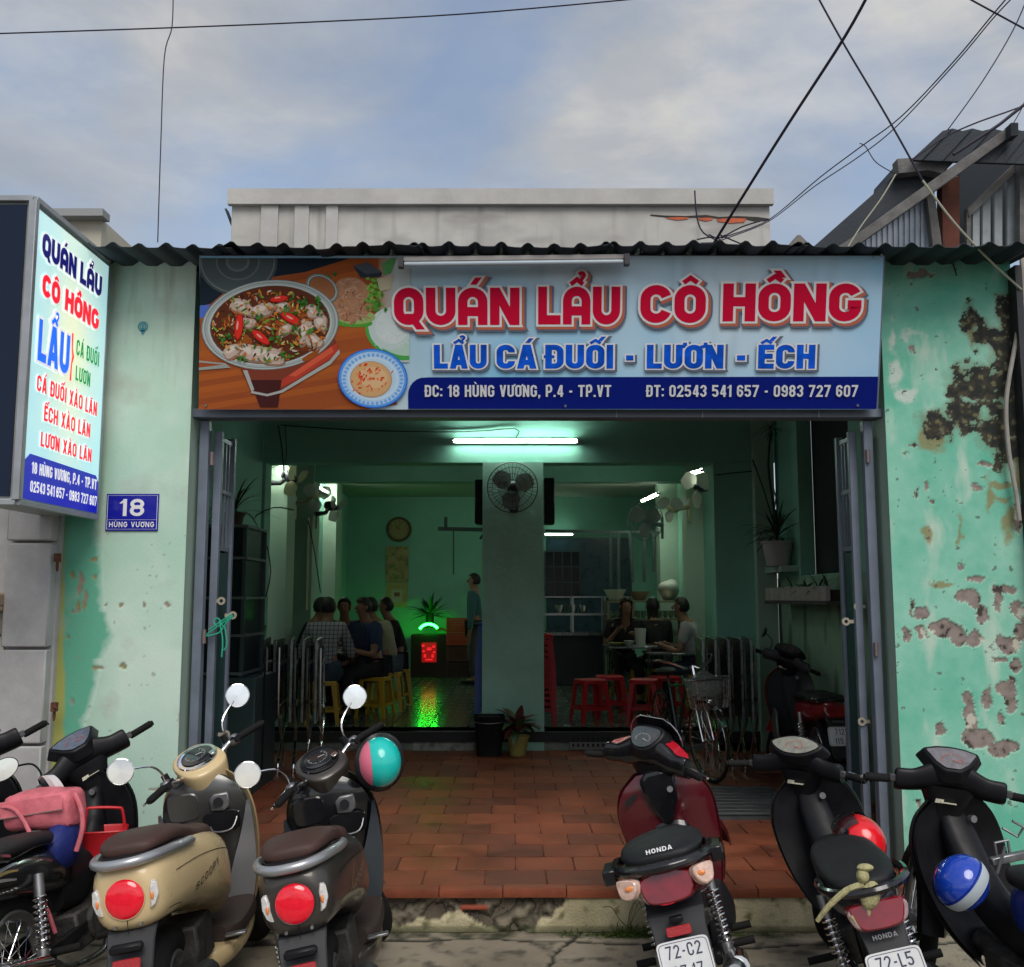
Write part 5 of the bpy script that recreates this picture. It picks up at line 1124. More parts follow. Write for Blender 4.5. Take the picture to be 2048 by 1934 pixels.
    for s in mir: mirror(o, T, s, (s * .19, .83, 1.01), (s * .31, .86, 1.14), .072, .66 if not air else .66, stem_m=black_plastic, yawo=rad(-25 if steer > 0 else (25 if z < .1 else -60)))
    if air:
        B = MB(T)   # red upper cover wings and the smoked screen
        for s in (-1, 1):
            q = [Vector((s * a, b, c)) for a, b, c in ((.075, .785, 1.085), (.15, .80, 1.045), (.235, .79, 1.025), (.225, .83, 1.045), (.14, .87, 1.07), (.06, .89, 1.10))]
            B.loft([q if s > 0 else q[::-1], [p - Vector((0, 0, .03)) for p in (q if s > 0 else q[::-1])]])
        B.build('upper_cover', accent, hc, bevel=.006)
        B = MB(T); rows = []
        for i in range(7):
            t = i / 6; z_ = 1.06 + .13 * t; yy = .93 - .05 * t; w_ = .14 * math.sqrt(max(.0, 1 - (t * .93) ** 2.4)) + .012
            rows.append([Vector((w_ * j / 6, yy - .04 * (j / 6) ** 2, z_)) for j in range(-6, 7)])
        B.loft(rows + [[p + Vector((0, .003, 0)) for p in r] for r in rows[::-1]], True, False); B.build('windscreen', mat('smoked_screen', (.02, .022, .025), .06, trans=.55, coat=1), hc, ang=60)
        B = MB(T); B.tube([rows[i][0] for i in range(7)] + [rows[i][-1] for i in range(6, -1, -1)], .0028, 6); B.build('screen_edge', chrome, hc)
    if style == 'sport':
        B = MB(T); B.prism([(-.2, -.01), (-.07, .03), (-.06, .018), (-.19, -.022)], (0, .80, 1.0), (1, 0, 0), uy, .012); B.prism([(.06, .018), (.07, .03), (.2, -.01), (.19, -.022)], (0, .80, 1.0), (1, 0, 0), uy, .012); B.build('red_stripe', accent, hc)
    # tail lamp, indicators
    o_ = Vector((0, -.505, .685)) if not air else Vector((0, -.505, .735)); ux, uy2 = REAR
    if not air:
        lamp_wing(o, [(-.085, -.042), (-.04, -.058), (.04, -.058), (.085, -.042), (.108, .030), (.06, .042), (-.06, .042), (-.108, .030)], o_ + Vector((0, .03, 0)), ux, uy2, .05, dark_red_lens, 'tail_lamp', .14)
        for s in (-1, 1):
            pts = [(-.018, -.03), (.014, -.022), (.026, .028), (-.014, .032)]; pts = pts if s > 0 else [(-a, b) for a, b in pts][::-1]
            lamp_wing(o, pts, o_ + ux * s * .078 + Vector((0, -.004, 0)), ux, uy2, .014, mat('smoky_clear', (.34, .22, .22), .2, coat=1, var=.3, vs_=60), 'indicator')
    else:
        lamp_wing(o, [(-.095, -.045), (-.05, -.068), (.05, -.068), (.095, -.045), (.10, .030), (.0, .046), (-.10, .030)], o_ + Vector((0, .03, 0)), ux, uy2, .045, dark_red_lens, 'tail_lamp', .1)
        B = MB(); B.ell(o_ + Vector((-.01, -.016, -.05)), (.035, .006, .010)); B.build('lamp_glow', red_lens, o)
        for s in (-1, 1):
            pts = [(-.040, .034), (-.040, -.005), (-.01, -.036), (.030, -.03), (.042, .008), (.036, .038)]; pts = pts if s > 0 else [(-a, b) for a, b in pts][::-1]
            if s < 0: pts = pts
            i_ = lamp_wing(o, pts[::-1] if False else [(a, b) for a, b in sorted(pts, key=lambda p: math.atan2(p[1], p[0]))], o_ + ux * s * .132 + Vector((0, .006, .012)), (ux + Vector((0, .45 * s, 0))).normalized(), uy2, .035, mat('warm_clear', (.62, .42, .34), .2, coat=1, var=.3, vs_=50), 'indicator', .12)
            B = MB(); B.ell(o_ + ux * s * .130 + Vector((0, -.030, .026)), (.020, .006, .010)); B.build('bulb', amber, i_)
        badge(so, 'HONDA', (0, -.408, .826), (1, 0, 0), Vector((0, .75, .66)), .020, .10, white_p, .012, .2, .8)
    # rear fender, reflector, plate
    B = MB(); B.loft([[Vector(p) for p in ((-w, yy, z), (w, yy, z), (w * .85, yy + .05, z + .01), (-w * .85, yy + .05, z + .01))] for w, yy, z in ((.085 * k, -.36, .66), (.082 * k, -.455, .63), (.075 * k, -.485, .575), (.075 * k, -.515, .51), (.085, -.545, .44), (.075, -.585, .35))]); fe = B.build('rear_fender', dark_grey, o, bevel=.006)
    if not air: badge(fe, 'HONDA', (0, -.487, .600), (1, 0, 0), uy2, .016, .085, alu, .012, .2, .8)
    else:
        B = MB(); B.prism(se(.046, .017, 18, 8), (.0, -.515, .580), ux, uy2, .014); B.build('reflector', red_refl, o, bevel=.002)
        B = MB(); B.box((0, -.505, .618), (.05, .03, .02)); B.build('plate_lamp', black_plastic, o, bevel=.004)
    plate(o, (0, -.555 if not air else -.56, .51 if not air else .492), (0, -.96, .28), *pl)
    for s in (-1, 1): spring(o, (s * .135, .0, .31), (s * .135, .06, .62))
    # engine, exhaust, swing arm, fork, fenders
    B = MB(); B.box((0, .50, .30), (.20, .30, .16)); B.cyl((-.12, .50, .30), (.12, .50, .30), .075, 18); B.cyl((0, .58, .32), (0, .78, .36), .055, 14); B.build('engine', engine_m, o, bevel=.012)
    B = MB(); B.tube([(.06, .72, .30), (.10, .55, .17), (.13, .25, .19), (.14, .08, .24)], .016, 10, smooth=4); B.tube([(.14, .08, .24), (.145, .0, .26), (.15, -.40, .36), (.15, -.42, .365)], [.025, .045, .045, .03], 14); ex = B.build('exhaust', steel, o)
    B = MB(); B.tube([(.165, -.05, .285), (.168, -.33, .35)], [.042, .040], 12); B.build('heat_shield', chrome, ex)
    B = MB(); B.bar((-.09, .45, .30), (-.09, -.03, .29), .03, .05); B.bar((.09, .45, .30), (.09, -.03, .29), .03, .05); B.build('swing_arm', black_plastic, o, bevel=.006)
    B = MB(); B.box((-.10, .22, .30), (.03, .46, .10)); B.build('chain_case', gloss_black, o, bevel=.01)
    B = MB(T)
    for s in (-1, 1): B.tube([(s * .07, .93, .80), (s * .07, 1.13, .50), (s * .065, 1.25, .29)], [.020, .020, .015], 10)
    B.build('fork', steel, o)
    for T2, yc, nm, a0, a1 in ((T, 1.25, 'front_fender', 20, 175), (None, 0, 'inner_fender', 30, 165)):
        B = MB(T2); B.loft([[Vector((px, yc + (.32 + pz) * math.cos(a), .29 + (.32 + pz) * math.sin(a))) for px, pz in ((-.06, -.03), (-.045, .008), (0, .018), (.045, .008), (.06, -.03), (.045, 0), (0, .01), (-.045, 0))] for a in [rad(a0 + (a1 - a0) * i / 10) for i in range(11)]]); B.build(nm, (shield_m or paint) if yc else black_plastic, o)
    B = MB(T); B.ell((0, .90, .975), (.10, .05, .05)); B.build('headlamp', clear_lens, o)
    B = MB(); B.tube([(-.1, .38, .22), (-.17, .40, .02)], .010, 8); B.build('side_stand', black_plastic, o)
    for s in (-1, 1):
        for yy, zz in ((.46, .24), (.08, .30)): B = MB(); B.cyl((s * .12, yy, zz), (s * .25, yy, zz), .016, 10); B.build('footpeg', rubber, o)
    return o, T, S
def onbike(o, p, T=None):
    """world point of a point in a bike's own frame"""
    M = Matrix.Translation(o.location) @ o.rotation_euler.to_matrix().to_4x4()
    p = Vector(p)
    if T is not None: p = T @ p
    return M @ p

cream = mat('cream_paint', (.60, .46, .25), .28, coat=.45, var=.05, vs_=4); gunmetal = mat('brown_grey_paint', (.070, .062, .056), .32, .5, coat=.5, var=.08, vs_=4)
brown_seat = mat('brown_seat_vinyl', (.060, .030, .024), .5, bump=.25, bs=260, var=.12); inner_grey = mat('satin_grey_shield', (.11, .11, .108), .30, .75, coat=.3)
orange_s = mat('orange_stripe', (.75, .09, .02), .4); gold_s = mat('gold_stripe', (.35, .26, .10), .4, .3); silver_p = mat('silver_satin', (.40, .41, .43), .32, .6, coat=.3)
blue_paint = mat('blue_paint', (.006, .03, .26), .22, coat=.8); wine = mat('wine_paint', (.085, .004, .010), .2, coat=.9); red_acc = mat('bright_red_paint', (.42, .008, .02), .2, coat=.9)
black_paint = mat('black_paint', (.010, .011, .013), .22, coat=.7)

s1, T1 = scooter('cream scooter with brown seat and round red tail lamp, second bike from the left wall', -1.275, 3.974, 3.3, -9.6, 46.5, cream, inner_grey, brown_seat, silver_p, cream, 'SCOOPY', mat('dark_lettering', (.03, .03, .03), .5), ('72-C2', '083.83'), stripe=orange_s, side_inner=silver_p)
s2, T2_ = scooter('dark brown grey scooter with brown seat, teal and pink helmet hung on its bar', -.649, 3.939, 3.9, -11.2, 43.6, gunmetal, gloss_black, brown_seat, silver_p, gunmetal, 'SCOOPY', mat('gold_lettering', (.30, .29, .24), .4, .5), ('72-C2', '415.60'), trim=gold_s, chrome_dial=False, side_inner=mat('slate_satin', (.07, .085, .10), .35, .3, coat=.3))
b4, T4, S4 = underbone('dark red and black scooter with smoked screen and plate 72-C2', .827, 4.184, -8.6, -15, -38, wine, gloss_black, ('72-C2', '87.17'), accent=red_acc, style='air', dial=(.06, .075, .08), dial_ink=mat('dial_ink', (.5, .5, .5), .5))
b5, T5, S5 = underbone('grey black motorbike with red helmet, scarf knot on the rail and plate 72-L5', 1.53, 4.02, -9, -15.5, -33, mat('graphite_paint', (.022, .022, .024), .35, coat=.4), black_plastic, ('72-L5', '1006'), style='leaf', dial=(.22, .22, .18))
b6, T6, S6 = underbone('blue motorbike with a blue and white helmet against the peeling wall', 2.15, 3.492, 12.5, -7, -29, blue_paint, black_plastic, ('72-F1', '206.14'), style='wave', shield_m=black_plastic, dial=(.16, .15, .155))
b1, T1b, S1 = underbone('black motorbike carrying a pink bag on its seat, near the left edge', -1.919, 4.095, -2.8, -13.6, 40.8, black_paint, black_plastic, ('72-N1', '554.2'), style='wave', mir=(-1,), dial=(.10, .12, .16))
b0, T0, S0 = underbone('black motorbike cut off by the left edge of the photo', -2.56, 4.15, -6, -12, 40, black_paint, black_plastic, ('72-H8', '1190'), style='leaf')
b7, T7, S7 = underbone('red and black motorbike standing inside the patio by the right wall', 2.46, 8.0, -1, -1, -43, mat('deep_red_paint', (.30, .010, .018), .25, coat=.7), mat('charcoal_cover', (.045, .047, .052), .4), ('7121', '119.3'), accent=red_acc, z=ZP, group='motorbikes inside the patio', style='sport', mir=(-1,))
# silver leg guards on the bike inside the patio
for s in (-1, 1):
    B = MB(); B.prism([(-.10, -.14), (.05, -.18), (.10, .02), (.02, .16), (-.06, .14)], (s * .205, .62, .44), (0, -s, 0), (0, 0, 1), .02, .1); B.build('leg_guard', mat('silver_guard', (.22, .23, .23), .4, .3), b7, bevel=.006)
# swoosh decals on the black bike's flanks
for s in (1,):
    for k, (ya, za, L, m_) in enumerate(((-.40, .705, .36, silver_p), (-.36, .685, .30, gold_s), (-.38, .665, .30, silver_p))):
        vs = []
        for i in range(11):
            t = i / 10; yy = ya + L * t; zz = za - .02 * t - .01 * math.sin(t * 5 + k); hh = .0035 + .003 * math.sin(t * PI)
            for q in (-hh, hh): vs.append(Vector((side(S1, yy, zz + q, 2.4) + .003, yy, zz + q)))
        B = MB(); B.add(vs, [(2 * i, 2 * i + 2, 2 * i + 3, 2 * i + 1) for i in range(10)]); B.build('decal', m_, b1, ang=0)

# ---------------------------------------------------------------- helmets and things hung on the bikes
def helmet(name, label, loc, rot, shell, band=None, band_m=None, scale=1.0, visor=None, lining=black_plastic, peak=None, half=True):
    o = thing(name, label, 'helmet', loc, 0, 'helmets hung on the bikes'); o.rotation_euler = rot; o.scale = (scale,) * 3
    n, m = 28, 14
    def srf(i, j, q=1.0):
        t = PI * .5 - (PI * .66) * i / m; a = 2 * PI * j / n
        return Vector((.118 * q * math.cos(t) * math.cos(a), .138 * q * math.cos(t) * math.sin(a), .125 * q * math.sin(t) * (1 if t > 0 else 1.15)))
    B = MB(); B.loft([[srf(i, j) if i else Vector((.002 * math.cos(j), .002 * math.sin(j), .125)) for j in range(n)] for i in range(m + 1)][::-1], False)
    B.loft([[srf(i, j, .93) if i else Vector((.002, .002 * math.sin(j), .115)) for j in range(n)] for i in range(m + 1)], False)
    B.loft([[srf(m, j, .93) for j in range(n)], [srf(m, j) for j in range(n)]], False)
    B.build('shell', shell, o)
    if band == 'split':
        rows = []
        for q in range(9):
            xx = -.116 + .062 * q / 8; k = math.sqrt(1 - (xx / .1185) ** 2); rows.append([Vector((xx - .0015, .1385 * k * math.cos(a) * 1.01, .1275 * k * math.sin(a) * (1 if math.sin(a) > 0 else 1.15))) for a in [rad(t) for t in range(-26, 207, 8)]])
        B = MB(); B.loft(rows, False, False); B.build('band', band_m, o)
    if band == 'stripe':
        for r_, m_ in (((.0, .055), band_m), ((-.010, -.006), navy_p), ((.060, .064), navy_p)):
            rows = []
            for xx in [r_[0] + (r_[1] - r_[0]) * q / 4 for q in range(5)]:
                k = math.sqrt(1 - (xx / .12) ** 2); rows.append([Vector((xx * 1.0, .140 * k * math.cos(a) * 1.004, .1275 * k * math.sin(a) * 1.004)) for a in [rad(t) for t in range(-20, 201, 10)]])
            B = MB(); B.loft(rows, False, False); B.build('stripe', m_, o)
    B = MB(); B.tube([srf(m, j, 1.01) for j in range(n)], .0055, 6, closed=True); B.build('edge_trim', lining, o)
    B = MB(); B.tube([(-.10, .02, -.07), (-.07, .03, -.15), (0, .03, -.18), (.07, .03, -.15), (.10, .02, -.07)], .006, 6, smooth=4); B.build('chin_strap', lining, o)
    if visor:
        B = MB(); rows = []
        for i in range(6):
            t = rad(52 - i * 13); rows.append([Vector((.128 * math.cos(t) * math.cos(a) * 1.02, .150 * math.cos(t) * math.sin(a) * 1.04 + .004, .13 * math.sin(t))) for a in [rad(q) for q in range(10, 171, 10)]])
        B.loft(rows, False, False); B.build('visor', visor, o)
        B = MB()
        for s in (-1, 1): B.lathe([(.016, 0), (.014, .006)], (s * .115, .03, .03), (s, 0, 0), 14, True)
        B.build('visor_hinge', black_plastic, o)
    return o
teal_sh = mat('teal_helmet', (.012, .52, .46), .25, coat=.6); pink_sh = mat('pink_band', (.75, .17, .26), .35)
p = onbike(s2, (.27, .80, .93), T2_)
h1 = helmet('helmet', 'teal half helmet with a pink band hanging on the dark scooter handlebar', (P(738, 1478, 4.55)), (rad(72), rad(-6), rad(12)), teal_sh, 'split', pink_sh, .80)
h2 = helmet('helmet', 'matt black helmet behind the teal one on the dark scooter handlebar', (P(736, 1477, 4.76)), (rad(60), rad(10), rad(-10)), mat('matt_black_shell', (.02, .022, .025), .5), None, None, .97)
red_sh = mat('red_helmet', (.80, .012, .02), .22, coat=.7)
h3 = helmet('helmet', 'bright red helmet with a dark visor hung behind the grey black seat', (P(1668, 1632, 4.45)), (rad(34), rad(10), rad(40)), red_sh, None, None, .86, visor=mat('smoked_visor', (.01, .01, .012), .08, coat=1, alpha=.8))
h4 = helmet('helmet', 'blue helmet with a white band hung on the blue motorbike', (P(1866, 1712, 3.75)), (rad(62), rad(42), rad(-6)), mat('blue_helmet', (.008, .05, .42), .15, coat=1), 'stripe', mat('white_band', (.40, .46, .50), .35), .76)

# scarf knotted round the rail of the plate 72-L5 bike
cloth_m = mat('striped_scarf', (.36, .33, .17), .85, var=.35, vs_=60, bump=.5, bs=120)
k0 = onbike(b5, (-.02, -.50, .79)); sc_ = MB()
sc_.ell(k0 + Vector((0, 0, .03)), (.022, .024, .026), 12, 8); sc_.ell(k0 + Vector((.018, -.02, -.03)), (.034, .022, .05), 12, 8, Matrix.Rotation(.3, 3, 'Y')); sc_.ell(k0 + Vector((.01, 0, .058)), (.03, .02, .014), 10, 6)
sc_.tube([k0, k0 + Vector((-.06, .0, -.02)), k0 + Vector((-.12, .01, -.075)), k0 + Vector((-.155, .03, -.13))], [.014, .012, .010, .008], 8, smooth=3)
sc_.tube([k0 + Vector((-.05, -.01, -.10)), k0 + Vector((-.02, -.02, -.135)), k0 + Vector((.01, -.02, -.10)), k0 + Vector((0, -.02, -.05))], .007, 6, smooth=3)
tag(sc_.build('scarf', cloth_m), 'striped khaki scarf knotted round the rear rail of the grey black motorbike', 'scarf')
# pink bag on the black bike's seat, its strap, and the white strap on the left grip
pink = mat('pink_leather', (.60, .15, .18), .5, var=.25, vs_=11, bump=.9, bs=13)
bg_c = onbike(b1, (.02, .40, .84)); bag = thing('handbag', 'pink leather bag resting on the black motorbike seat', 'bag', bg_c, rad(-4)); bag.rotation_euler = (0, rad(-8), rad(-6))
B = MB(); S_ = cr([(-.15, .0, .05, .05), (-.14, .0, .085, .075), (-.05, .005, .10, .085), (.05, -.005, .10, .085), (.14, -.01, .085, .08), (.155, -.01, .05, .05)], 3)
B.loft([[Vector((yy, px * 1.0 + .01 * nz(yy * 20, k * .7), zc + pz + .008 * nz(k, yy * 14))) for k, (px, pz) in enumerate(se(a, b, 24, 3.4))] for yy, zc, a, b in S_]); B.build('bag_body', pink, bag)
B = MB(); B.loft([[Vector((xx, -.108 - .006 * math.sin(i * 1.3), .085 - .13 * i / 5 if i else .09)), Vector((xx, -.100, .08 - .13 * i / 5))] for i in range(6) for xx in ()] or [[Vector((-.15, -.098, .06)), Vector((.14, -.098, .065)), Vector((.145, -.104, .0)), Vector((-.145, -.106, -.01))], [Vector((-.15, -.092, .06)), Vector((.14, -.092, .065)), Vector((.145, -.096, .0)), Vector((-.145, -.098, -.01))]]); B.build('flap', pink, bag, bevel=.006)
B = MB(); B.bar((-.15, -.107, -.008), (.145, -.105, .0), .006, .004); B.build('zip', mat('zip_metal', (.4, .3, .28), .4, .6), bag)
B = MB(); B.tube([(.155, -.02, .05), (.185, -.03, -.02), (.19, -.04, -.10), (.165, -.06, -.19)], .011, 8, smooth=3); B.tube([(-.15, -.09, .04), (-.06, -.115, .02), (.01, -.13, -.10), (.03, -.15, -.24), (.06, -.15, -.36), (.085, -.13, -.50)], .009, 8, smooth=4); B.build('strap', pink, bag)
B = MB(); S_ = [(.66, .03, .05), (.70, .07, .075), (.80, .085, .085), (.90, .07, .075), (.93, .03, .03)]
tag(MB().ell(onbike(b1, (.09, .36, .67)), (.07, .13, .11), 16, 10).build('blue_bag', mat('blue_nylon', (.01, .02, .14), .6, bump=.5, bs=30)), 'dark blue cloth bag squeezed under the pink bag', 'bag')
q = onbike(b1, (.10, .72, .62)); rb = thing('red_basket', 'red plastic basket with raised handle behind the pink bag', 'basket', q, rad(15)); red_pl = mat('red_plastic', (.62, .02, .03), .35)
B = MB(); B.loft([[Vector((px * k, py * k, z)) for px, py in se(.10, .075, 20, 5)] for z, k in ((-.08, .8), (.03, 1.0), (.035, 1.05), (.04, 1.02), (.03, .95), (-.07, .75))]); B.build('tub', red_pl, rb)
B = MB(); B.tube([(-.09, 0, .03), (-.085, 0, .12), (-.06, 0, .135), (.05, 0, .13), (.075, 0, .115), (.09, 0, .03)], .007, 8, smooth=3); B.build('handle', red_pl, rb)
wp = [P(80, 1513, 4.62), P(92, 1506, 4.58), P(108, 1524, 4.55), P(122, 1556, 4.55), P(130, 1590, 4.56)]
B = MB(); rows = []
for i, p_ in enumerate(cr(wp, 4)): w_ = .018 + .012 * math.sin(i / 16 * PI); rows.append([p_ + Vector((-w_, 0, 0)), p_ + Vector((0, -.012, .004)), p_ + Vector((w_, 0, .006)), p_ + Vector((0, .002, .004))])
B.loft(rows); tag(B.build('cloth_strap', mat('white_cloth', (.55, .52, .52), .8, bump=.3, bs=80)), 'white cloth strap draped over the left grip of the black motorbike', 'strap')
# hooks and little rack on the blue bike
for pts in ([(-.07, .52, .70), (-.03, .50, .80)], [(.07, .52, .70), (.10, .50, .80)], [(-.03, .56, .73), (-.03, .56, .80), (.03, .56, .80), (.03, .56, .73)], [(.12, .70, .80), (.17, .68, .76), (.19, .66, .80), (.15, .67, .83)]): B = MB(); B.tube(pts, .006, 6); B.build('rack_wire', alu, b6)
B = MB(); B.box((.01, .54, .74), (.17, .03, .03)); B.build('rack_bar', alu, b6, bevel=.004)
# ================================================================ INSIDE: lamps
tube_on = mat('lit_tube', (.8, 1, .82), .4, emit=(.86, 1.0, .90), es=40)
tube_in = mat('lit_tube_inner', (.95, 1, .8), .4, emit=(.95, 1.0, .82), es=62)
def tube_lamp(label, a, b, out, m_, r=.016):
    a, b, out = Vector(a), Vector(b), Vector(out).normalized(); o = thing('tube_lamp', label, 'lamp', (0, 0, 0), 0, 'lit fluorescent tubes')
    d = (b - a).normalized(); B = MB(); B.bar(a - d * .04, b + d * .04, .045, .03, out); B.build('batten', mat('lamp_body', (.35, .38, .36), .5), o)
    B = MB(); B.cyl(a + out * .035, b + out * .035, r, 10); B.build('tube', m_, o)
    for q in (a, b): B = MB(); B.bar(q + out * .0, q + out * .05, .03, .03, d); B.build('end_cap', dark_grey, o)
    return o
tube_lamp('long lit tube over the centre pillar just inside the doorway', P(880, 856, YI - .03), P(1120, 856, YI - .03), (0, -1, 0), tube_on)
tube_lamp('short bright lit tube at the top left behind the first wall fan', P(524, 889, 10.6), P(552, 903, 11.5), (1, 0, -.2), tube_in)
tube_lamp('lit tube high on the left wall between the rear wall fans', (-2.86, 14.1, 3.36), (-2.86, 15.0, 3.36), (1, 0, 0), tube_in)
tube_lamp('lit tube above the round white wall fan on the right', P(1338, 920, 11.6), P(1366, 912, 10.9), (-1, 0, -.2), tube_in)
tube_lamp('slanting lit tube on the right wall near the kitchen', P(1250, 972, 15.0), P(1280, 958, 13.9), (-1, 0, 0), tube_in)
tube_lamp('dim lit tube over the kitchen counter beyond the pillar', P(1056, 1037, 17.2), P(1112, 1037, 17.2), (0, -1, 0), mat('lit_tube_dim', (.8, 1, .8), .4, emit=(.75, 1, .8), es=7))
def cable(label, pts, Y, r=.006, Ys=None, m_=None):
    B = MB(); B.tube([P(u, v, Ys[i] if Ys else Y) for i, (u, v) in enumerate(pts)], r, 5, smooth=3); tag(B.build('cable', m_ or mat('dark_cable', (.02, .03, .03), .7)), label, 'cable', 'cables inside')
cable('thin cable running across the wall to the pillar tube', [(545, 825), (700, 835), (900, 838), (1000, 832), (1001, 850)], YI - .02)
cable('cable hanging down from the ceiling at the left', [(540, 825), (547, 870), (552, 925)], 9.9, .007)
cable('second cable hanging beside the first fan', [(553, 825), (556, 880), (548, 935)], 9.95, .005)
cable('long slack cable below the second left fan', [(598, 1010), (610, 1070), (622, 1150)], 12.0, .007)
cable('cable drooping along the left wall to the cabinet', [(570, 990), (530, 985), (490, 1010), (515, 1050), (525, 1110), (515, 1160)], 9.9, .007)
cable('conduit line down the wall right of the opening', [(1388, 922), (1497, 925), (1497, 1060)], YI - .01, .006)

# ---------------------------------------------------------------- wall fans
fan_dark = mat('fan_dark_plastic', (.03, .035, .045), .4); fan_cream = mat('fan_cream_plastic', (.42, .40, .26), .45); fan_grey = mat('fan_grey_blue', (.16, .20, .24), .4); fan_white = mat('fan_white', (.52, .54, .48), .45)
blade_m = mat('fan_blade_clear', (.32, .36, .34), .25, alpha=.75)
def fan(label, base, head, face, m_, R=.19, cage=False, bm=None):
    base, head, f = Vector(base), Vector(head), Vector(face).normalized(); o = thing('wall_fan', label, 'fan', (0, 0, 0), 0, 'wall fans')
    w = Vector((-1, 0, 0)) if base.x < 0 else Vector((1, 0, 0))
    if abs(base.x) < .5: w = Vector((0, 1, 0))
    B = MB(); B.bar(base - Vector((0, 0, .15)), base + Vector((0, 0, .15)), .09, .035, w); B.build('wall_plate', m_, o, bevel=.01)
    B = MB(); B.tube([base + Vector((0, 0, .05)), (base + head) / 2 + Vector((0, 0, .0)), head - f * .10], [.035, .026, .03], 10); B.build('arm', m_, o)
    B = MB(); B.lathe([(.001, -.17), (.05, -.165), (.065, -.12), (.065, -.06), (.045, -.03), (.02, -.02)], head, f, 16); B.build('motor', m_, o)
    B = MB(); B.lathe([(.03, -.01), (.035, .02), (.02, .035), (.001, .038)], head, f, 14); B.build('hub', m_, o)
    u = Vector((0, 0, 1)).cross(f).normalized(); v = f.cross(u)
    for k in range(3):
        a = 2 * PI * k / 3 + .4; rows = []
        for i in range(6):
            r = .03 + (R - .03) * i / 5; w_ = .25 + .55 * math.sin(PI * min(1, (i + .7) / 5.4)); 
            rows.append([head + (u * math.cos(a + q * w_) + v * math.sin(a + q * w_)) * r + f * (.022 * q) for q in (-1, -.33, .33, 1)])
        B = MB(); B.loft(rows + [[p + f * .003 for p in r_] for r_ in rows[::-1]], False, False); B.build('blade', bm or blade_m, o, ang=60)
    if cage:
        B = MB(); Rc = R + .03
        for rr2, h in ((Rc, 0), (Rc, .012), (Rc * .8, .055), (Rc * .55, .075), (Rc * .3, .085)): B.tube([head + f * h + (u * math.cos(2 * PI * k / 30) + v * math.sin(2 * PI * k / 30)) * rr2 for k in range(30)], .0035 if h else .006, 5, closed=True)
        for k in range(36):
            a = 2 * PI * k / 36; e = u * math.cos(a) + v * math.sin(a); B.tube([head + e * Rc, head + e * Rc * .8 + f * .055, head + e * Rc * .3 + f * .085], .0018, 4); B.tube([head + e * Rc, head + e * Rc * .75 - f * .06, head + e * .05 - f * .09], .0016, 4)
        B.build('guard', m_, o)
    return o
fan('caged dark wall fan on the centre pillar', (.02, YI - .04, 3.06 - .28), (0.005, YI - .30, 2.86), (-.02, -1, -.08), fan_dark, .225, True)
fan('first dark wall fan at the left, tilted in front of the bright tube', P(515, 945, 11.0), P(572, 930, 11.0), (.75, -.35, -.35), fan_dark, .20, False, fan_cream)
fan('cream wall fan second along the left wall', P(572, 985, 12.4), P(614, 962, 12.2), (.5, -.8, -.15), fan_cream, .20)
fan('dark wall fan furthest along the left wall', P(612, 1005, 13.2), P(652, 985, 12.9), (.85, -.4, -.25), fan_dark, .19)
fan('big white round wall fan on the right with a black motor', P(1396, 952, 11.3), P(1352, 945, 11.0), (-.75, -.5, -.1), fan_dark, .24, False, fan_white)
fan('cream wall fan on the right pilaster', P(1338, 990, 12.9), P(1300, 985, 12.6), (-.6, -.7, 0), fan_cream, .19)
fan('grey caged wall fan on the right nearest the kitchen', P(1285, 1025, 13.6), P(1252, 1010, 13.3), (-.55, -.8, -.1), fan_grey, .24, True)

# ---------------------------------------------------------------- things on the walls
def wallbox(name, label, cat, u0, v0, u1, v1, Y, th, m_, **k):
    a, b = P(u0, v1, Y), P(u1, v0, Y); B = MB(); B.box(((a.x + b.x) / 2, Y + th / 2, (a.z + b.z) / 2), (b.x - a.x, th, b.z - a.z)); o = B.build(name, m_, None, bevel=.01); return tag(o, label, cat)
wallbox('speaker', 'tall black speaker hanging left of the centre pillar', 'speaker', 921, 930, 940, 1016, 10.9, .25, black_plastic)
wallbox('speaker', 'tall black speaker hanging right of the centre pillar', 'speaker', 1056, 927, 1076, 1016, 10.9, .25, black_plastic)
B = MB(); a = P(850, 1026, 15.5); b = P(945, 1028, 15.5); B.bar(a, b, .05, .06); B.bar(P(865, 1003, 15.5), P(865, 1026, 15.5), .05, .05); B.bar(P(880, 1028, 15.5), P(880, 1115, 15.5), .02, .02); B.bar(b, P(932, 1045, 15.9), .03, .03); tag(B.build('wall_bracket', mat('dark_steel_bar', (.03, .05, .05), .6)), 'dark shelf bar bracketed on the back wall beside the pillar', 'bracket')
ck = thing('wall_clock', 'round gold rimmed wall clock on the green back wall', 'clock'); c = P(774, 1027, YB - .03)
B = MB(); B.lathe([(.17, -.02), (.215, -.02), (.22, .0), (.205, .02), (.185, .02), (.175, .005)], c, (0, -1, 0), 32); B.build('rim', mat('gold_rim', (.10, .07, .03), .5, .3), ck)
B = MB(); B.lathe([(.18, .006), (.001, .006)], c, (0, -1, 0), 32); B.build('face', mat('clock_face', (.30, .26, .10), .5), ck)
B = MB(); B.bar(c + Vector((0, -.012, 0)), c + Vector((-.05, -.012, .07)), .012, .003, (0, 1, 0)); B.bar(c + Vector((0, -.012, 0)), c + Vector((.03, -.012, .13)), .008, .003, (0, 1, 0))
for k in range(12): a_ = 2 * PI * k / 12; e = Vector((math.sin(a_), 0, math.cos(a_))); B.bar(c + e * .14 + Vector((0, -.01, 0)), c + e * .165 + Vector((0, -.01, 0)), .01, .003, (0, 1, 0))
B.build('hands', black_plastic, ck)
cal = thing('calendar', 'two part wall calendar with flowers below the clock', 'calendar')
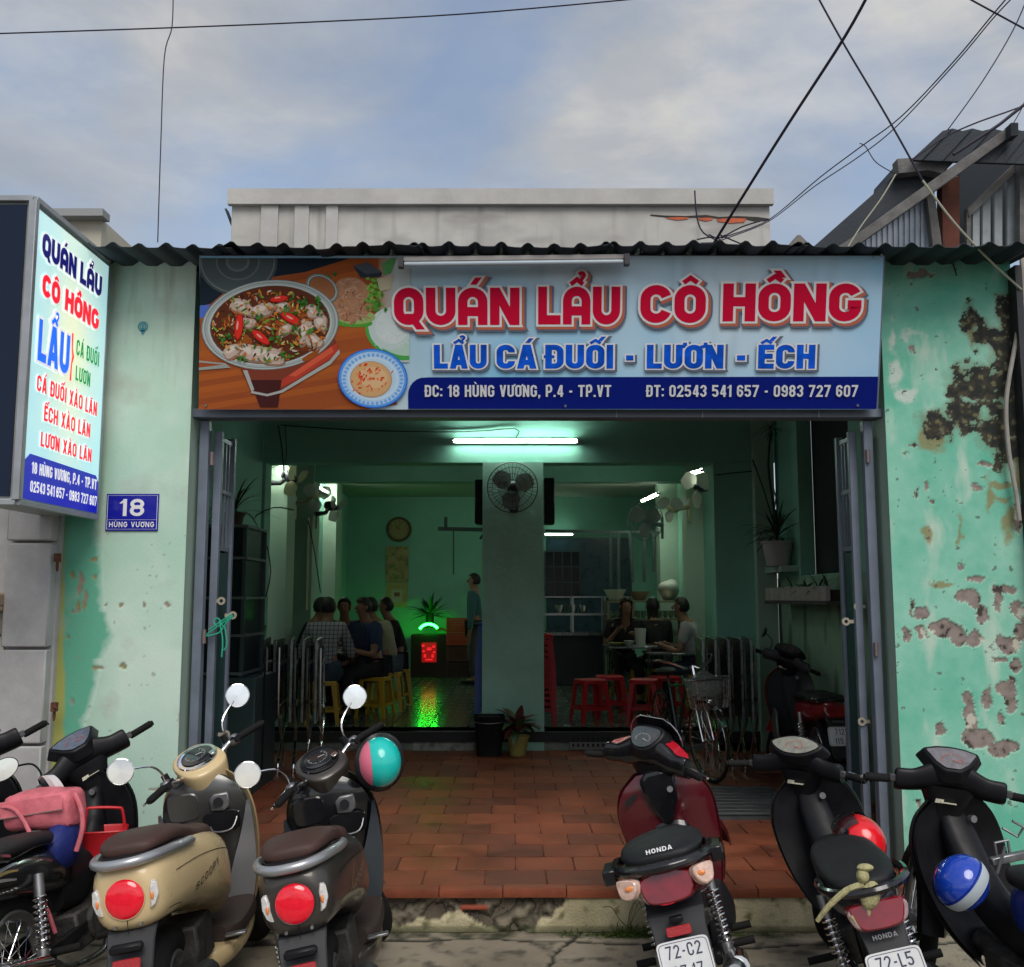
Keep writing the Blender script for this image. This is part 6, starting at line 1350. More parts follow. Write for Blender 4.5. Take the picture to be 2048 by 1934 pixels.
def calc(x, y):
    n = fbm(x, y, 9, 4, 2); return mixc(mixc((.40, .36, .14), (.14, .20, .06), n * 3 + .4), (.45, .25, .16), fbm(x, y, 14, 2, 9) * 3), 0
a = P(748, 1128, YB - .02); b = P(793, 1060, YB - .02); grid_wall('picture_sheet', (a.x, YB - .02, a.z), (1, 0, 0), (0, 0, 1), b.x - a.x, b.z - a.z, .02, calc, mat('calendar_print', attr=True, rough=.6), cal)
a2 = P(749, 1146, YB - .02); B = MB(); a2 = P(749, 1178, YB - .02); b2 = P(791, 1130, YB - .02); B.prism([(0, 0), (b2.x - a2.x, 0), (b2.x - a2.x, b2.z - a2.z), (0, b2.z - a2.z)], a2, SX, LYv, .005); B.build('date_sheet', mat('cream_paper', (.42, .33, .14), .7), cal)
B = MB(); B.box((a2.x + .19, YB - .03, a2.z + .19), (.19, .01, .22)); B.build('date_block', mat('pale_paper', (.45, .42, .34), .7), cal)
for k, (dx, dz, w, h) in enumerate(((.19, .22, .10, .07), (.10, .36, .02, .015), (.16, .36, .02, .015), (.22, .36, .03, .015), (.28, .36, .02, .015))): B = MB(); B.box((a2.x + dx, YB - .038, a2.z + dz), (w, .006, h)); B.build('print_mark', mat('faded_red_ink', (.25, .06, .05), .6), cal)
# poster on the right wall
B = MB(); B.box((2.47, 11.2, 2.75), (.02, .34, .68)); tag(B.build('poster', mat('blue_poster', (.01, .08, .26), .4, var=.5, vs_=5)), 'narrow blue poster hung on the right dining wall', 'poster')
B = MB(); B.box((-2.68, 13.0, 2.2), (.01, .32, 1.2)); tag(B.build('wall_chart', mat('faded_chart', (.36, .36, .26), .6, var=.2, vs_=4)), 'tall faded paper chart on the left pilaster', 'chart')

# ---------------------------------------------------------------- shrine, plant, crates on the back wall
shr = thing('altar_cabinet', 'low dark altar cabinet with glowing red niche and green light arc', 'altar', (0, 0, 0)); Ysh = 16.75
c = P(832, 1262, Ysh); woodm = mat('dark_lacquer', (.03, .012, .008), .4)
B = MB(); B.box((c.x, Ysh + .3, .415 + .36), (.62, .45, .72)); B.build('cabinet', woodm, shr, bevel=.01)
B = MB(); B.box((c.x, Ysh + .08, .415 + .42), (.25, .02, .33)); B.build('niche', mat('red_glow', (.3, .01, .01), .5, emit=(1, .02, .02), es=.15), shr)
for dx, dz, w, h in ((a_ * .78, .40 + (b_2 - .45) * .78, c_ * .75, d_3 * .75) for a_, b_2, c_, d_3 in ((-.13, .62, .06, .05), (.10, .60, .06, .05), (-.12, .50, .05, .04), (.11, .48, .05, .04), (0, .55, .10, .06), (-.09, .40, .05, .07), (.08, .40, .05, .07), (0, .32, .16, .03))):
    B = MB(); B.box((c.x + dx, Ysh + .06, .415 + dz), (w, .02, h)); B.build('red_bulb', mat('red_led', (.8, .02, .02), .4, emit=(1, .02, .03), es=.6), shr)
g = P(832, 1222, Ysh); B = MB(); B.tube([g + Vector((.155 * math.cos(rad(a_)), 0, .115 * math.sin(rad(a_)) - .02)) for a_ in range(20, 176, 12)], .020, 8); B.build('green_arc', mat('green_led', (.1, 1, .1), .4, emit=(.01, 1, .03), es=32), shr)
B = MB(); B.tube([g + Vector((.14, 0, .0)), g + Vector((.22, 0, .02)), g + Vector((.30, -.02, -.02))], [.03, .02, .012], 8); B.build('carved_branch', mat('yellow_lacquer', (.35, .25, .05), .5), shr)
leaf_d = mat('dark_leaf', (.02, .045, .02), .5, var=.4, vs_=10); leaf_m = mat('mid_leaf', (.045, .09, .03), .5, var=.4, vs_=10)
def blade_leaf(B, o, d, L, w, droop=.4, n=5):
    o = Vector(o); d = Vector(d).normalized(); s = d.cross(Vector((0, 0, 1))); s = s.normalized() if s.length > .05 else Vector((1, 0, 0)); pts = []; p = o.copy(); dd = d.copy()
    for i in range(n + 1):
        t = i / n; ww = w * math.sin(PI * (t * .85 + .12)) ; pts.append([p - s * ww / 2, p + Vector((0, 0, -.12 * ww)), p + s * ww / 2]); dd = (dd - Vector((0, 0, droop / n))).normalized(); p = p + dd * (L / n)
    B.loft(pts, False, False)
def pot(root, c, r, h, m_):
    c = Vector(c); B = MB(); B.lathe([(r * .72, 0), (r, h), (r * 1.08, h), (r * 1.08, h - .02), (r * .98, h - .02), (r * .93, h - .03), (.001, h - .035)], c, (0, 0, 1), 22); B.build('pot', m_, root)
pl1 = thing('leafy_plant', 'dark bushy plant standing above the green glowing altar light', 'plant'); c = P(834, 1200, Ysh + .2); rp = random.Random(2)
for k in range(70):
    B = MB(); a_ = rp.uniform(0, 2 * PI); e = rp.uniform(-.1, 1.3); d = Vector((math.cos(a_) * math.cos(e), math.sin(a_) * math.cos(e) * .6, math.sin(e))); blade_leaf(B, c + Vector((0, 0, .05)) + d * rp.uniform(0, .12), d, rp.uniform(.18, .36), .05, .5); B.build('leaf', leaf_d, pl1)
B = MB(); B.cyl(c - Vector((0, 0, .16)), c + Vector((0, 0, .1)), .07, 12); B.build('pot', black_plastic, pl1)
def crate(label, c, m_, d=(.42, .32, .26), grp='plastic crates by the back wall'):
    o = thing('plastic_crate', label, 'crate', c, 0, grp)
    B = MB(); x, y, z = d
    for k in range(5): zz = z * (k + .5) / 5; B.box((0, -y / 2, zz), (x, .012, z / 7)); B.box((0, y / 2, zz), (x, .012, z / 7)); B.box((-x / 2, 0, zz), (.012, y, z / 7)); B.box((x / 2, 0, zz), (.012, y, z / 7))
    for sx in (-1, 1):
        for sy in (-1, 1): B.box((sx * x / 2, sy * y / 2, z / 2), (.03, .03, z))
    B.box((0, 0, .01), (x, y, .012)); B.build('slatted_sides', m_, o); return o
c = P(892, 1300, 16.8)
crate('dark crate at the bottom of the stack beside the altar', (c.x, 16.9, ZI), mat('dark_crate', (.05, .03, .03), .5)); orange_pl = mat('orange_crate', (.42, .07, .03), .45)
crate('lower orange crate stacked beside the altar', (c.x, 16.9, ZI + .27), mat('brown_crate', (.10, .04, .03), .5)); crate('upper orange crate, second from the top beside the altar', (c.x, 16.9, ZI + .54), orange_pl); crate('top orange crate of the stack beside the altar', (c.x, 16.9, ZI + .80), orange_pl, (.42, .32, .20))

# ---------------------------------------------------------------- stools
def stool(label, x, y, z, m_, grp, rz=0, h=.45):
    o = thing('plastic_stool', label, 'stool', (x, y, z), rz, grp)
    B = MB(); B.loft([[Vector((px, py, zz)) for px, py in se(a, a, 24, 6)] for a, zz in ((.150, h - .045), (.150, h - .008), (.142, h), (.10, h - .003))]); B.build('seat', m_, o)
    for sx in (-1, 1):
        for sy in (-1, 1):
            B = MB(); rows = []
            for t in (0, .5, 1): a = .142 + .04 * t; w = .055 - .018 * t; zz = (h - .04) * (1 - t); rows.append([Vector((sx * a, sy * a, zz)), Vector((sx * (a - w), sy * a, zz)), Vector((sx * (a - w), sy * (a - .010), zz)), Vector((sx * (a - .010), sy * (a - .010), zz)), Vector((sx * (a - .010), sy * (a - w), zz)), Vector((sx * a, sy * (a - w), zz))])
            B.loft(rows); B.build('leg', m_, o)
    B = MB(); a = .162
    for s in (-1, 1): B.box((0, s * a, h * .32), (2 * a, .012, .03)); B.box((s * a, 0, h * .32), (.012, 2 * a, .03))
    B.build('stretcher', m_, o); return o
red_st = mat('red_stool_plastic', (.42, .008, .016), .5, spec=.3); yel_st = mat('yellow_stool_plastic', (.42, .26, .015), .4); blu_st = mat('blue_stool_plastic', (.01, .07, .36), .35)
rs = stool('red plastic stool nearest the doorway in the right dining bay', .86, 10.95, ZI, red_st, 'red plastic stools', .35)
clone(rs, (1.12, 11.45, ZI), .1, 'red plastic stool half hidden behind the nearest red stool'); clone(rs, (1.45, 10.95, ZI), -.25, 'red plastic stool beside the bicycle basket'); clone(rs, (1.75, 11.35, ZI), .2, 'red plastic stool pushed under the right table end')
ys = stool('yellow plastic stool under the man in the checked shirt', -2.03, 10.78, ZI, yel_st, 'yellow plastic stools', .1)
for p_, l in (((-1.55, 11.35), 'yellow plastic stool under the man in the blue shirt'), ((-1.48, 12.0), 'yellow plastic stool under the man in the tan shirt'), ((-2.52, 11.75), 'yellow plastic stool under the person in black at the left wall'), ((-2.1, 12.75), 'yellow plastic stool at the far head of the left table'), ((-1.45, 12.6), 'yellow plastic stool at the far right of the left table')): clone(ys, (*p_, ZI), rp.uniform(-.3, .3), l)
ORD = ['first', 'second', 'third', 'fourth', 'fifth', 'sixth', 'seventh', 'eighth', 'ninth', 'tenth', 'eleventh']
rk = clone(rs, (.295, 10.86, ZI), 0, 'red stool at the bottom of the stack right of the pillar')
for k in range(1, 9): clone(rs, (.295, 10.86, ZI + .062 * k), rp.uniform(-.03, .03), ORD[k] + ' red stool up from the floor in the stack right of the pillar' if k < 8 else 'topmost red stool of the stack right of the pillar')['group'] = 'red stools in the stack'
bs_ = stool('blue stool at the bottom of the stack left of the pillar', -.22, 10.86, ZI, blu_st, 'blue stools in the stack')
rk['group'] = 'red stools in the stack'
for k in range(1, 11): clone(bs_, (-.22, 10.86, ZI + .062 * k), rp.uniform(-.03, .03), ORD[k] + ' blue stool up from the floor in the stack left of the pillar' if k < 10 else 'topmost blue stool of the stack left of the pillar')

# ---------------------------------------------------------------- tables
st_dark = mat('table_steel', (.15, .17, .17), .28, .9, var=.2)
def table(label, x, y, w, d, h=.72):
    o = thing('dining_table', label, 'table', (x, y, ZI), 0, 'steel dining tables'); B = MB(); B.box((0, 0, h - .012), (w, d, .025)); B.build('table_top', st_dark, o, bevel=.005)
    for sx in (-1, 1):
        for sy in (-1, 1): B = MB(); B.tube([(sx * (w / 2 - .06), sy * (d / 2 - .08), h - .03), (sx * (w / 2 - .05), sy * (d / 2 - .25), h * .5), (sx * (w / 2 - .04), sy * (d / 2 - .06), .0)], .013, 8, smooth=4); B.build('leg', st_dark, o)
    return o
table('steel table of the crowded left group', -2.05, 11.8, .55, 1.3); table('steel table where the woman eats in the right bay', 1.55, 12.2, .8, .75, .76); table('nearer steel table behind the bicycle', 1.95, 11.75, .75, .6, .70)
china = mat('white_china', (.48, .50, .46), .3); food_m = mat('green_food', (.22, .28, .08), .6)
def bowl(name, label, c, r, h, m_, cat='bowl', g=None):
    B = MB(); B.lathe([(r * .45, 0), (r * .5, .004), (r, h), (r * .95, h), (r * .42, .012), (.001, .012)], c, (0, 0, 1), 18); return tag(B.build(name, m_), label, cat, g)
zt = ZI + .762
bowl('soup_bowl', 'white soup bowl left of the tall cup on the right table', (1.42, 12.0, zt), .07, .06, china); bowl('plate', 'yellow green plate of food in front of the woman', (1.30, 12.15, zt), .13, .03, food_m, 'plate')
B = MB(); c = P(1243, 1256, 11.95); B.lathe([(.055, 0), (.07, .21), (.066, .21), (.052, .01), (.001, .01)], (c.x, 11.95, zt), (0, 0, 1), 18); tag(B.build('tall_cup', china), 'tall pale chopstick cup standing on the right table', 'cup')
bowl('plate', 'white plate at the near end of the left table', (-1.88, 11.45, ZI + .722), .13, .025, china, 'plate'); bowl('plate', 'white dish in the middle of the left table', (-2.08, 11.85, ZI + .722), .12, .03, china, 'plate')
B = MB(); B.lathe([(.05, 0), (.065, .12), (.06, .12), (.045, .01), (.001, .01)], (-2.55, 10.9, 1.17 + .0), (0, 0, 1), 14); ggb = tag(B.build('green_cup', mat('green_plastic', (.03, .20, .03), .4)), 'green plastic utensil cup on the left folded tables', 'cup'); ggb.location = (.12, -1.35, .20); ggb.scale = (1, 1, 1)
# folded tables standing in stacks on the patio
def folded(label, x, y, rz, grp):
    o = thing('folded_table', label, 'table', (x, y, ZP), rz, grp)
    B = MB(); B.box((0, 0, .82), (.028, .74, .70)); B.build('table_top', st_dark, o, bevel=.004)
    for k, s in enumerate((-1, 1)):
        B = MB(); B.tube([(.03, s * .30, 1.10), (.035, s * .31, .60), (.045, s * .24, .44), (.04, -s * .02, .27), (.035, -s * .20, .12), (.03, -s * .22, .0)], .0125, 8, smooth=4); B.build('leg', chrome if k else steel, o)
    B = MB(); B.bar((.03, -.29, .95), (.03, .29, .95), .02, .02); B.bar((.045, -.24, .60), (.045, .24, .60), .014, .014); B.build('cross_rail', steel, o); return o
fl = folded('folded steel table nearest the doorway in the left stack', -1.72, 8.85, rad(8), 'folded tables stacked at the left')
for k in range(1, 5): clone(fl, (-1.72 - .125 * k, 8.9 + .02 * k, ZP), rad(8 + rp.uniform(-3, 3)), ('second', 'third', 'fourth', 'fifth')[k - 1] + ' folded steel table from the doorway side in the left stack')
fr = folded('folded steel table nearest the bicycle in the right stack', 1.70, 9.0, rad(-6), 'folded tables stacked at the right')
for k in range(1, 5): clone(fr, (1.70 + .115 * k, 9.05 + .02 * k, ZP), rad(-6 + rp.uniform(-3, 3)), ('second', 'third', 'fourth', 'fifth')[k - 1] + ' folded steel table from the bicycle in the right stack')

# ---------------------------------------------------------------- steel cabinet at the left with plants on top
cab = thing('steel_cabinet', 'tall dark steel cabinet with glazed grid doors at the left of the patio', 'cabinet', (-2.33, 8.25, ZP)); cabm = mat('green_grey_steel', (.05, .08, .085), .45, .4)
B = MB(); B.box((-.02, 0, .45), (.64, .7, .90)); B.build('lower_body', cabm, cab, bevel=.008)
B = MB(); B.box((-.06, .02, 1.5), (.44, .6, 1.2)); B.build('dark_inside', mat('cab_inside', (.008, .015, .018), .3), cab)
for y_ in (-.30, .33):
    for x_ in (-.29, .17): B = MB(); B.box((x_, y_, 1.50), (.03, .03, 1.22)); B.build('upright', cabm, cab)
for z_ in (.93, 1.23, 1.53, 1.85, 2.11):
    B = MB(); B.box((-.06, -.31, z_), (.48, .022, .022)); B.box((.18, .01, z_), (.022, .62, .022)); B.build('glazing_bar', mat('bar_grey', (.14, .17, .18), .4, .4), cab)
for x_ in (-.06,): B = MB(); B.box((x_, -.312, 1.5), (.02, .02, 1.2)); B.build('glazing_bar', MATS['bar_grey'], cab)
B = MB(); B.box((.31, -.1, .5), (.008, .02, .85)); B.box((0, -.352, .5), (.02, .006, .85)); B.build('door_seam', black_plastic, cab)
pl2 = thing('spider_plant', 'thin leaved plant drooping on top of the steel cabinet', 'plant', (-2.33, 8.2, ZP + 2.12)); pot(pl2, (0, 0, 0), .09, .12, mat('clay_dark', (.10, .07, .05), .8))
for k in range(22): B = MB(); a_ = rp.uniform(0, 2 * PI); e = rp.uniform(.3, 1.4); blade_leaf(B, (0, 0, .12), (math.cos(a_) * math.cos(e), math.sin(a_) * math.cos(e), math.sin(e)), rp.uniform(.22, .5), .018, rp.uniform(.8, 1.8), 6); B.build('leaf', leaf_d, pl2)

# ---------------------------------------------------------------- right patio wall: ledge, pots, trough
B = MB(); B.box((2.66, 9.75, 2.03), (.16, .62, .06)); struct(B.build('wall_ledge', mint_pale))
pl3 = thing('dragon_plant', 'tall spiky plant in a white pot on the wall ledge by the dark window', 'plant', (2.60, 9.62, 2.06))
pot(pl3, (0, 0, 0), .15, .24, mat('white_pot', (.40, .38, .38), .6, var=.1)); B = MB(); B.tube([(0, 0, .2), (-.03, 0, .6), (-.06, .02, 1.0), (-.02, .02, 1.35)], .012, 6, smooth=3); B.tube([(0, 0, .3), (-.12, 0, .75), (-.22, 0, 1.05)], .008, 6, smooth=3); B.build('stem', leaf_d, pl3)
for k in range(34):
    B = MB(); a_ = rp.uniform(0, 2 * PI); e = rp.uniform(.0, 1.2); q = (0, 0, .24 + rp.uniform(0, .12)); blade_leaf(B, q, (math.cos(a_) * math.cos(e) - .15, math.sin(a_) * math.cos(e), math.sin(e)), rp.uniform(.28, .52), .028, rp.uniform(.5, 1.3)); B.build('leaf', leaf_m if k % 3 == 0 else leaf_d, pl3)
for k in range(26):
    B = MB(); a_ = rp.uniform(0, 2 * PI); e = rp.uniform(-.3, 1.2); blade_leaf(B, (-.02, .02, 1.35), (math.cos(a_) * math.cos(e), math.sin(a_) * math.cos(e), math.sin(e)), rp.uniform(.14, .26), .014, 1.2); B.build('leaf', leaf_d, pl3)
tr = thing('planter_trough', 'long pale brick trough of small plants bracketed on the right wall', 'planter', (2.60, 8.75, 1.70)); trm = mat('trough_pale', (.34, .31, .30), .8, var=.15, vs_=10)
B = MB(); B.box((0, 0, .01), (.24, 1.9, .03)); B.build('shelf_slab', mat('dark_slab', (.06, .06, .06), .8), tr)
for k in range(11): B = MB(); B.box((-.10, -.86 + k * .172, .085), (.035, .165, .12)); B.build('brick', trm, tr, bevel=.004)
B = MB(); B.box((.02, 0, .07), (.18, 1.85, .09)); B.build('soil', mat('soil', (.03, .022, .015), .95), tr)
for k, (yy, nl) in enumerate(((.75, 7), (.3, 6), (.05, 10), (-.1, 9), (-.45, 8), (-.7, 8))):
    o_ = thing('small_plant', ('first', 'second', 'third', 'fourth', 'fifth', 'sixth')[k] + ' small green plant counted from the inner end of the wall trough', 'plant', (2.58, 8.75 + yy, 1.82), 0, 'plants in the wall trough')
    for j in range(nl): B = MB(); a_ = rp.uniform(0, 2 * PI); e = rp.uniform(.2, 1.3); blade_leaf(B, (0, 0, 0), (math.cos(a_) * math.cos(e), math.sin(a_) * math.cos(e), math.sin(e)), rp.uniform(.10, .24), .022, 1.0); B.build('leaf', leaf_m, o_)

# ---------------------------------------------------------------- by the pillar foot
pp = thing('croton_plant', 'reddish leaved plant in a yellow pot at the foot of the pillar', 'plant', (.0, 9.86, ZP)); c = P(1005, 1450, 9.8); pp.location = (c.x, 9.85, ZP)
pot(pp, (0, 0, 0), .11, .19, mat('yellow_pot', (.30, .25, .07), .6, var=.2)); red_leaf = mat('red_leaf', (.12, .04, .035), .5, var=.5, vs_=12)
for k in range(30): B = MB(); a_ = rp.uniform(0, 2 * PI); e = rp.uniform(.15, 1.35); L = rp.uniform(.18, .36); blade_leaf(B, (0, 0, .2 + rp.uniform(0, .10)), (math.cos(a_) * math.cos(e), math.sin(a_) * math.cos(e), math.sin(e)), L, .085, rp.uniform(.6, 1.5)); B.build('leaf', red_leaf if k % 3 else leaf_m, pp)
c = P(949, 1450, 9.85); bn = thing('waste_bin', 'black plastic waste bin at the left of the pillar foot', 'bin', (c.x, 9.86, ZP))
B = MB(); B.loft([[Vector((px * k, py * k, z)) for px, py in se(.15, .12, 24, 5)] for z, k in ((0, .8), (.36, .98), (.37, 1.04), (.385, 1.04), (.385, .97), (.1, .8))]); B.build('bucket', black_plastic, bn)
B = MB(); B.tube([(-.15, 0, .36), (-.14, -.10, .33), (0, -.15, .32), (.14, -.10, .33), (.15, 0, .36)], .004, 5, smooth=3); B.build('handle', alu, bn)
# white daub and vent block at the inner step
grid_wall('step_face_plaster', (-1.0, 10.145, ZP), (1, 0, 0), (0, 0, 1), .62, .195, .012, lambda x, z: (mixc((.36, .38, .33), (.16, .17, .14), fbm(x, z, 9, 4, 2) * 3 + (.5 if z > .165 + .02 * nz(x * 9, 1) else 0)), fbm(x, z, 9, 3, 2) * .01), painted)
vb = thing('vent_block', 'small pierced vent block low in the inner step on the right', 'vent', (.62 + .17, 10.12, ZP + .02)); B = MB(); B.box((0, .0, .07), (.42, .03, .15)); B.build('block', mat('grey_block', (.20, .20, .18), .9), vb)
for i in range(8):
    for j in range(2): B = MB(); B.box((-.175 + i * .05, -.017, .04 + j * .06), (.022, .008, .03)); B.build('vent_hole', black_plastic, vb)
# ribbed metal ramp lying on the tiles
rm = thing('metal_ramp', 'ribbed dark metal ramp lying on the tiles at the right', 'ramp', (1.66, 7.55, ZP)); rm_m = mat('dull_ribbed_metal', (.09, .095, .10), .45, .5, var=.25, vs_=6)
B = MB(); B.box((0, 0, .012), (.80, 1.05, .02)); B.build('base_sheet', rm_m, rm)
for k in range(9): B = MB(); B.box((0, -.47 + k * .117, .034), (.80, .045, .022)); B.build('rib', rm_m, rm, bevel=.005)

# ---------------------------------------------------------------- bicycle
by = thing('bicycle', 'old city bicycle with a white bag in its front basket, facing the street', 'bicycle', (1.50, 8.9, ZP), PI + .12); by.rotation_euler[1] = rad(4)
fr_m = mat('bike_frame_paint', (.05, .06, .06), .3, .5); Tb = Matrix.Rotation(rad(10), 4, 'Z')
def cwheel(c, nm, T=None):
    c = Vector(c); B = MB(T); B.lathe([(.315, -.012), (.325, 0), (.315, .012), (.305, .008), (.305, -.008), (.315, -.012)], c, (1, 0, 0), 36); B.cyl(c - Vector((.04, 0, 0)), c + Vector((.04, 0, 0)), .02, 10)
    for k in range(24): a_ = 2 * PI * k / 24; B.tube([c + Vector(((.03 if k % 2 else -.03), .018 * math.cos(a_ + 1), .018 * math.sin(a_ + 1))), c + Vector((0, .31 * math.cos(a_), .31 * math.sin(a_)))], .0014, 4)
    w_ = B.build(nm, chrome, by); B = MB(T); B.tube([c + Vector((0, .328 * math.cos(2 * PI * k / 36), .328 * math.sin(2 * PI * k / 36))) for k in range(36)], .015, 8, closed=True); B.build('tyre', rubber, w_)
cwheel((0, -.5, .34), 'rear_wheel'); cwheel((0, .55, .34), 'front_wheel', Tb)
B = MB(); 
for a_, b_, r in (((0, .40, .88), (0, -.02, .28), .016), ((0, -.02, .28), (0, -.18, .80), .015), ((0, -.18, .74), (0, .41, .80), .013)): B.tube([a_, b_], r, 8)
for s in (-1, 1): B.tube([(s * .03, -.02, .28), (s * .05, -.5, .34)], .008, 6); B.tube([(s * .02, -.17, .70), (s * .05, -.5, .34)], .008, 6)
B.build('frame', fr_m, by)
B = MB(Tb)
B.tube([(0, .38, .95), (0, .43, .72)], .018, 8)
for s in (-1, 1): B.tube([(s * .04, .43, .70), (s * .05, .50, .50), (s * .05, .55, .34)], .010, 8)
B.build('fork', chrome, by)
B = MB(Tb); B.tube([(-.29, .14, 1.00), (-.26, .26, 1.01), (-.17, .38, .98), (-.06, .41, .93), (0, .38, .95), (.06, .41, .93), (.17, .38, .98), (.26, .26, 1.01), (.29, .14, 1.00)], .011, 8, smooth=3); B.build('handlebar', chrome, by)
for s in (-1, 1): B = MB(Tb); B.tube([(s * .28, .20, 1.005), (s * .29, .08, 1.00)], .016, 8); B.build('grip', black_plastic, by)
B = MB(); body(B, [(-.30, .87, .02, .02), (-.28, .87, .09, .03), (-.18, .87, .08, .03), (-.02, .87, .03, .02), (.0, .87, .01, .01)], 16, 2.2); B.tube([(0, -.18, .78), (0, -.2, .85)], .012, 6); B.build('saddle', black_plastic, by)
B = MB(Tb)
for z_, k in ((.62, .82), (.70, .88), (.78, .93), (.86, 1.0)): B.tube([(px * k, .62 + py * k, z_) for px, py in se(.17, .13, 24, 4)], .004 if z_ < .86 else .007, 5, closed=True)
for px, py in se(.17, .13, 24, 4): B.tube([(px, .62 + py, .86), (px * .82, .62 + py * .82, .62)], .0025, 4)
B.build('basket', steel, by)
B = MB(Tb)
for s in (-1, 1): B.loft([[Vector((px, (.55 if s > 0 else -.5) + (.36 + pz) * math.cos(a_), .34 + (.36 + pz) * math.sin(a_))) for px, pz in ((-.03, -.015), (0, .005), (.03, -.015), (0, -.002))] for a_ in [rad(t) for t in (range(15, 120, 12) if s < 0 else range(25, 160, 12))]]) if s > 0 else None
B.build('mudguard', chrome, by)
B = MB(); B.cyl((-.03, -.02, .28), (.05, -.02, .28), .085, 20); B.bar((.06, -.02, .28), (.06, -.12, .15), .012, .02); B.bar((-.05, -.02, .28), (-.05, .08, .41), .012, .02); B.box((.10, -.12, .15), (.08, .06, .02)); B.box((-.09, .08, .41), (.08, .06, .02)); B.build('crankset', steel, by)
bgm = MB(); rb_ = random.Random(5)
bgm.loft([[Vector((px * (1 + .35 * nz(k * .9, z * 9)), py * (1 + .35 * nz(k * .7, z * 9, 4)), z)) for k, (px, py) in enumerate(se(a_, a_ * .75, 22, 2.4))] for z, a_ in ((0, .08), (.04, .15), (.10, .18), (.18, .17), (.23, .14), (.27, .09), (.30, .05), (.32, .02))])
M_ = by.matrix_basis; ow = Matrix.Translation(by.location) @ by.rotation_euler.to_matrix().to_4x4() @ Vector((-.06, .64, .70)); bo_ = tag(bgm.build('plastic_bag', mat('thin_white_plastic', (.20, .23, .21), .35, bump=.9, bs=24, alpha=.55)), 'crumpled white plastic bag sitting in the bicycle basket', 'bag'); bo_.location = ow; bo_.scale = (.85, .85, .72)

# ---------------------------------------------------------------- kitchen end of the right bay
kc = thing('kitchen_counter', 'long dark counter at the kitchen end of the right bay', 'counter', (.95, 15.6, ZI)); B = MB(); B.box((0, 0, .38), (.9, .6, .76)); B.build('front', mat('counter_dark', (.012, .016, .022), .4), kc, bevel=.01)
B = MB(); B.box((0, 0, .785), (1.0, .68, .05)); B.build('worktop', st_dark, kc)
B = MB(); B.box((.25, .1, 1.08), (1.5, .5, .03)); B.box((.25, .1, 1.35), (1.5, .5, .02)); 
for x_ in (-.48, .0, .5, .98): B.box((x_, -.14, 1.08), (.025, .025, .56)); B.box((x_, .33, 1.08), (.025, .025, .56))
B.build('rack', steel, kc)
sh = thing('serving_cabinet', 'wire fronted serving cabinet with bowls behind the women', 'cabinet', (2.0, 14.6, ZI)); B = MB(); B.box((-.05, 0, 1.28), (1.1, .5, .03)); B.box((-.05, 0, 1.03), (1.1, .5, .02)); B.box((-.05, 0, .80), (1.1, .5, .02))
for x_ in (-.6, -.25, .1, .5):
    for y_ in (-.24, .24): B.box((x_, y_, .64), (.03, .03, 1.28))
B.build('frame', mat('warm_steel', (.26, .24, .16), .4, .5), sh)
for k in range(14): B = MB(); x_ = -.56 + k * .08; B.lathe([(.02, 0), (.035, .03), (.035, .10), (.03, .10), (.018, .01)], (x_, -.15, 1.05), (0, 0, 1), 10); B.build('glass', mat('green_glass', (.14, .20, .14), .2), sh)
for k in range(7): B = MB(); x_ = -.5 + k * .15; B.lathe([(.03, 0), (.065, .05), (.06, .05), (.03, .01)], (x_, -.1, .815), (0, 0, 1), 12); B.build('bowl', china, sh)
for k, (x_, r_, h_, m_, l) in enumerate(((1.52, .17, .16, china, 'white plastic basin on the serving cabinet, leftmost'), (1.88, .16, .13, mat('copper_basin', (.22, .15, .10), .5), 'brownish basin in the middle of the serving cabinet top'), (2.32, .17, .16, steel, 'steel pot at the right end of the serving cabinet'))): bowl('basin', l, (x_, 14.6, ZI + 1.30), r_, h_, m_, 'basin', 'basins on the serving cabinet')
B = MB(); B.ell((2.32, 14.6, ZI + 1.50), (.15, .14, .09), 14, 8); B.ell((2.36, 14.6, ZI + 1.55), (.09, .07, .06), 12, 6); tag(B.build('bag_bundle', china), 'white bundle heaped on the steel pot', 'bundle')
for k, (u, v0, v1) in enumerate(((1185, 1035, 1140), (1200, 1030, 1145), (1222, 1035, 1130), (1250, 1040, 1130), (1268, 1035, 1110))):
    B = MB(); B.bar(P(u, v0, 15.0), P(u + (6 if k == 2 else 0), v1, 15.0), .045, .02); tag(B.build('hanging_pole', mat('dark_steel_bar', (.03, .05, .05), .6)), ('first', 'second', 'third', 'fourth', 'fifth')[k] + ' dark pole from the pillar hanging on the kitchen rail', 'pole', 'poles hanging from the kitchen rail')
B = MB(); B.bar(P(1058, 1030, 15.1), P(1290, 1034, 15.1), .04, .04); tag(B.build('kitchen_rail', MATS['dark_steel_bar']), 'long dark rail across the kitchen end of the right bay', 'rail')
gw = thing('kitchen_window', 'dark barred kitchen window beyond the pillar', 'window'); a = P(1058, 1160, YB - .04); b = P(1125, 1070, YB - .04)
B = MB(); B.box(((a.x + b.x) / 2, YB - .03, (a.z + b.z) / 2), (b.x - a.x, .02, b.z - a.z)); B.build('pane', mat('night_glass', (.006, .012, .02), .2), gw)
for k in range(5): x_ = a.x + (b.x - a.x) * k / 4; B = MB(); B.box((x_, YB - .05, (a.z + b.z) / 2), (.02, .02, b.z - a.z)); B.build('bar', mat('bar_dark', (.05, .08, .09), .5), gw)
for k in range(4): z_ = a.z + (b.z - a.z) * k / 3; B = MB(); B.box(((a.x + b.x) / 2, YB - .052, z_), (b.x - a.x, .018, .02)); B.build('bar', MATS['bar_dark'], gw)
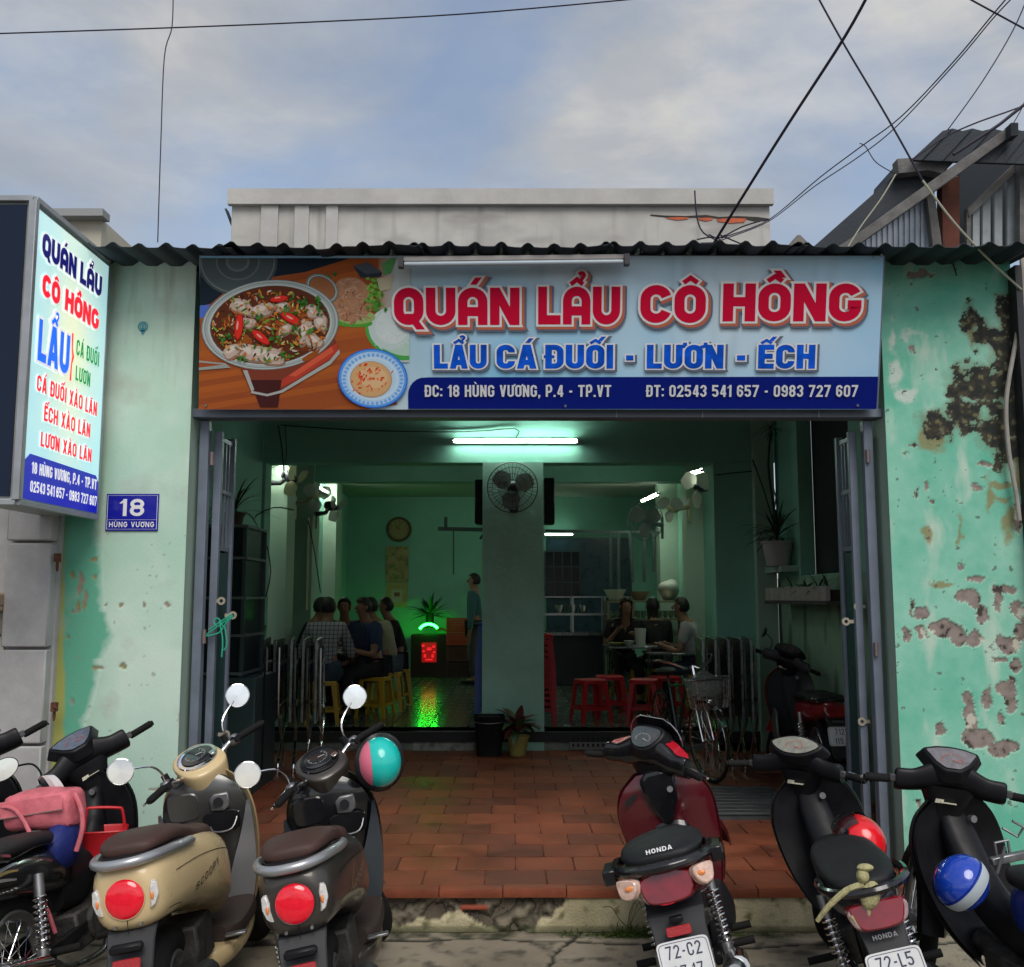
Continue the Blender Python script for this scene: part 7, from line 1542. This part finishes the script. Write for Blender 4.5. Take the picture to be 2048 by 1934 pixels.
B = MB(); B.box((1.35, YB - .01, 1.6), (1.5, .02, 2.4)); struct(B.build('tiled_splashback', mat('dark_teal_tile', (.03, .07, .10), .3, var=.2)))
for k, (x_, z_) in enumerate(((.75, 1.80), (.95, 1.80), (1.12, 1.80))): bowl('pot', ('left', 'middle', 'right')[k] + ' steel pot on the kitchen counter rack', (x_, 15.6, ZI + 1.11), .10, .12, steel, 'pot', 'pots on the kitchen rack')

# ================================================================ PEOPLE
skin = mat('skin', (.24, .125, .08), .55, var=.06); hair_m = mat('black_hair', (.010, .009, .009), .5, bump=.5, bs=120)
def skin_mesh(name, chains, m_, parent, sub=1, root=0):
    """chains: lists of (point, radius); points that coincide are welded; grown with a Skin modifier"""
    vs, rs, es, key = [], [], [], {}
    for ch in chains:
        prev = None
        for p_, r_ in ch:
            k = tuple(round(c, 4) for c in p_)
            if k not in key: key[k] = len(vs); vs.append(tuple(p_)); rs.append(r_)
            i = key[k]
            if prev is not None: es.append((prev, i))
            prev = i
    me = bpy.data.meshes.new(name); me.from_pydata(vs, es, []); me.materials.append(m_)
    o = bpy.data.objects.new(name, me); COL.objects.link(o); o.parent = parent
    o.modifiers.new('skin', 'SKIN')
    if not me.skin_vertices: me.skin_vertices.new() if hasattr(me.skin_vertices, 'new') else None
    if me.skin_vertices:
        sv = me.skin_vertices[0].data
        for i, r_ in enumerate(rs): r_ = r_ if isinstance(r_, tuple) else (r_, r_); sv[i].radius = r_; sv[i].use_root = False
        sv[root].use_root = True
    if sub: s_ = o.modifiers.new('sub', 'SUBSURF'); s_.levels = sub; s_.render_levels = sub
    o.modifiers['skin'].use_smooth_shade = True
    return o
def person(label, x, y, rz, seat_h=.45, shirt=None, trousers=None, lean=.08, hands=((-.16, .40, .78), (.16, .40, .78)), head_turn=0, head_dz=0, longhair=False, standing=False, sleeves=True, child=1.0, collar=None):
    o = thing('person', label, 'person', (x, y, ZI), rz, 'people in the dining room')
    V_ = Vector
    if not standing:
        hip = V_((0, 0, seat_h + .10)); waist = V_((0, lean * .5, seat_h + .28)); chest = V_((0, lean * 1.3, seat_h + .47)); neck = V_((0, lean * 1.9, seat_h + .62)); head = V_((0, lean * 2.3 + .02, seat_h + .775 + head_dz))
        knee = [V_((s * .13, .43, seat_h + .04)) for s in (-1, 1)]; ank = [V_((s * .13, .40, .09)) for s in (-1, 1)]; hipj = [V_((s * .10, .03, seat_h + .08)) for s in (-1, 1)]
    else:
        hip = V_((0, 0, .92)); waist = V_((0, 0, 1.10)); chest = V_((0, .01, 1.30)); neck = V_((0, .0, 1.46)); head = V_((0, .02, 1.60))
        knee = [V_((s * .10, .03, .50)) for s in (-1, 1)]; ank = [V_((s * .10, 0, .09)) for s in (-1, 1)]; hipj = [V_((s * .10, 0, .88)) for s in (-1, 1)]
    toe = [a + V_((0, .16, -.05)) for a in ank]; shs = [chest + V_((s * .175, 0, .09)) for s in (-1, 1)]
    H = [V_(h) for h in hands]; elb = []
    for s, sh_, h_ in zip((-1, 1), shs, H):
        m_ = (sh_ + h_) / 2; L = (h_ - sh_).length; drop = math.sqrt(max(0, .29 ** 2 - (L / 2) ** 2)) if L < .58 else .02
        elb.append(m_ + V_((s * .35, -.35, -.87)).normalized() * drop)
    ch = [[(hip, .12), (waist, .11), (chest, .13), (neck, .055), (head - V_((0, 0, .06)), (.068, .07)), (head + V_((0, 0, .02)), (.076, .09)), (head + V_((0, -.005, .085)), (.05, .06))]]
    for i in (0, 1):
        ch.append([(hip, .12), (hipj[i], .085), (knee[i], .058), (ank[i], .038), (toe[i], .03)])
        w_ = H[i]; d = (w_ - elb[i]).normalized(); palm = w_ + d * .06
        ch.append([(chest, .13), (shs[i], .06), (elb[i], .042), (w_, .026), (palm, (.034, .016))])
    bd = skin_mesh('body', ch, skin, o)
    # hands: five fingers rooted in the palm, curled
    for i, s in enumerate((-1, 1)):
        w_ = H[i]; d = (w_ - elb[i]).normalized(); side_ = d.cross(V_((0, 0, 1))).normalized(); dn = V_((0, 0, -1)); palm = w_ + d * .06
        B = MB()
        for f_, L in ((-.024, .058), (-.008, .068), (.008, .064), (.023, .052)): q = palm + side_ * f_; B.tube([q - d * .02, q + d * L * .5 + dn * .002, q + d * L * .85 + dn * .022, q + d * L * .8 + dn * .042], [.009, .0085, .008, .006], 6)
        q = w_ + d * .03 - side_ * s * .024; B.tube([q, q + d * .03 - side_ * s * .022, q + d * .058 - side_ * s * .018 + dn * .012], [.011, .0095, .007], 6); B.build('fingers', skin, bd)
    # face
    hm = Matrix.Rotation(head_turn, 3, 'Z'); B = MB(); B.ell(head + hm @ V_((0, .092, -.005)), (.012, .018, .022), 8, 6); B.build('nose', skin, bd)
    for s in (-1, 1): B = MB(); B.ell(head + hm @ V_((s * .033, .078, .018)), (.013, .008, .006), 8, 6); B.build('eye', hair_m, bd); B = MB(); B.ell(head + hm @ V_((s * .080, 0, 0)), (.012, .02, .03), 8, 6); B.build('ear', skin, bd)
    B = MB(); B.ell(head + hm @ V_((0, .082, -.05)), (.024, .008, .007), 8, 6); B.build('mouth', mat('lips', (.22, .07, .06), .5), bd)
    # hair
    B = MB(); n = 20; rows = []
    for i in range(9):
        t = PI / 2 - i * .27; row = []
        for j in range(n):
            a = 2 * PI * j / n; front = max(0, math.sin(a)); tt = max(t, .62 - .25 * (1 - front)) if front > .25 else t
            k = 1 + .10 * nz(i * .8, j * 1.7, x); row.append(head + hm @ V_((.088 * k * math.cos(tt) * math.cos(a), .104 * k * math.cos(tt) * math.sin(a) - .008, .115 * math.sin(tt) + .012)))
        rows.append(row)
    if longhair: rows += [[p_ + V_((0, -.01, -.07 * q)) if math.sin(2 * PI * j / n) < .3 else p_ for j, p_ in enumerate(rows[-1])] for q in (1, 2, 3)]
    B.loft(rows[::-1], False); B.build('hair', hair_m, o)
    sm = shirt; 
    c2 = [[(hip + V_((0, 0, .02)), .142), (waist, .128), (chest, .15), (chest + V_((0, lean * .2, .10)), .085)]]
    for i in (0, 1): e2 = shs[i] + (elb[i] - shs[i]) * (.75 if not sleeves else 1); c2.append([(chest, .15), (shs[i], .078), (e2, .056)] + ([(elb[i] + (H[i] - elb[i]) * .85, .042)] if sleeves else []))
    skin_mesh('shirt', c2, sm, o)
    if collar: B = MB(); B.tube([neck + V_((.062 * math.cos(a), .055 * math.sin(a), -.03)) for a in [2 * PI * k / 16 for k in range(16)]], .014, 8, closed=True); B.build('collar', collar, o)
    c3 = [[(hip, .138), (hipj[0], .10), (knee[0], .075), (ank[0] + V_((0, 0, .03)), .055)], [(hip, .138), (hipj[1], .10), (knee[1], .075), (ank[1] + V_((0, 0, .03)), .055)]]
    skin_mesh('trousers', c3, trousers, o)
    for i in (0, 1): B = MB(); a = ank[i]; B.loft([[a + V_((px, .05 + yy, pz - .04)) for px, pz in se(w_, h_, 12, 2.6)] for yy, w_, h_ in ((-.10, .02, .02), (-.08, .035, .035), (0, .042, .036), (.10, .045, .028), (.15, .03, .02))]); B.build('shoe', black_plastic, o)
    if child != 1: o.scale = (child,) * 3
    return o
def cloth(n, c, **k): return mat(n, c, .8, var=.12, vs_=10, bump=.4, bs=60, **k)
chk = cloth('checked_cotton', (.20, .22, .24)); nt = chk.node_tree; b_ = nt.nodes['Principled BSDF']; t_ = nt.nodes.new('ShaderNodeTexCoord'); wv = []
for ax in ('X', 'Z'):
    w_ = nt.nodes.new('ShaderNodeTexWave'); w_.bands_direction = ax; w_.inputs['Scale'].default_value = 7; nt.links.new(t_.outputs['Object'], w_.inputs['Vector']); r_ = nt.nodes.new('ShaderNodeValToRGB'); r_.color_ramp.elements[0].position = .04; r_.color_ramp.elements[0].color = (.25, .27, .35, 1); r_.color_ramp.elements[1].position = .14; nt.links.new(w_.outputs['Fac'], r_.inputs[0]); wv.append(r_)
m1 = nt.nodes.new('ShaderNodeMix'); m1.data_type = 'RGBA'; m1.blend_type = 'MULTIPLY'; m1.inputs['Factor'].default_value = 1; nt.links.new(wv[0].outputs[0], m1.inputs[6]); nt.links.new(wv[1].outputs[0], m1.inputs[7])
m2 = nt.nodes.new('ShaderNodeMix'); m2.data_type = 'RGBA'; m2.blend_type = 'MULTIPLY'; m2.inputs['Factor'].default_value = 1; m2.inputs[7].default_value = (.26, .27, .29, 1); nt.links.new(m1.outputs[2], m2.inputs[6]); nt.links.new(m2.outputs[2], b_.inputs['Base Color'])
jean = cloth('dark_denim', (.03, .045, .075)); dkc = cloth('black_cloth', (.012, .012, .014)); tan = cloth('tan_cotton', (.26, .24, .17)); navyc = cloth('navy_cotton', (.02, .035, .09)); whc = cloth('white_cotton', (.34, .32, .34)); teal_c = cloth('teal_cotton', (.04, .12, .13))
person('man in a pale checked shirt seated with his back to the street', -2.03, 10.78, .08, shirt=chk, trousers=jean, lean=.10, hands=((-.22, .38, .78), (.22, .36, .78)))
person('person in black hunched against the left wall at the left table', -2.50, 11.72, -1.35, shirt=dkc, trousers=dkc, lean=.10)
person('man facing the street at the far head of the left table', -2.12, 12.75, PI, shirt=navyc, trousers=dkc, lean=.10)
person('man in a blue shirt at the left table, turned toward the street', -1.58, 11.38, 2.25, shirt=navyc, trousers=dkc, lean=.06, collar=teal_c, sleeves=False, hands=((-.16, .38, .76), (.2, .25, .60)))
person('man in a tan shirt leaning on the left table from the right', -1.46, 12.02, 1.3, shirt=tan, trousers=jean, lean=.12, sleeves=False)
person('person in dark clothes at the far right of the left table', -1.42, 12.65, 1.75, shirt=dkc, trousers=dkc, lean=.08)
person('standing person half hidden by the left side of the pillar', P(921, 1200, 15.4).x, 15.4, 1.5, shirt=teal_c, trousers=cloth('grey_shorts', (.06, .065, .07)), standing=True, hands=((-.26, .05, .80), (.26, .10, .80)))
person('woman with a fringe eating at the right table, facing the street', 1.42, 12.85, PI + .1, shirt=dkc, trousers=dkc, lean=.12, longhair=True, hands=((-.10, .30, .86), (.12, .28, .92)), sleeves=False)
person('dark haired person in black, back to the street, at the right table', 1.86, 12.75, .25, shirt=dkc, trousers=dkc, lean=.05, longhair=True)
person('man in a white shirt seated right of the right table', 2.20, 11.75, 1.2, shirt=whc, trousers=jean, lean=.08, sleeves=False, collar=teal_c)
clone(ys, (1.42, 12.9, ZI), 0, 'yellow stool under the woman at the right table'); clone(ys, (1.86, 12.75, ZI), 0, 'yellow stool under the dark haired person in the right bay'); clone(ys, (2.20, 11.75, ZI), 0, 'yellow stool under the man in the white shirt')

# ================================================================ growth along the foot of the step
gr = MB(); rg = random.Random(9)
for k in range(620):
    q = rg.random()
    cx_ = .62 + rg.gauss(0, .10) if q < .45 else rg.uniform(.25, 1.5) if q < .75 else rg.uniform(1.9, 2.6); cy_ = 5.39 - abs(rg.gauss(0, .025)); L = rg.uniform(.02, .06) * (1.8 if abs(cx_ - .62) < .1 else 1)
    a = rg.uniform(0, 2 * PI); e = rg.uniform(.4, 1.4); blade_leaf(gr, (cx_, cy_, .0), (math.cos(a) * math.cos(e), -abs(math.sin(a)) * math.cos(e), math.sin(e)), L, .006, 1.0, 3)
tag(gr.build('grass_tufts', mat('weed_green', (.07, .12, .02), .7, var=.4, vs_=20), ang=0), 'small green weeds and moss growing at the foot of the step', 'weeds', kind='stuff')
wd = MB()
for k in range(7):
    a = rg.uniform(-.7, .7); wd.tube([(.60 + k * .012, 5.37, 0), (.60 + a * .06, 5.36, .07), (.60 + a * .16, 5.34, .13 + rg.uniform(0, .06)), (.60 + a * .26, 5.33, .15)], .0016, 4, smooth=3)
tag(wd.build('weed_stems', mat('weed_stem', (.10, .10, .05), .8)), 'wiry weed stems rising beside the dark red scooter', 'weed', kind='stuff')
